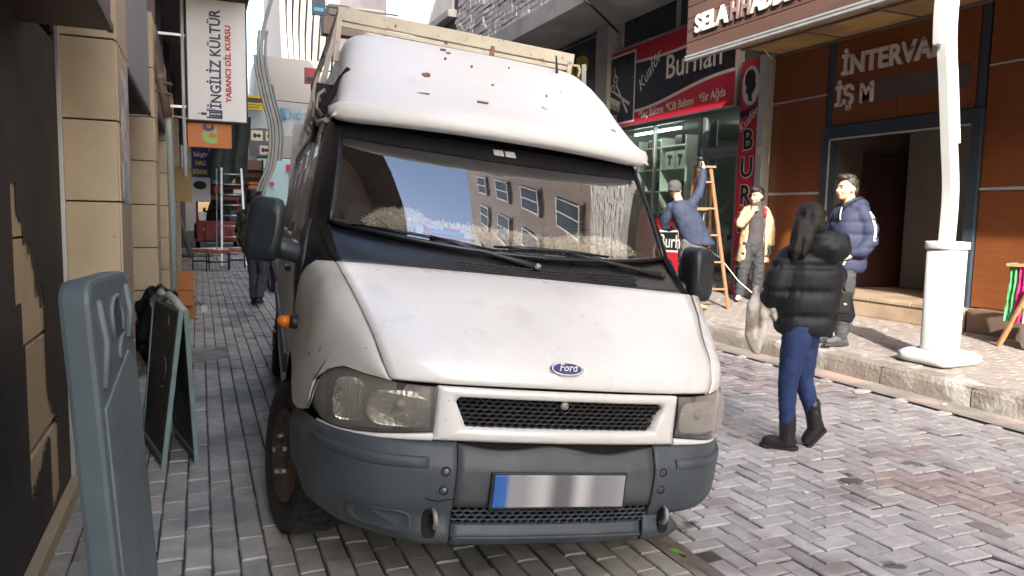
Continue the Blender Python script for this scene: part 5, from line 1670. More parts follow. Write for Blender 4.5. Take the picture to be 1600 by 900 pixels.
# broken bracket hanging at the right corner
vpart('broken_bracket', MB().bar((.60, .22, .39), (.74, .30, .36), .03, .03).bar((.66, .2, .40), (.80, .34, .40), .02, .05).tube([(.58, .2, .40), (.64, .17, .375), (.71, .24, .385)], .012, 8), M_steel, rc)
# number plate (its characters are blurred away in the photograph)
plt = bpy.data.materials.new('number_plate'); plt.use_nodes = True
N, L = plt.node_tree.nodes, plt.node_tree.links
bb = N['Principled BSDF']; bb.inputs['Roughness'].default_value = .45
tc = N.new('ShaderNodeTexCoord'); sp_ = N.new('ShaderNodeSeparateXYZ'); L.new(tc.outputs['Object'], sp_.inputs[0])
cr = N.new('ShaderNodeValToRGB'); cr.color_ramp.interpolation = 'EASE'
mr = N.new('ShaderNodeMapRange'); mr.inputs[1].default_value = -.26; mr.inputs[2].default_value = .26
L.new(sp_.outputs['X'], mr.inputs[0]); L.new(mr.outputs[0], cr.inputs[0])
els = [(0.0, (.03, .12, .42)), (.075, (.035, .14, .45)), (.12, (.30, .31, .34)), (.2, (.30, .30, .31)), (.36, (.52, .52, .52)), (.48, (.14, .14, .15)), (.55, (.15, .15, .16)), (.66, (.55, .54, .54)), (.78, (.24, .24, .25)), (.88, (.27, .27, .28)), (1.0, (.34, .34, .35))]
while len(cr.color_ramp.elements) < len(els): cr.color_ramp.elements.new(.5)
for e_, (p_, c_) in zip(cr.color_ramp.elements, els): e_.position = p_; e_.color = (*c_, 1)
L.new(cr.outputs[0], bb.inputs['Base Color'])
np_ = vpart('number_plate', B(-.262, .262, -.014, .0, .447, .567), plt, bc, .004, label='blurred grey number plate with blue end band')
vpart('plate_holder', B(-.272, .272, -.008, .004, .437, .575), M_vplast, bc, .004)

# cowl, wipers ------------------------------------------------------------
def G(x, t):
    """windscreen surface: t = 0 at the foot, 1 at the head"""
    hw = .845 + (.80 - .845) * t
    u = (x / hw) ** 2
    y0, z0 = .735 + .19 * u * (.6 + .4 * u), 1.340 + .058 * u
    y1, z1 = 1.185 + .14 * u, 1.865 + .022 * u
    bow = .012 * math.sin(math.pi * t)
    return Vector((x, y0 + (y1 - y0) * t - bow, z0 + (z1 - z0) * t + bow))
rows = []
for k in range(33):
    u = k / 16 - 1
    xa = .836 * u
    a = Vector((xa, D(xa, 1.243) + .004, 1.238))
    xb = .90 * u
    b = G(xb if abs(xb) < .86 else math.copysign(.86, xb), 0.02) + Vector((xb - (xb if abs(xb) < .86 else math.copysign(.86, xb)), .02, -.012))
    row = []
    for j in range(7):
        t = j / 6
        p = a.lerp(b, t); p.z += -.012 * math.sin(math.pi * t) + .0
        row.append(tuple(p))
    rows.append(row)
cowl = vpart('cowl', sheet2(MB(), rows, .01), M_vblack)
# perforated vents in the cowl
for (xa, xb) in ((-.30, .28), (.30, .64)):
    mb = MB()
    for i in range(int((xb - xa) / .022)):
        for j in range(5):
            x = xa + i * .022 + (.011 if j % 2 else 0)
            t = .10 + .11 * j
            a = Vector((x * .93, D(x * .93, 1.243) + .004, 1.238)); b = G(x, .02) + Vector((0, .02, -.012))
            p = a.lerp(b, t); p.z += -.012 * math.sin(math.pi * t) + .0035
            mb.bar(p - Vector((.008, 0, 0)), p + Vector((.008, 0, 0)), .006, .006)
            mb.bar(p + Vector((.008, 0, 0)), p + Vector((.012, .012, .002)), .005, .005)
    vpart('cowl_vent', mb, M_vplast, cowl, merge=False)
def wiper(piv, kn, b0, b1):
    w_ = vpart('wiper', MB().tube([piv + Vector((0, .02, -.02)), piv, piv.lerp(kn, .25), piv.lerp(kn, .7), kn], [.016, .016, .012, .009, .006], 8), M_vplast, VAN)
    vpart('blade', MB().tube([b0, b0.lerp(b1, .3) + Vector((0, -.004, .006)), b0.lerp(b1, .7) + Vector((0, -.004, .006)), b1], [.005, .009, .009, .005], 8), M_vblack, w_)
    vpart('pivot_cap', MB().ell(piv, (.02, .02, .016)), M_steel if piv.x < .5 else M_vplast, w_)
def on(x, t, d_=.014): return G(x, t) + Vector((0, -.7, .72)) * d_
wiper(Vector((.075, .705, 1.30)), on(-.42, .035), on(-.76, .0), on(-.12, .0))
wiper(Vector((.77, .79, 1.315)), on(.24, .04), on(-.13, .03), on(.46, .02))

# windscreen -----------------------------------------------------------
def gl_rows(x_in, t0, t1, d_=0.0, n=24, m=10):
    rows = []
    for k in range(n + 1):
        u = k / n * 2 - 1
        row = []
        for j in range(m + 1):
            t = t0 + (t1 - t0) * j / m
            hw = .845 + (.80 - .845) * t - x_in
            row.append(tuple(G(hw * u, t) + Vector((0, -.7, .72)) * d_))
        rows.append(row)
    return rows
vpart('windscreen', MB().loft(gl_rows(.0, .0, 1.02)), M_screen)
tb_ = vpart('tint_band', MB().loft(gl_rows(.012, .83, 1.0, .003)), mat('tint_film', (.010, .010, .011), .55, var=.2, scale=5, spec=.25), VAN, label='black tint strip along the top of the windscreen')
st_ = MB()
for x in (-.035, .028):
    a, b = on(x - .026, .905, .004), on(x + .026, .955, .004)
    st_.add([on(x - .026, .900, .007), on(x + .026, .900, .007), on(x + .024, .962, .007), on(x - .028, .958, .007), on(x - .026, .900, .004), on(x + .026, .900, .004), on(x + .024, .962, .004), on(x - .028, .958, .004)],
            [(0, 1, 2, 3), (7, 6, 5, 4), (0, 4, 5, 1), (1, 5, 6, 2), (2, 6, 7, 3), (3, 7, 4, 0)])
vpart('toll_sticker', st_, M_paper, tb_)
# rubber surround
mb = MB()
edge_pts = [G(-.838, 0)] + [G(-.838 * (1 - k / 12) + .838 * (k / 12), 0.0) for k in range(1, 13)]
mb.tube([tuple(p) for p in [G(.845 * (k / 12 - 1), .0) for k in range(25)]], .012, 8)
for s_ in (-1, 1):
    mb.tube([tuple(G(s_ * (.845 - .045 * t), t)) for t in [k / 10 for k in range(11)]], .014, 8)
vpart('windscreen_seal', mb, M_vblack, merge=False)
# black pillars either side
for s_ in (-1, 1):
    rows = []
    for k in range(11):
        t = k / 10
        a = G(s_ * (.845 - .045 * t), t * 1.03)
        hw = .845 - .045 * t
        zz = a.z
        outx = lerp([(1.2, .955), (1.5, .93), (1.9, .868)], zz)
        rows.append([tuple(a + Vector((0, .004, 0))), (s_ * (hw + (outx - hw) * .5), a.y + .03, zz - .003), (s_ * (outx - .006), a.y + .085, zz - .01), (s_ * outx, a.y + .17, zz - .015), (s_ * outx, a.y + .26, zz - .02)])
    rows.insert(0, [(s_ * .832, .66, 1.235), (s_ * .87, .70, 1.225), (s_ * .93, .78, 1.19), (s_ * .958, .90, 1.14), (s_ * .958, 1.16, 1.10)])
    mb = MB().loft(rows); mb.loft([[(p[0] - s_ * .02, p[1] + .02, p[2]) for p in r_] for r_ in rows])
    vpart('screen_pillar', mb, M_vblack)

# body sides -------------------------------------------------------------
def sidex(z): return lerp([(.3, .93), (.55, .957), (1.15, .957), (1.5, .932), (1.95, .862), (2.2, .84)], z)
for s_ in (-1, 1):
    rows = []
    ys = [1.16, 1.3, 1.6, 2.0, 2.6, 3.3, 3.75, 3.95, 4.2, 4.45, 4.65, 5.0, 5.3]
    for y in ys:
        zb = .34
        d_ = min(abs(y - 4.2), abs(y - .93))
        if d_ < .45: zb = .42 + math.sqrt(max(0, .45 ** 2 - d_ ** 2)) * .8
        y_f = lambda z: y if y > 1.3 else max(y, lerp([(1.2, 1.10), (1.9, 1.5)], z))
        zz = [zb + (1.95 - zb) * j / 12 for j in range(13)]
        rows.append([(s_ * sidex(z), y_f(z), z) for z in zz])
    mb = MB().loft(rows); mb.loft([[(p[0] - s_ * .03, p[1], p[2]) for p in r_] for r_ in rows])
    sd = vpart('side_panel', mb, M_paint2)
    # side windows and dark trim
    for (y0, y1, z0, z1) in ((1.42, 2.05, 1.26, 1.84), (2.15, 3.0, 1.28, 1.84), (3.1, 4.0, 1.28, 1.84), (4.1, 5.0, 1.28, 1.84)):
        a0 = y0 - .20 if y0 < 2 else y0
        q = [(s_ * (sidex(z0) + .004), a0, z0), (s_ * (sidex(z0) + .004), y1, z0), (s_ * (sidex(z1) + .004), y1, z1), (s_ * (sidex(z1) + .004), y0 + (.08 if y0 < 2 else 0), z1)]
        q2 = [(p[0] - s_ * .012, p[1], p[2]) for p in q]
        vpart('side_window', MB().add(q + q2, [(0, 1, 2, 3), (7, 6, 5, 4), (0, 4, 5, 1), (1, 5, 6, 2), (2, 6, 7, 3), (3, 7, 4, 0)]), mat('van_side_glass', (.012, .014, .016), .06, var=.1), sd)
        vpart('window_trim', MB().tube([(s_ * (sidex(z0) + .008), a0, z0), (s_ * (sidex(z0) + .008), y1, z0)], .012, 6).tube([(s_ * (sidex(z0) + .006), y1 + .05, z0), (s_ * (sidex(z1) + .006), y1 + .05, z1)], .014, 6), M_alu, sd)
    vpart('door_handle', MB().box(*sorted((s_ * .955, s_ * .985)), 2.0, 2.16, 1.08, 1.11), M_vplast, sd, .006)
    vpart('rub_strip', MB().box(*sorted((s_ * .955, s_ * .972)), 1.35, 5.2, .62, .72), M_bump, sd, .005)
    # drip rail
    vpart('drip_rail', MB().tube([(s_ * .87, 1.42, 1.90), (s_ * .872, 2.0, 1.955), (s_ * .872, 5.3, 1.955)], .014, 8), M_paint2, sd)
vpart('rear_wall', B(-.93, .93, 5.28, 5.33, .34, 2.3), M_paint2)
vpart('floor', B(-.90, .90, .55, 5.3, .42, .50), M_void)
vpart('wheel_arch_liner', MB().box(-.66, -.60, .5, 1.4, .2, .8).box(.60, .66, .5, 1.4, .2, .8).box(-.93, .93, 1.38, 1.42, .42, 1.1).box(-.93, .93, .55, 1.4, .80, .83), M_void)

# high roof ------------------------------------------------------------
R_ST = [(1.037, 1.912, .862, .20), (1.031, 1.94, .862, .20), (1.042, 1.972, .86, .198), (1.08, 2.005, .858, .192), (1.14, 2.035, .856, .185), (1.22, 2.078, .853, .17), (1.40, 2.19, .845, .14), (1.60, 2.32, .835, .10), (1.80, 2.425, .825, .06), (2.0, 2.51, .82, .03), (2.25, 2.565, .815, .01), (2.8, 2.59, .81, 0), (4.0, 2.595, .80, 0), (5.1, 2.56, .80, 0), (5.3, 2.40, .80, 0)]
rows = []
for (yc, zc, hw, sw) in R_ST:
    zb = 1.90
    row = []
    for k in range(45):
        a = math.pi * k / 44
        c_, s__ = math.cos(a), math.sin(a)
        n_ = 9.0
        x = -hw * math.copysign(abs(c_) ** (2 / n_), c_)
        h = abs(s__) ** (2 / n_)
        row.append((x * (1 - .045 * h), yc + sw * (x / hw) ** 2, zb + (zc - zb) * h))
    rows.append(row)
rf = vpart('roof', MB().loft(rows), M_roof)
# front lip
rows = []
for k in range(41):
    u = k / 20 - 1
    x = .875 * u
    e = math.sqrt(max(0.0, 1 - abs(u) ** 14))
    yc, zc = 1.115 + .185 * u * u, 1.926 + .004 * u * u
    ry, rz = .075 * (.25 + .75 * e), (.034 + .014 * abs(u) ** 3) * (.25 + .75 * e)
    rows.append([(x, yc + ry * math.copysign(abs(math.cos(a)) ** .6, math.cos(a)), zc + rz * math.copysign(abs(math.sin(a)) ** .6, math.sin(a)) + (.012 if math.sin(a) > .3 else 0)) for a in [2 * math.pi * q / 16 for q in range(16)]])
vpart('roof_lip', MB().loft(rows, True, True), M_roof, rf)
def roof_pt(x, y):
    zc = smooth_lerp([(a, b) for a, b, _, _ in R_ST], y - .03)
    return Vector((x, y, zc))
# rust chips and filler patches on the roof
M_chip = mat('rust_chip', (.26, .135, .085), .9, var=.25, scale=30)
r = random.Random(21)
for k, (x, y, a_, b_) in enumerate(((-.38, 1.45, .036, .018), (-.22, 1.88, .024, .008), (-.20, 1.82, .02, .007), (-.42, 1.24, .045, .0025), (-.12, 1.23, .05, .002), (-.10, 1.64, .009, .007), (.30, 1.45, .006, .006), (-.02, 1.45, .010, .005), (.42, 1.55, .006, .005), (-.24, 1.70, .012, .004), (-.52, 1.9, .014, .004), (.15, 1.75, .006, .004), (.5, 1.3, .006, .004), (-.6, 1.6, .008, .005))):
    zc = lambda yy: smooth_lerp([(q[0], q[1]) for q in R_ST], yy)
    base = lambda xx, yy: Vector((xx, yy + lerp([(1.0, .19), (1.4, .14), (1.8, .06), (2.2, .01)], yy) * (xx / .84) ** 2, 1.90 + (zc(yy) - 1.90) * (1 - (abs(xx) / .84) ** 4.2 * .5) ** 1.0))
    pts = []
    for q in range(12):
        an = 2 * math.pi * q / 12
        f_ = r.uniform(.65, 1.15)
        pts.append(base(x + a_ * .7 * f_ * math.cos(an), y + b_ * 1.3 * f_ * math.sin(an)) + Vector((0, -.004, .005)))
    mb = MB().add(pts + [p + Vector((0, .02, -.02)) for p in pts], [tuple(range(12))] + [(i, (i + 1) % 12, 12 + (i + 1) % 12, 12 + i) for i in range(12)])
    vpart('rust_chip', mb, M_chip, rf)
fl = MB().add([(-.845, 1.46, 2.03), (-.795, 1.46, 2.20), (-.765, 1.40, 2.165), (-.80, 1.34, 2.00)], [(0, 1, 2, 3)])
# aerial
an_ = vpart('aerial', MB().tube([(.50, 1.90, 2.40), (.505, 1.90, 2.47), (.50, 1.93, 2.57)], [.012, .009, .005], 8), M_vblack, rf)
vpart('aerial_foot', MB().ell((.50, 1.90, 2.415), (.04, .05, .018)), M_steel, an_)
# latches along the left gutter
for s_ in (-1, 1):
    mb = MB()
    mb.bar((s_ * .875, 1.55, 1.98), (s_ * .80, 1.60, 2.16), .03, .02)
    mb.bar((s_ * .80, 1.60, 2.16), (s_ * .775, 1.56, 2.20), .02, .012)
    vpart('roof_strap', mb, M_vplast, rf)
    for y in (1.75, 2.1, 2.5, 2.9):
        vpart('gutter_hook', MB().tube([(s_ * .875, y, 1.96), (s_ * .91, y, 2.0), (s_ * .905, y, 2.07), (s_ * .87, y, 2.10)], .012, 7), M_steel, rf)

# roof rack --------------------------------------------------------------
rk = vpart('roof_rack', MB().box(-.815, .725, 2.19, 2.225, 2.595, 2.672), M_rust, VAN, .004)
vpart('cross_bar', MB().box(-.80, .71, 2.20, 2.23, 2.562, 2.588), M_rust, rk, .003)
vpart('cross_bar', MB().box(-.80, .72, 4.9, 4.93, 2.60, 2.64), M_rust, rk, .003)
for x in (-.815, .69):
    vpart('side_rail', MB().box(x, x + .035, 2.23, 5.1, 2.62, 2.67), M_rust, rk, .003)
for x in (-.80, .16, .70):
    for y in (2.205, 3.11, 4.9):
        vpart('upright', MB().bar((x, y, 2.35 if abs(x) > .5 else 2.54), (x, y, 2.62), .03, .03), M_chip if x == .16 else M_rust, rk)
vpart('rail_hook', MB().tube([(.72, 2.20, 2.60), (.76, 2.19, 2.60), (.775, 2.19, 2.57), (.765, 2.19, 2.53)], .009, 7), M_rust, rk)
for s_ in (-1, 1):
    vpart('rack_leg', MB().bar((s_ * .80, 2.2, 2.62), (s_ * .90, 2.25, 1.98), .03, .02), M_steel, rk)
    vpart('rack_leg', MB().bar((s_ * .80, 4.0, 2.62), (s_ * .90, 4.0, 1.98), .03, .02), M_steel, rk)

# mirrors ---------------------------------------------------------------
for s_ in (-1, 1):
    rows = []
    cx, cz = (s_ * 1.118 if s_ < 0 else 1.065), 1.335
    for j, (q, y) in enumerate(((.55, .855), (.86, .865), (.97, .885), (1.0, .93), (1.0, .99), (.94, 1.005))):
        row = []
        for k in range(28):
            a = 2 * math.pi * k / 28
            c_, s__ = math.cos(a), math.sin(a)
            e = (abs(c_) ** 4.5 + abs(s__) ** 4.5) ** (-1 / 4.5)
            row.append((cx + .078 * q * c_ * e - s_ * .008 * s__, y + .02 * (c_ * s_), cz + .142 * q * s__ * e))
        rows.append(row)
    mr_ = vpart('mirror', MB().loft(rows, True, True), M_mirr, VAN)
    vpart('mirror_glass', MB().prism([(cx + .066 * (abs(math.cos(a)) ** 4.5 + abs(math.sin(a)) ** 4.5) ** (-1 / 4.5) * math.cos(a), cz + .128 * (abs(math.cos(a)) ** 4.5 + abs(math.sin(a)) ** 4.5) ** (-1 / 4.5) * math.sin(a)) for a in [2 * math.pi * k / 24 for k in range(24)]], lambda u, v, d_: (u, d_, v), 1.004, 1.010), MATS.get('mirror') or M_chrome, mr_)
    rows = []
    for (x, y, z, ry, rz) in ((1.075, .935, 1.265, .045, .052), (1.02, .94, 1.255, .042, .048), (.975, .95, 1.245, .04, .046), (.935, .97, 1.23, .05, .065)):
        rows.append([(s_ * x, y + ry * math.cos(a), z + rz * math.sin(a)) for a in [2 * math.pi * k / 14 for k in range(14)]])
    vpart('mirror_arm', MB().loft(rows, True, True), M_mirr, mr_)
    rows = []
    for (z, y, x, ry, rx) in ((1.40, 1.03, .925, .035, .02), (1.30, .99, .94, .07, .028), (1.20, .96, .945, .075, .032), (1.10, .95, .945, .05, .03), (1.02, .94, .94, .03, .022)):
        rows.append([(s_ * (x + rx * math.cos(a)), y + ry * math.sin(a), z) for a in [2 * math.pi * k / 14 for k in range(14)]])
    vpart('mirror_foot', MB().loft(rows, True, True), M_vplast, mr_)

# wheels ------------------------------------------------------------------
def wheel(x, y, z, s_, steer):
    Mw = Matrix.Translation((x, y, z)) @ Matrix.Rotation(steer, 4, 'Z')
    prof = [(.20, -.075), (.22, -.095), (.29, -.108), (.322, -.10), (.335, -.08), (.337, 0), (.335, .08), (.322, .10), (.29, .108), (.22, .095), (.20, .075)]
    mb = MB(); rows = []
    for r_, h in prof:
        rows.append([tuple(Mw @ Vector((h, r_ * math.cos(2 * math.pi * k / 48), r_ * math.sin(2 * math.pi * k / 48)))) for k in range(48)])
    mb.loft(rows, True, True)
    wv = vpart('wheel', mb, M_tyre, VAN)
    mb = MB()
    for k in range(46):
        a = 2 * math.pi * k / 46
        for h0, h1, da in ((-.09, -.05, .02), (-.045, .0, .0), (.005, .045, .02), (.05, .09, 0)):
            vs = []
            for rr_ in (.333, .342):
                for hh in (h0, h1):
                    for aa in (a + da, a + da + .09):
                        vs.append(tuple(Mw @ Vector((hh, rr_ * math.cos(aa), rr_ * math.sin(aa)))))
            mb.add(vs, [(0, 1, 3, 2), (4, 6, 7, 5), (0, 4, 5, 1), (2, 3, 7, 6), (0, 2, 6, 4), (1, 5, 7, 3)])
    vpart('tread', mb, M_tyre, wv, merge=False)
    mb = MB(); rows = []
    for r_, h in ((.205, .098), (.20, .07), (.17, .062), (.15, .085), (.10, .10), (.06, .10), (.055, .12), (.02, .122)):
        rows.append([tuple(Mw @ Vector((s_ * h, r_ * math.cos(2 * math.pi * k / 32), r_ * math.sin(2 * math.pi * k / 32)))) for k in range(32)])
    mb.loft(rows, True, True)
    rm_ = vpart('rim', mb, M_rim, wv)
    for k in range(5):
        a = 2 * math.pi * k / 5
        vpart('wheel_nut', MB().tube([Mw @ Vector((s_ * .09, .085 * math.cos(a), .085 * math.sin(a))), Mw @ Vector((s_ * .125, .085 * math.cos(a), .085 * math.sin(a)))], .013, 6), M_steel, rm_)
wheel(-.855, .93, .338, -1, rad(13))
wheel(.855, .93, .425, 1, rad(13))
wheel(-.85, 4.2, .338, -1, 0)
wheel(.85, 4.2, .425, 1, 0)

# cab interior --------------------------------------------------------------
rows = []
for k in range(17):
    u = k / 8 - 1
    x = .84 * u
    a = G(x, .01)
    rows.append([(x, a.y + .03, a.z - .02), (x, a.y + .14, a.z + .012), (x, a.y + .30, a.z + .02), (x, a.y + .42, a.z - .05), (x, a.y + .45, a.z - .5)])
dsh = vpart('dashboard', MB().loft(rows), M_dash)
vpart('bulkhead', B(-.90, .90, 2.15, 2.2, .5, 2.2), M_cab)
vpart('headlining', B(-.80, .80, 1.36, 2.2, 1.90, 1.93), M_cab)
for (x, hw) in ((-.47, .24), (.22, .24), (.64, .2)):
    bk_ = vpart('seat_back', B(x - hw, x + hw, 1.66, 1.80, .8, 1.52), M_cab, VAN, .05)
    vpart('headrest', MB().ell((x, 1.70, 1.63), (.125, .06, .10)), M_cab, bk_)
tor = [(-.47 + .19 * math.cos(a), 1.28 + .10 * math.sin(a), 1.30 + .16 * math.sin(a)) for a in [2 * math.pi * k / 24 for k in range(25)]]
vpart('steering_wheel', MB().tube([(p[0] + .94, p[1], p[2]) for p in tor], .015, 8), M_vblack)

# things lying on the dashboard
Mvan = Matrix.Translation((1.1636, 2.3816, 0)) @ Matrix.Rotation(rad(-4.5), 4, 'Z') @ Matrix.Rotation(rad(5.58), 4, 'Y')
M_fleece = mat('fleece', (0.78, 0.67, 0.53), 0.95, var=0.18, scale=14, rnd=0)
def fleece(name, pts, label):
    loc_ = Mvan @ Vector(pts[len(pts) // 2][:3])
    base = MB()
    P = [Vector(p[:3]) for p in pts]
    rs = [p[3] for p in pts]
    fine, fr_ = [], []
    for i in range(len(P) - 1):
        for q in range(6):
            t = q / 6
            fine.append(P[i].lerp(P[i + 1], t)); fr_.append(rs[i] + (rs[i + 1] - rs[i]) * t)
    fine.append(P[-1]); fr_.append(rs[-1])
    mb = MB().tube([Mvan @ p - loc_ for p in fine], fr_, 14)
    o = link(name, mb.mesh(name), M_fleece); o.location = loc_
    tag(o, label, 'fleece', 'fleeces on the dashboard')
    r = random.Random(len(pts) * 7 + int(pts[0][0] * 100))
    tuft = MB()
    for i in range(3200):
        j = r.randrange(len(fine) - 1)
        c = fine[j].lerp(fine[j + 1], r.random())
        dr_ = Vector((r.gauss(0, .35), r.gauss(-.35, 1), r.gauss(.35, 1))).normalized()
        a = c + dr_ * fr_[j] * .9
        tip = c + dr_ * (fr_[j] * 1.0 + r.uniform(.003, .013)) + Vector((r.gauss(0, .007), r.gauss(0, .005), r.gauss(-.003, .007)))
        sd_ = dr_.orthogonal().normalized(); s2 = dr_.cross(sd_)
        wv = r.uniform(.004, .009)
        tuft.add([Mvan @ (a + sd_ * wv) - loc_, Mvan @ (a - sd_ * wv * .5 + s2 * wv) - loc_, Mvan @ (a - sd_ * wv * .5 - s2 * wv) - loc_, Mvan @ tip - loc_], [(0, 1, 3), (1, 2, 3), (2, 0, 3)])
    t_ = link('wool_tufts', tuft.mesh('wool_tufts', fixn=False), M_fleece, o); t_['kind'] = 'stuff'
gz = lambda x: G(x, 0).z + .012
fleece('fleece_cover', [(-.66, 1.06, gz(-.66) + .02, .03), (-.60, 1.02, gz(-.6) + .045, .055), (-.50, .99, gz(-.5) + .06, .062), (-.42, .97, gz(-.4) + .05, .05)], 'beige fleece bundle at the passenger end of the dashboard')
fleece('fleece_cover', [(-.42, .985, gz(-.4) + .052, .036), (-.25, .97, gz(-.2) + .06, .034), (-.05, .965, gz(0) + .06, .034), (.10, .965, gz(.1) + .055, .03), (.22, .97, gz(.2) + .045, .028)], 'narrow beige fleece strip along the middle of the dashboard')
fleece('fleece_cover', [(.24, .965, gz(.2) + .04, .04), (.36, .96, gz(.3) + .05, .052), (.52, .97, gz(.5) + .045, .052), (.64, 1.0, gz(.6) + .02, .04), (.70, 1.03, gz(.7) + .0, .03)], 'thick beige fleece roll at the driver end of the dashboard')
pp = thing('printed_paper', 'white paper with red and blue print lying on the dashboard', 'paper', tuple(Mvan @ Vector((-.32, .90, 1.37))))
o0 = Vector(pp.location)
q = [Vector((-.47, .815, G(-.47, 0).z + .012)), Vector((-.17, .79, G(-.17, 0).z + .014)), Vector((-.16, .955, G(-.16, 0).z + .085)), Vector((-.46, .965, G(-.46, 0).z + .085))]
def bil(u, v): return Mvan @ (q[0].lerp(q[1], u).lerp(q[3].lerp(q[2], u), v)) - o0
mb = MB()
mb.loft([[bil(i / 8, j / 6) + Vector((0, -.004, .006)) * math.sin(i * 1.4) for j in range(7)] for i in range(9)])
mb.loft([[bil(i / 8, j / 6) + Vector((0, -.004, .006)) * math.sin(i * 1.4) + Vector((0, .002, -.002)) for j in range(7)] for i in range(9)])
part('sheet', mb, M_white, pp, world=False)
for (u0, u1, v0, v1, c) in ((.1, .9, .2, .3, M_redl), (.2, .75, .38, .62, M_bblue), (.45, .7, .6, .8, M_redl), (.12, .2, .3, .7, M_redl)):
    mb = MB(); nn = Vector((0, -.004, .006))
    g_ = [bil(u0, v0), bil(u1, v0), bil(u1, v1), bil(u0, v1)]
    mb.add([p + nn * 1.6 for p in g_] + [p + nn * 1.2 for p in g_], [(0, 1, 2, 3), (7, 6, 5, 4), (0, 4, 5, 1), (1, 5, 6, 2), (2, 6, 7, 3), (3, 7, 4, 0)])
    part('print', mb, c, pp, world=False)
# ================================================================== people
def solid(name, mb, voxel, m, parent=None, smooth=4, disp=None, factor=0.5):
    """fuse overlapping closed shapes into one continuous skin (voxel remesh), soften it, then displace it"""
    me = mb.mesh('tmp')
    o = bpy.data.objects.new('tmp', me); COL.objects.link(o)
    md = o.modifiers.new('r', 'REMESH'); md.mode = 'VOXEL'; md.voxel_size = voxel; md.use_smooth_shade = True
    if smooth:
        sm = o.modifiers.new('s', 'SMOOTH'); sm.iterations = smooth; sm.factor = factor
    dg = bpy.context.evaluated_depsgraph_get()
    out = bpy.data.meshes.new_from_object(o.evaluated_get(dg))
    bpy.data.objects.remove(o); bpy.data.meshes.remove(me)
    out.name = name
    if disp:
        nr = [v.normal.copy() for v in out.vertices]
        for v, n in zip(out.vertices, nr):
            v.co = v.co + n * disp(v.co, n)
    for p in out.polygons: p.use_smooth = True
    out.materials.clear()
    return link(name, out, m, parent)

def folds(amp, fx, fz, seed=0.0):
    return lambda p, n: amp * (noise.noise(Vector((p.x * fx, p.y * fx, p.z * fz)) + Vector((seed, seed, 0))) + .5 * noise.noise(Vector((p.x * fx * 2.3, p.y * fx * 2.3, p.z * fz * 2.3)) + Vector((0, seed, 4))))
def quilt(amp, step, z0, extra=.004, ztop=9):
    def f_(p, n):
        if p.z > ztop:
            return extra * 1.6 * noise.noise(p * 16)
        zz = p.z + .012 * noise.noise(Vector((p.x * 7, p.y * 7, 1)))
        dz = abs(((zz - z0) / step + .5) % 1.0 - .5) * step
        pucker = .35 * noise.noise(Vector((p.x * 55, p.y * 55, p.z * 6)))
        return amp * (1 - math.exp(-(dz / .024) ** 2) - .6) + amp * pucker * math.exp(-(dz / .035) ** 2) + extra * noise.noise(p * 10)
    return f_

M_skin = mat('skin', (0.44, 0.245, 0.165), 0.5, var=0.06, scale=20)
M_skin2 = mat('skin_pale', (0.50, 0.30, 0.21), 0.5, var=0.06, scale=20)
M_hair = mat('hair_black', (0.010, 0.008, 0.008), 0.5, var=0.4, spec=.35, scale=30, stretch=(6, 6, .6), bump=.3, bscale=60)
M_hair2 = mat('hair_dark_brown', (0.022, 0.016, 0.012), 0.5, var=0.4, scale=40, bump=.5, bscale=60)
M_puffb = mat('puffer_black', (0.012, 0.015, 0.020), 0.6, var=0.2, scale=8, spec=.35, bump=.12, bscale=28)
M_puffn = mat('puffer_navy', (0.024, 0.028, 0.056), 0.75, var=0.12, scale=8, spec=.3, bump=.12, bscale=26)
M_denim = mat('denim_blue', (0.014, 0.033, 0.115), 0.8, var=0.25, scale=9, bump=.08, bscale=90, col2=(.028, .062, .19), c2scale=6, c2lo=.5, c2hi=.7)
M_boot = mat('boot_black', (0.016, 0.016, 0.017), 0.45, var=0.2, scale=9)
M_sole = mat('sole_black', (0.02, 0.02, 0.02), 0.8, var=0.2)
M_parka = mat('parka_beige', (0.36, 0.265, 0.165), 0.8, var=0.1, scale=7, bump=.15, bscale=22)
M_shirt = mat('shirt_charcoal', (0.045, 0.04, 0.042), 0.85, var=0.15, scale=10, bump=.1)
M_trou = mat('trousers_dark', (0.03, 0.031, 0.033), 0.85, var=0.2, scale=9, bump=.15, bscale=20)
M_jeansg = mat('jeans_grey', (0.075, 0.075, 0.078), 0.85, var=0.2, scale=8, bump=.15, bscale=20)
M_jackb = mat('jacket_blue', (0.018, 0.025, 0.052), 0.8, var=0.14, scale=6, bump=.15, bscale=18)
M_beanie = mat('beanie_grey', (0.06, 0.055, 0.055), 0.95, var=0.2, scale=30, bump=.3, bscale=120)
M_camo = mat('camo', (0.03, 0.034, 0.028), 0.8, var=0.2, scale=6, col2=(.16, .19, .035), c2scale=13, c2lo=.52, c2hi=.56, spots=(11, .6, (.008, .008, .008)))
M_sneak = mat('sneaker_white', (0.55, 0.52, 0.48), 0.7, var=.12, scale=12)
M_sneakd = mat('sneaker_dark', (0.05, 0.05, 0.052), 0.7, var=.2, scale=12)
M_brown = mat('shoe_brown', (0.30, 0.17, 0.09), 0.6, var=.15, scale=12)
M_eye = mat('eye_dark', (0.02, 0.015, 0.012), 0.2, var=.1)
M_lip = mat('lip', (0.35, 0.13, 0.11), 0.5, var=.05)
V3 = Vector

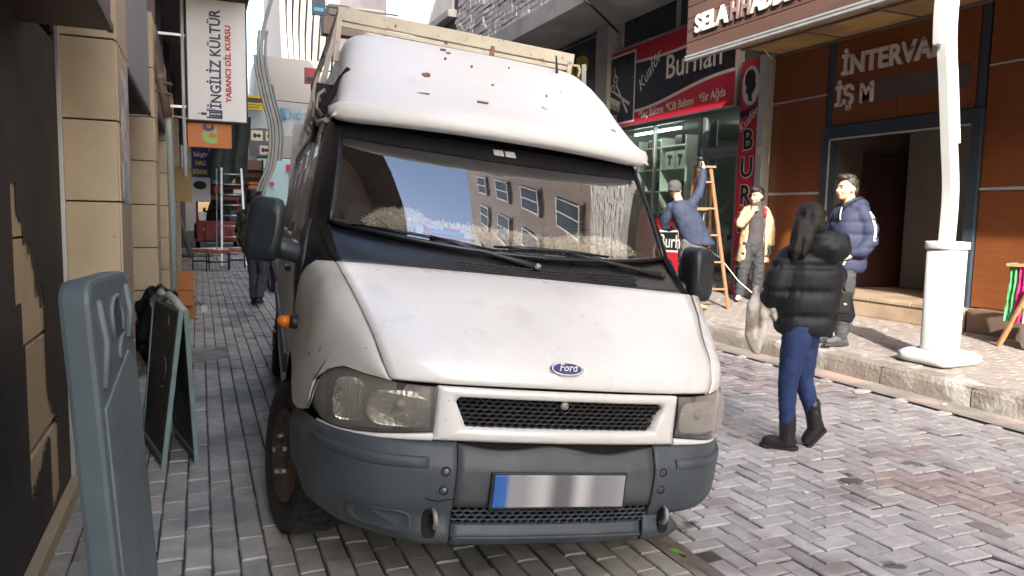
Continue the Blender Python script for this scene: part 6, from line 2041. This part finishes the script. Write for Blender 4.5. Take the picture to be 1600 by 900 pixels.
def hand(mb, w_, d_, n_, curl=.5, s_=1.0):
    """wrist w_, pointing direction d_, palm normal n_ (side the fingers curl to)"""
    d_ = V3(d_).normalized(); n_ = (V3(n_) - d_ * V3(n_).dot(d_)).normalized(); t_ = d_.cross(n_)
    w_ = V3(w_)
    mb.cap(w_ - d_ * .02, w_ + d_ * .03 * s_, .026 * s_, .03 * s_)
    for k, (off, ln) in enumerate(((-.030, .070), (-.010, .080), (.011, .075), (.030, .060))):
        b = w_ + d_ * .085 * s_ + t_ * off * s_
        mb.cap(w_ + d_ * .02 * s_ + t_ * off * .6 * s_, b, .015 * s_, .0125 * s_)
        m_ = b + (d_ * math.cos(curl) + n_ * math.sin(curl)) * ln * .5 * s_
        e_ = m_ + (d_ * math.cos(2.2 * curl) + n_ * math.sin(2.2 * curl)) * ln * .5 * s_
        mb.cap(b, m_, .0105 * s_, .0095 * s_); mb.cap(m_, e_, .0095 * s_, .008 * s_)
    th0 = w_ + d_ * .025 * s_ - t_ * .028 * s_
    th1 = th0 + (d_ * .7 - t_ * .6 + n_ * .35).normalized() * .045 * s_
    mb.cap(th0, th1, .015 * s_, .012 * s_); mb.cap(th1, th1 + (d_ * .85 - t_ * .1 + n_ * .5).normalized() * .035 * s_, .012 * s_, .009 * s_)

def head(mb, c, face, up=(0, 0, 1), s_=1.0):
    """skull, jaw, nose, ears; returns the frame (right, face, up)"""
    F_ = V3(face).normalized(); U_ = (V3(up) - F_ * V3(up).dot(F_)).normalized(); X_ = F_.cross(U_)
    c = V3(c)
    Mx = Matrix((X_, F_, U_)).transposed()
    P = lambda x, y, z: c + (X_ * x + F_ * y + U_ * z) * s_
    mb.ell(P(0, -.012, .025), (.076 * s_, .095 * s_, .092 * s_), Mx)
    mb.ell(P(0, .022, -.03), (.064 * s_, .072 * s_, .080 * s_), Mx)
    mb.ell(P(0, .052, -.078), (.036 * s_, .034 * s_, .032 * s_), Mx)
    mb.cap(P(0, .088, .012), P(0, .106, -.022), .009 * s_, .014 * s_)
    mb.ell(P(0, .085, .028), (.05 * s_, .012 * s_, .012 * s_), Mx)
    for q in (-1, 1):
        mb.ell(P(q * .078, -.005, -.005), (.012 * s_, .022 * s_, .032 * s_), Mx)
        mb.ell(P(q * .045, .062, -.03), (.022 * s_, .02 * s_, .022 * s_), Mx)
    mb.ell(P(0, .086, -.055), (.024 * s_, .012 * s_, .012 * s_), Mx)
    return P, Mx
def face_parts(P, Mx, par, s_=1.0):
    for q in (-1, 1):
        eye = link('eye', MB().ell(P(q * .031, .083, .012), (.013 * s_, .008 * s_, .007 * s_), Mx, 10, 6).mesh('eye'), M_eye, par)
        link('eyebrow', MB().cap(P(q * .015, .094, .030), P(q * .048, .080, .032), .006 * s_, .004 * s_, 8).mesh('eyebrow'), M_hair, par)
    link('mouth', MB().cap(P(-.02, .092, -.055), P(.02, .092, -.055), .006 * s_, .006 * s_, 8).mesh('mouth'), M_lip, par)

GB = [1.0]
def limb(mb, pts, rs):
    rs = [r_ * GB[0] for r_ in rs]
    for a, b, ra, rb in zip(pts[:-1], pts[1:], rs[:-1], rs[1:]):
        mb.cap(a, b, ra, rb, 14)
def torso(mb, secs, n=28, e=2.5):
    """closed loft of rounded sections (z, cx, cy, rx, ry)"""
    rows = []
    dense = []
    for a, b in zip(secs[:-1], secs[1:]):
        for q in range(3):
            t_ = q / 3
            dense.append([u + (v - u) * t_ for u, v in zip(a, b)])
    dense.append(list(secs[-1]))
    for z, cx, cy, rx, ry in dense:
        row = []
        for k in range(n):
            a = 2 * math.pi * k / n
            c_, s_ = math.cos(a), math.sin(a)
            f_ = (abs(c_) ** e + abs(s_) ** e) ** (-1 / e)
            row.append((cx + rx * c_ * f_, cy + ry * s_ * f_, z))
        rows.append(row)
    return mb.loft(rows, True, True)
def shoe(mb, an, toe, h=.05, wd=.045, ln_back=.05):
    an, toe = V3(an), V3(toe)
    d_ = (toe - an); d_.z = 0; d_.normalize()
    sole = V3((0, 0, 0))
    mb.cap(an - d_ * ln_back + V3((0, 0, -.02)), toe, wd * .9, wd * .72)
    mb.cap(an, toe - d_ * .08 + V3((0, 0, .012)), wd, wd * .9)

def person(label, loc, group=None):
    return dict(label=label, loc=loc)

def make_body(mb, loc, label, voxel=.010):
    GB[0] = 1.0
    o = solid('person', mb, voxel, M_skin2, None, 2)
    o.location = loc
    o.rotation_euler = (0, 0, -YAW)
    return tag(o, label, 'person')

# ---------------------------------------------------------------- woman in black puffer
b = MB(); GB[0] = .74
Pw, Mw_ = head(b, (.045, .0, 1.515), (-.80, .55, -.05), s_=.95)
limb(b, [(.06, .02, 1.45), (.055, .02, 1.34)], [.066, .072])
limb(b, [(.055, .02, 1.34), (.05, .03, 1.12), (.045, .03, .86)], [.10, .11, .13])
limb(b, [(-.06, .02, 1.28), (-.155, -.02, 1.07), (-.20, .10, .99)], [.05, .042, .032])
hand(b, (-.215, .11, .99), (-.8, .4, -.4), (.2, .2, -1), .8, .9)
limb(b, [(.15, .13, 1.29), (.20, .17, 1.05), (.15, .2, .88)], [.05, .042, .032])
hand(b, (.15, .2, .88), (-.3, .2, -1), (-1, 0, 0), .6, .9)
hipL, knL, anL = (-.0, -.03, .83), (-.055, -.04, .46), (-.035, -.03, .115)
hipR, knR, anR = (.085, .06, .83), (.085, .06, .46), (.165, .06, .22)
limb(b, [hipL, knL, anL], [.09, .055, .04]); limb(b, [hipR, knR, anR], [.09, .055, .04])
b.cap(anL, (-.12, .01, .045), .03, .022); b.cap((.185, .06, .14), (.15, .06, .07), .03, .022)
WX, WY = 3.62, 3.72
wom = make_body(b, (WX, WY, 0.0), 'woman walking in short black puffer jacket, blue jeans and black ankle boots')
j = MB()
torso(j, [(.775, .055, .03, .155, .125), (.80, .055, .03, .18, .145), (.90, .06, .03, .197, .158), (1.06, .065, .03, .205, .165), (1.20, .07, .03, .205, .16), (1.28, .07, .03, .185, .14), (1.33, .065, .03, .14, .11), (1.38, .06, .03, .085, .085)])
limb(j, [(-.06, .02, 1.285), (-.125, -.01, 1.19), (-.155, -.02, 1.08), (-.16, .04, 1.02), (-.20, .10, .99)], [.082, .086, .086, .08, .055])
limb(j, [(.20, .04, 1.285), (.245, .07, 1.16), (.25, .12, 1.04), (.20, .19, .97)], [.082, .082, .078, .058])
# collar and hood lying on the back
for k in range(12):
    a = 2 * math.pi * k / 12
    j.cap((.06 + .085 * math.cos(a), .02 + .085 * math.sin(a), 1.385 + .02 * math.cos(a)), (.06 + .085 * math.cos(a + .52), .02 + .085 * math.sin(a + .52), 1.385 + .02 * math.cos(a + .52)), .042, .042)
j.ell((.165, -.085, 1.35), (.12, .085, .095)); j.ell((.12, -.05, 1.415), (.13, .10, .045)); j.ell((.10, -.07, 1.36), (.10, .08, .08)); j.ell((.21, -.05, 1.40), (.075, .09, .05))
jk = solid('jacket', j, .011, M_puffb, wom, 4, quilt(.020, .165, .735, .007, 1.27))
t = MB()
limb(t, [(.045, .02, .86), (.045, .02, .80)], [.11, .115])
limb(t, [hipL, (-.035, -.04, .64), knL, (-.05, -.035, .30), (-.037, -.03, .13)], [.100, .082, .064, .056, .048])
limb(t, [hipR, (.085, .06, .64), knR, (.125, .062, .34), (.16, .062, .24)], [.100, .082, .064, .056, .048])
solid('trousers', t, .010, M_denim, wom, 4, folds(.005, 9, 26, 3))
for nm, an, toe, up in (('boot', anL, (-.135, .02, .035), 0), ('boot', anR, (.075, .06, .045), 1)):
    s1 = MB()
    if up == 0:
        s1.cap((-.037, -.03, .21), (-.035, -.03, .06), .056, .052); s1.cap((-.03, -.03, .05), (-.145, .015, .042), .05, .043); s1.ell((-.02, -.03, .05), (.05, .045, .05))
        bt = solid('boot', s1, .008, M_boot, wom, 2, folds(.003, 20, 30, 1))
        link('sole', MB().prism([(.035, -.06), (.045, -.03), (.03, .005), (-.09, .052), (-.175, .065), (-.2, .03), (-.185, -.01), (-.09, -.045), (.0, -.08)], lambda u, v, d2: (u, v, d2), .002, .026).mesh('sole', .006), M_sole, bt)
    else:
        s1.cap((.155, .06, .29), (.182, .06, .14), .055, .052); s1.cap((.19, .06, .13), (.135, .06, .045), .048, .04); s1.ell((.20, .06, .14), (.045, .045, .05))
        bt = solid('boot', s1, .008, M_boot, wom, 2, folds(.003, 20, 30, 2))
        Ms = Matrix.Translation((.20, .06, .065)) @ Matrix.Rotation(rad(-48), 4, 'Y')
        link('sole', MB().prism([(-.15, -.04), (-.13, .042), (-.02, .04), (.07, .035), (.085, 0), (.07, -.035), (-.02, -.035)], lambda u, v, d2: Ms @ V3((u, v, d2)), -.012, .012).mesh('sole', .006), M_sole, bt)
h = MB()
h.ell((.050, .0, 1.545), (.096, .10, .098)); h.ell((.045, -.015, 1.49), (.098, .092, .10)); h.ell((.015, -.03, 1.43), (.085, .075, .09))
limb(h, [(-.025, -.04, 1.50), (-.05, -.065, 1.41), (-.07, -.085, 1.33), (-.085, -.095, 1.27)], [.05, .05, .042, .018])
limb(h, [(.01, -.06, 1.47), (-.01, -.095, 1.39), (-.035, -.115, 1.31)], [.05, .045, .025])
solid('hair', h, .009, M_hair, wom, 3, lambda p, n: .006 * noise.noise(V3((p.x * 40, p.y * 40, p.z * 5))))
# tote cloth over her arm and shoulder bag
def wpos(x, y, z): # woman frame -> world
    return V3((WX, WY, 0)) + V3((x * math.cos(-YAW) - y * math.sin(-YAW), x * math.sin(-YAW) + y * math.cos(-YAW), z))
M_tote = mat('tote_cloth', (.58, .56, .53), .9, var=.12, scale=8, bump=.3, bscale=14, col2=(.26, .22, .19), c2scale=5, c2lo=.55, c2hi=.65)
tt = MB()
limb(tt, [(-.245, .08, 1.06), (-.285, .06, .95), (-.285, .05, .76), (-.26, .05, .66)], [.024, .034, .042, .03])
limb(tt, [(-.225, .06, 1.04), (-.215, .03, .92), (-.225, .03, .76), (-.245, .04, .66)], [.022, .03, .04, .028])
limb(tt, [(-.205, .04, 1.03), (-.16, .02, .95), (-.135, .02, .87)], [.024, .034, .02])
tot = solid('cloth_tote', tt, .010, M_tote, None, 2, folds(.009, 22, 8, 5))
tot.location = (WX, WY, 0); tot.rotation_euler = (0, 0, -YAW)
tag(tot, 'crumpled off-white cloth bag hanging from the walking woman\'s arm', 'bag')
hb = thing('shoulder_bag', 'small black shoulder bag with long strap behind the walking woman', 'handbag', wpos(.34, .12, .78), (0, 0, -YAW))
part('bag_body', MB().prism([(-.055, .02), (.06, .0), (.085, .05), (.05, .20), (-.035, .21)], lambda u, v, d2: (u, d2, v + .06), -.035, .035), M_puffb, hb, .012, world=False)
part('flap', MB().prism([(-.04, .14), (.045, .13), (.052, .285), (-.035, .29)], lambda u, v, d2: (u, d2, v - .01), -.04, .04), M_boot, hb, .01, world=False)
part('clasp', MB().ell((.0, -.045, .19), (.018, .008, .01)), M_alu, hb, world=False)
part('strap', MB().tube([(-.02, 0, .26), (-.05, -.0, .40), (-.11, -.04, .56), (-.155, -.04, .62)], .008, 8), M_boot, hb, world=False)
part('strap', MB().tube([(.02, 0, .26), (-.03, .02, .40), (-.10, .02, .57)], .008, 8), M_boot, hb, world=False)

# ---------------------------------------------------------------- man in navy puffer
MX, MY = 6.30, 5.90
MZ = zr(6.45)
b = MB(); GB[0] = .74
Pm, Mm_ = head(b, (.01, 0, 1.655), (-.97, -.22, .03), s_=1.06)
limb(b, [(.04, .0, 1.58), (.055, .0, 1.46)], [.078, .088])
limb(b, [(.06, 0, 1.42), (.05, .0, 1.2), (.05, 0, .95)], [.11, .12, .13])
limb(b, [(.14, -.10, 1.42), (.185, -.14, 1.13), (.05, -.20, 1.0)], [.055, .046, .036]); hand(b, (.05, -.20, 1.0), (-.9, -.1, -.4), (0, 1, -.3), .5)
limb(b, [(.0, .13, 1.42), (-.03, .19, 1.12), (-.08, .14, 1.0)], [.055, .046, .036]); hand(b, (-.08, .14, 1.0), (-.8, -.2, -.5), (0, -1, -.3), .5)
hA, kA, aA = (.02, -.08, .90), (.03, -.09, .50), (-.0, -.10, .09)
hB, kB, aB = (.07, .08, .90), (.03, .10, .50), (-.06, .12, .09)
limb(b, [hA, kA, aA], [.09, .06, .042]); limb(b, [hB, kB, aB], [.09, .06, .042])
b.cap(aA, (-.13, -.14, .03), .028, .02); b.cap(aB, (-.18, .08, .03), .028, .02)
man = make_body(b, (MX, MY, MZ), 'man in navy hooded puffer jacket standing by the kerb with hand in pocket')
face_parts(Pm, Mm_, man, 1.06)
j = MB()
torso(j, [(.775, .065, 0, .15, .17), (.80, .065, 0, .17, .185), (.94, .065, 0, .18, .20), (1.10, .065, 0, .18, .205), (1.30, .065, 0, .175, .205), (1.40, .07, 0, .15, .185), (1.46, .07, 0, .11, .13), (1.50, .07, 0, .08, .09)])
limb(j, [(.12, -.13, 1.42), (.19, -.18, 1.26), (.20, -.19, 1.10), (.10, -.22, 1.01), (.04, -.20, 1.0)], [.085, .088, .082, .07, .058])
limb(j, [(.02, .14, 1.42), (-.02, .19, 1.22), (-.04, .18, 1.08), (-.09, .13, 1.0)], [.085, .085, .075, .06])
j.ell((.17, .02, 1.49), (.075, .12, .075)); j.ell((.20, .02, 1.42), (.07, .12, .09)); j.ell((.12, -.08, 1.50), (.07, .06, .06)); j.ell((.06, -.11, 1.47), (.06, .045, .055)); j.ell((.12, .09, 1.50), (.07, .06, .06))
jk = solid('jacket', j, .012, M_puffn, man, 4, quilt(.014, .13, .79, .005, 1.42))
link('collar_lining', MB().tube([(-.055, -.07, 1.42), (-.02, -.09, 1.50), (.05, -.10, 1.545), (.12, -.09, 1.56), (.17, -.02, 1.56)], .018, 8).mesh('collar_lining'), M_puffb, jk)
link('drawstring', MB().tube([(-.075, -.10, 1.46), (-.10, -.13, 1.38), (-.10, -.14, 1.33)], .006, 6).mesh('drawstring'), M_signwht, jk)
# lettered sleeve tape
def on_cloth(o, x, z, lift=.004):
    hit, p, n, i = o.ray_cast(V3((x, -2, z)), V3((0, 1, 0)))
    return V3((x, p.y - lift, z)) if hit else V3((x, -.25, z))
bpy.context.view_layer.update()
rows = [[on_cloth(jk, x - .014, z), on_cloth(jk, x + .014, z)] for x, z in ((.175, 1.42), (.19, 1.37), (.20, 1.32), (.208, 1.27), (.212, 1.22), (.212, 1.17), (.208, 1.12))]
mb = MB().loft(rows); mb.loft([[p + V3((0, .006, 0)) for p in r_] for r_ in rows])
link('sleeve_tape', mb.mesh('sleeve_tape'), M_signwht, jk)
pc_ = on_cloth(jk, -.05, .88)
link('patch', B(-.085, -.02, pc_.y - .004, pc_.y + .012, .865, .90).mesh('patch'), M_signwht, jk)
t = MB()
limb(t, [(.05, 0, .92), (.05, 0, .84)], [.14, .14])
limb(t, [hA, (.03, -.09, .68), kA, (.02, -.10, .28), (.005, -.10, .11)], [.105, .092, .078, .072, .068])
limb(t, [hB, (.05, .09, .68), kB, (-.02, .115, .28), (-.055, .12, .11)], [.105, .092, .078, .072, .068])
solid('trousers', t, .011, M_trou, man, 3, folds(.010, 10, 22, 6))
for an, toe in ((aA, (-.15, -.145, .05)), (aB, (-.20, .075, .05))):
    s1 = MB(); shoe(s1, V3(an) + V3((0, 0, -.02)), toe)
    sh_ = solid('shoe', s1, .009, M_sneakd, man, 2)
    d_ = (V3(toe) - V3(an)); d_.z = 0; d_.normalize(); sd_ = V3((-d_.y, d_.x, 0))
    link('sole', MB().prism([(-.09, -.03), (-.1, 0), (-.09, .03), (.0, .042), (.16, .045), (.205, .02), (.205, -.02), (.16, -.045), (.0, -.042)], lambda u, v, d2: tuple(V3((an[0], an[1], 0)) + d_ * u + sd_ * v + V3((0, 0, d2))), .0, .028).mesh('sole', .005), M_sole, sh_)
h = MB()
Q = Pm
h.ell(Q(0, -.03, .055), (.088, .092, .088), Mm_); h.ell(Q(0, .045, .115), (.068, .065, .036), Mm_); h.ell(Q(0, -.075, .0), (.075, .04, .075), Mm_); h.ell(Q(0, -.01, .12), (.07, .085, .035), Mm_)
solid('hair', h, .008, M_hair2, man, 2, lambda p, n: .007 * noise.noise(p * 70))

# ---------------------------------------------------------------- youth in beige parka
YX, YY = 7.72, 9.06
YZ = zr(7.72)
b = MB(); GB[0] = .74
Py, My_ = head(b, (.12, 0, 1.60), (-.86, -.5, -.02), s_=1.04)
limb(b, [(.125, .01, 1.52), (.12, .02, 1.42)], [.068, .078])
limb(b, [(.12, .02, 1.38), (.11, .02, 1.15), (.09, .02, .92)], [.105, .11, .125])
limb(b, [(-.02, -.04, 1.38), (-.15, -.17, 1.20), (.0, -.19, 1.37)], [.05, .042, .034])
hand(b, (.0, -.19, 1.37), (.5, .35, .85), (.5, .6, -.3), .7)
limb(b, [(.26, .02, 1.38), (.33, -.02, 1.10), (.32, -.08, .86)], [.05, .042, .034])
hA, kA, aA = (.02, .0, .90), (-.04, -.03, .50), (-.09, -.03, .09)
hB, kB, aB = (.17, .0, .90), (.19, -.03, .50), (.16, -.03, .09)
limb(b, [hA, kA, aA], [.09, .058, .042]); limb(b, [hB, kB, aB], [.09, .058, .042])
b.cap(aA, (-.13, -.14, .03), .028, .02); b.cap(aB, (.14, -.15, .03), .028, .02)
yo = make_body(b, (YX, YY, YZ), 'young man in open beige parka holding a hand to his mouth by the barber door')
face_parts(Py, My_, yo, 1.04)
s1 = MB()
limb(s1, [(.125, .0, 1.45), (.12, .0, 1.30), (.115, .0, 1.05), (.10, .0, .90)], [.10, .135, .135, .14])
solid('shirt', s1, .012, M_shirt, yo, 3, folds(.006, 12, 9, 2))
j = MB()
# open coat: a thick C-shaped section lofted from hem to collar
rows = []
for z, rx in ((.60, .215), (.63, .22), (.76, .21), (.90, .195), (1.05, .19), (1.20, .192), (1.32, .185), (1.40, .145), (1.45, .11)):
    ring_o, ring_i = [], []
    a0, a1 = -52, 226
    for k in range(25):
        a = rad(a0 + (a1 - a0) * k / 24)
        ring_o.append((.115 + rx * 1.10 * math.cos(a), .03 + rx * .84 * math.sin(a), z))
        ring_i.append((.115 + (rx * 1.10 - .045) * math.cos(a), .03 + (rx * .84 - .045) * math.sin(a), z))
    rows.append(ring_o + ring_i[::-1])
j.loft(rows, True, True)
limb(j, [(-.03, -.02, 1.38), (-.10, -.10, 1.28), (-.165, -.18, 1.19), (-.09, -.20, 1.27), (-.02, -.195, 1.35)], [.075, .075, .072, .062, .055])
limb(j, [(.255, .02, 1.38), (.33, .0, 1.20), (.345, -.03, 1.06), (.335, -.07, .90)], [.08, .076, .068, .06])
j.ell((.13, .11, 1.46), (.11, .07, .07))
pk = solid('parka', j, .012, M_parka, yo, 4, folds(.012, 9, 12, 8))
link('hood_lining', MB().tube([(.02, -.10, 1.32), (.035, -.06, 1.44), (.10, .06, 1.50), (.20, .03, 1.47), (.235, -.08, 1.40), (.22, -.11, 1.30)], .022, 8).mesh('hood_lining'), M_signred, pk)
link('zip', MB().tube([(.235, -.115, 1.30), (.24, -.13, 1.0), (.235, -.13, .68)], .007, 6).mesh('zip'), M_alu, pk)
gl_ = MB(); hand(gl_, (.32, -.085, .85), (-.1, -.1, -1), (-1, -.3, 0), .5, 1.12)
solid('glove', gl_, .008, M_beanie, yo, 1)
t = MB()
limb(t, [(.10, 0, .92), (.10, 0, .82)], [.135, .14])
limb(t, [hA, (-.0, -.02, .70), kA, (-.06, -.03, .30), (-.085, -.03, .12)], [.10, .095, .085, .078, .072])
limb(t, [hB, (.18, -.02, .70), kB, (.175, -.03, .30), (.16, -.03, .12)], [.10, .095, .085, .078, .072])
solid('trousers', t, .011, M_trou, yo, 3, folds(.012, 10, 20, 9))
for an, toe in ((aA, (-.15, -.15, .05)), (aB, (.15, -.17, .05))):
    s1 = MB(); shoe(s1, V3(an) + V3((0, 0, -.025)), toe)
    solid('shoe', s1, .009, M_sneak, yo, 2)
h = MB(); Q = Py
h.ell(Q(0, -.03, .06), (.088, .092, .085), My_); h.ell(Q(0, .05, .10), (.075, .06, .045), My_); h.ell(Q(0, -.075, .0), (.075, .04, .07), My_)
for k in range(14):
    a = k * .9
    h.ell(Q(.055 * math.cos(a), .03 + .055 * math.sin(a), .115 + .012 * math.sin(k * 2.1)), (.026, .026, .024), My_, 8, 6)
solid('hair', h, .008, M_hair2, yo, 1, lambda p, n: .010 * noise.noise(p * 55))

# ---------------------------------------------------------------- man working at the ladder
LX, LY = 6.52, 8.72
LZ = zr(6.6)
b = MB(); GB[0] = .74
Pl, Ml_ = head(b, (-.33, .02, 1.70), (.35, .92, .12), s_=1.04)
limb(b, [(-.30, .0, 1.62), (-.25, .0, 1.50)], [.078, .088])
limb(b, [(-.20, .0, 1.46), (-.10, .0, 1.2), (-.02, .0, .98)], [.12, .12, .13])
limb(b, [(-.05, .05, 1.50), (.06, .10, 1.74), (.10, .16, 2.02)], [.055, .048, .036]); hand(b, (.10, .16, 2.02), (.0, .25, 1), (-1, .4, 0), .9)
limb(b, [(-.38, .05, 1.44), (-.43, .16, 1.20), (-.30, .34, 1.15)], [.055, .048, .036]); hand(b, (-.30, .34, 1.15), (.5, .9, .1), (.5, -.5, 0), .7)
hA, kA, aA = (-.12, .0, .94), (-.11, .02, .52), (-.08, .0, .09)
hB, kB, aB = (.06, .02, .94), (.06, .04, .52), (.05, .0, .09)
limb(b, [hA, kA, aA], [.09, .06, .042]); limb(b, [hB, kB, aB], [.09, .06, .042])
b.cap(aA, (-.06, .14, .03), .028, .02); b.cap(aB, (.10, -.06, .03), .028, .02)
lm = make_body(b, (LX, LY, LZ), 'man in blue work jacket and grey beanie reaching up at the wooden ladder')
face_parts(Pl, Ml_, lm, 1.04)
j = MB()
torso(j, [(.93, .05, .02, .215, .15), (.96, .045, .02, .225, .16), (1.10, -.03, .02, .215, .16), (1.26, -.11, .02, .21, .16), (1.38, -.17, .02, .20, .15), (1.47, -.21, .02, .17, .13), (1.53, -.24, .02, .11, .10), (1.57, -.26, .02, .075, .075)])
limb(j, [(-.09, .04, 1.48), (.01, .07, 1.64), (.06, .10, 1.75), (.10, .155, 1.98)], [.085, .072, .064, .052])
limb(j, [(-.36, .05, 1.45), (-.43, .12, 1.28), (-.43, .17, 1.19), (-.33, .31, 1.15)], [.08, .07, .064, .052])
solid('jacket', j, .012, M_jackb, lm, 3, folds(.013, 9, 7, 4))
t = MB()
limb(t, [(-.03, .02, .98), (-.03, .02, .90)], [.15, .15])
limb(t, [hA, (-.115, .02, .72), kA, (-.09, .01, .30), (-.08, .0, .11)], [.105, .098, .085, .078, .075])
limb(t, [hB, (.065, .03, .72), kB, (.055, .02, .30), (.05, .0, .11)], [.105, .098, .085, .078, .075])
solid('trousers', t, .011, M_jeansg, lm, 3, folds(.012, 10, 18, 12))
for an, toe in ((aA, (-.06, .15, .05)), (aB, (.16, -.08, .05))):
    s1 = MB(); shoe(s1, V3(an) + V3((0, 0, -.025)), toe)
    solid('shoe', s1, .009, M_brown, lm, 2)
h = MB(); Q = Pl
h.ell(Q(0, -.015, .06), (.098, .108, .085), Ml_); h.ell(Q(0, -.02, .02), (.096, .106, .06), Ml_)
solid('beanie', h, .009, M_beanie, lm, 2, folds(.004, 30, 30, 1))
# drill in his raised hand
dl = thing('cordless_drill', 'black drill held up in the raised hand of the man at the ladder', 'drill', tuple(V3((LX, LY, LZ)) + V3((.135, .135, 2.10))), (0, 0, -YAW))
part('motor', MB().cap((-.02, -.02, .06), (-.02, .14, .07), .035, .03), M_boot, dl, world=False)
part('grip', MB().cap((-.02, .0, .05), (-.02, -.01, -.06), .022, .024), M_boot, dl, world=False)
part('chuck', MB().tube([(-.02, .15, .07), (-.02, .22, .073)], [.02, .008], 10), M_alu, dl, world=False)

# ---------------------------------------------------------------- walker far down the left pavement
b = MB(); GB[0] = .74
Pd, Md_ = head(b, (-.02, .0, 1.60), (.15, .98, -.1))
limb(b, [(-.02, .0, 1.52), (-.01, .0, 1.40)], [.074, .08])
limb(b, [(0, 0, 1.36), (0, 0, 1.15), (0, 0, .92)], [.11, .11, .13])
limb(b, [(-.18, 0, 1.36), (-.23, .02, 1.10), (-.20, .1, .88)], [.05, .042, .034]); hand(b, (-.2, .1, .88), (.1, .2, -1), (1, 0, 0), .5)
limb(b, [(.18, 0, 1.36), (.23, -.02, 1.10), (.22, .02, .86)], [.05, .042, .034]); hand(b, (.22, .02, .86), (-.1, .1, -1), (-1, 0, 0), .5)
hA, kA, aA = (-.06, .0, .88), (-.05, .06, .48), (-.02, -.02, .10)
hB, kB, aB = (.10, .0, .88), (.11, .02, .48), (.10, -.16, .14)
limb(b, [hA, kA, aA], [.09, .058, .042]); limb(b, [hB, kB, aB], [.09, .058, .042])
b.cap(aA, (-.02, .10, .03), .028, .02); b.cap(aB, (.10, -.08, .04), .028, .02)
pd = make_body(b, (.76, 11.75, PZ), 'walker seen from behind in black and yellow-green camouflage jacket', .012)
j = MB()
torso(j, [(.80, 0, 0, .19, .14), (.84, 0, 0, .20, .15), (1.0, 0, 0, .21, .155), (1.20, 0, 0, .215, .155), (1.33, 0, 0, .20, .14), (1.42, 0, 0, .13, .10), (1.47, 0, 0, .09, .08)])
limb(j, [(-.17, 0, 1.37), (-.24, .02, 1.12), (-.21, .08, .92)], [.085, .075, .06]); limb(j, [(.17, 0, 1.37), (.24, -.02, 1.12), (.23, .01, .90)], [.085, .075, .06])
j.ell((0, -.09, 1.43), (.12, .07, .08))
solid('jacket', j, .014, M_camo, pd, 3, folds(.012, 9, 9, 1))
t = MB()
limb(t, [hA, (-.055, .04, .68), kA, (-.03, .01, .28), (-.02, -.02, .13)], [.11, .095, .08, .074, .07]); limb(t, [hB, (.105, .01, .68), kB, (.105, -.08, .28), (.10, -.15, .17)], [.11, .095, .08, .074, .07])
solid('trousers', t, .012, mat('jeans_slate', (.05, .06, .075), .85, var=.2, scale=8), pd, 3, folds(.010, 10, 18, 2))
for an, toe in ((aA, (-.02, .12, .05)), (aB, (.10, -.04, .06))):
    s1 = MB(); shoe(s1, V3(an) + V3((0, 0, -.03)), toe)
    solid('shoe', s1, .010, M_boot, pd, 2)
h = MB(); h.ell(Pd(0, -.02, .04), (.09, .10, .10), Md_); h.ell(Pd(0, -.06, -.02), (.08, .05, .07), Md_)
solid('hair', h, .01, M_hair, pd, 2)

# ================================================================== wooden step ladder
lad = thing('wooden_step_ladder', 'wooden step ladder standing in front of the barber window', 'ladder', (6.9, 8.9, LZ))
M_lw = mat('ladder_wood', (.23, .115, .055), .65, var=.2, scale=6, stretch=(5, 5, 1))
cr_, cf_ = V3((math.cos(YAW), -math.sin(YAW), 0)), V3((math.sin(YAW), math.cos(YAW), 0))
Lp = lambda x, y, z: tuple(V3((6.62, 8.69, 0)) + cr_ * x + cf_ * y + V3((0, 0, z)))
zl = zr(6.9)
fl_, fr2 = (Lp(-.13, .0, zl), Lp(-.02, .42, 2.26)), (Lp(.40, -.02, zl), Lp(.17, .42, 2.26))
part('rail', MB().bar(*fl_, .05, .028), M_lw, lad, .003); part('rail', MB().bar(*fr2, .05, .028), M_lw, lad, .003)
for k in range(5):
    tq = .14 + k * .19
    part('step', MB().bar(V3(fl_[0]).lerp(V3(fl_[1]), tq), V3(fr2[0]).lerp(V3(fr2[1]), tq), .07, .025), M_lw, lad, .003)
part('top_plate', MB().bar(Lp(-.06, .44, 2.28), Lp(.24, .44, 2.28), .12, .03), M_lw, lad, .003)
bl_, br_ = (Lp(-.16, .95, zr(7.3)), Lp(-.03, .48, 2.26)), (Lp(.36, .95, zr(7.3)), Lp(.19, .48, 2.26))
part('back_leg', MB().bar(*bl_, .04, .024), M_lw, lad); part('back_leg', MB().bar(*br_, .04, .024), M_lw, lad)
part('brace', MB().bar(V3(bl_[0]).lerp(V3(bl_[1]), .3), V3(br_[0]).lerp(V3(br_[1]), .3), .03, .02), M_lw, lad)
part('brace', MB().bar(V3(bl_[0]).lerp(V3(bl_[1]), .7), V3(br_[0]).lerp(V3(br_[1]), .7), .03, .02), M_lw, lad)
part('stay_rope', MB().tube([V3(fr2[0]).lerp(V3(fr2[1]), .5), V3(fr2[0]).lerp(V3(br_[0]), .5) + V3((0, 0, .7)), V3(br_[0]).lerp(V3(br_[1]), .4)], .006, 6), M_signwht, lad)
# cable hanging from his work down to the pavement
single('work_cable', MB().tube([Lp(.22, .40, 2.05), Lp(.26, .35, 1.6), Lp(.30, .30, 1.0), Lp(.62, .30, .62), Lp(.82, .25, .45), Lp(.86, .2, zr(7.5))], .007, 6), M_signwht, 'pale cable hanging from the ladder down to the pavement', 'cable', Lp(.86, .2, zr(7.5)))
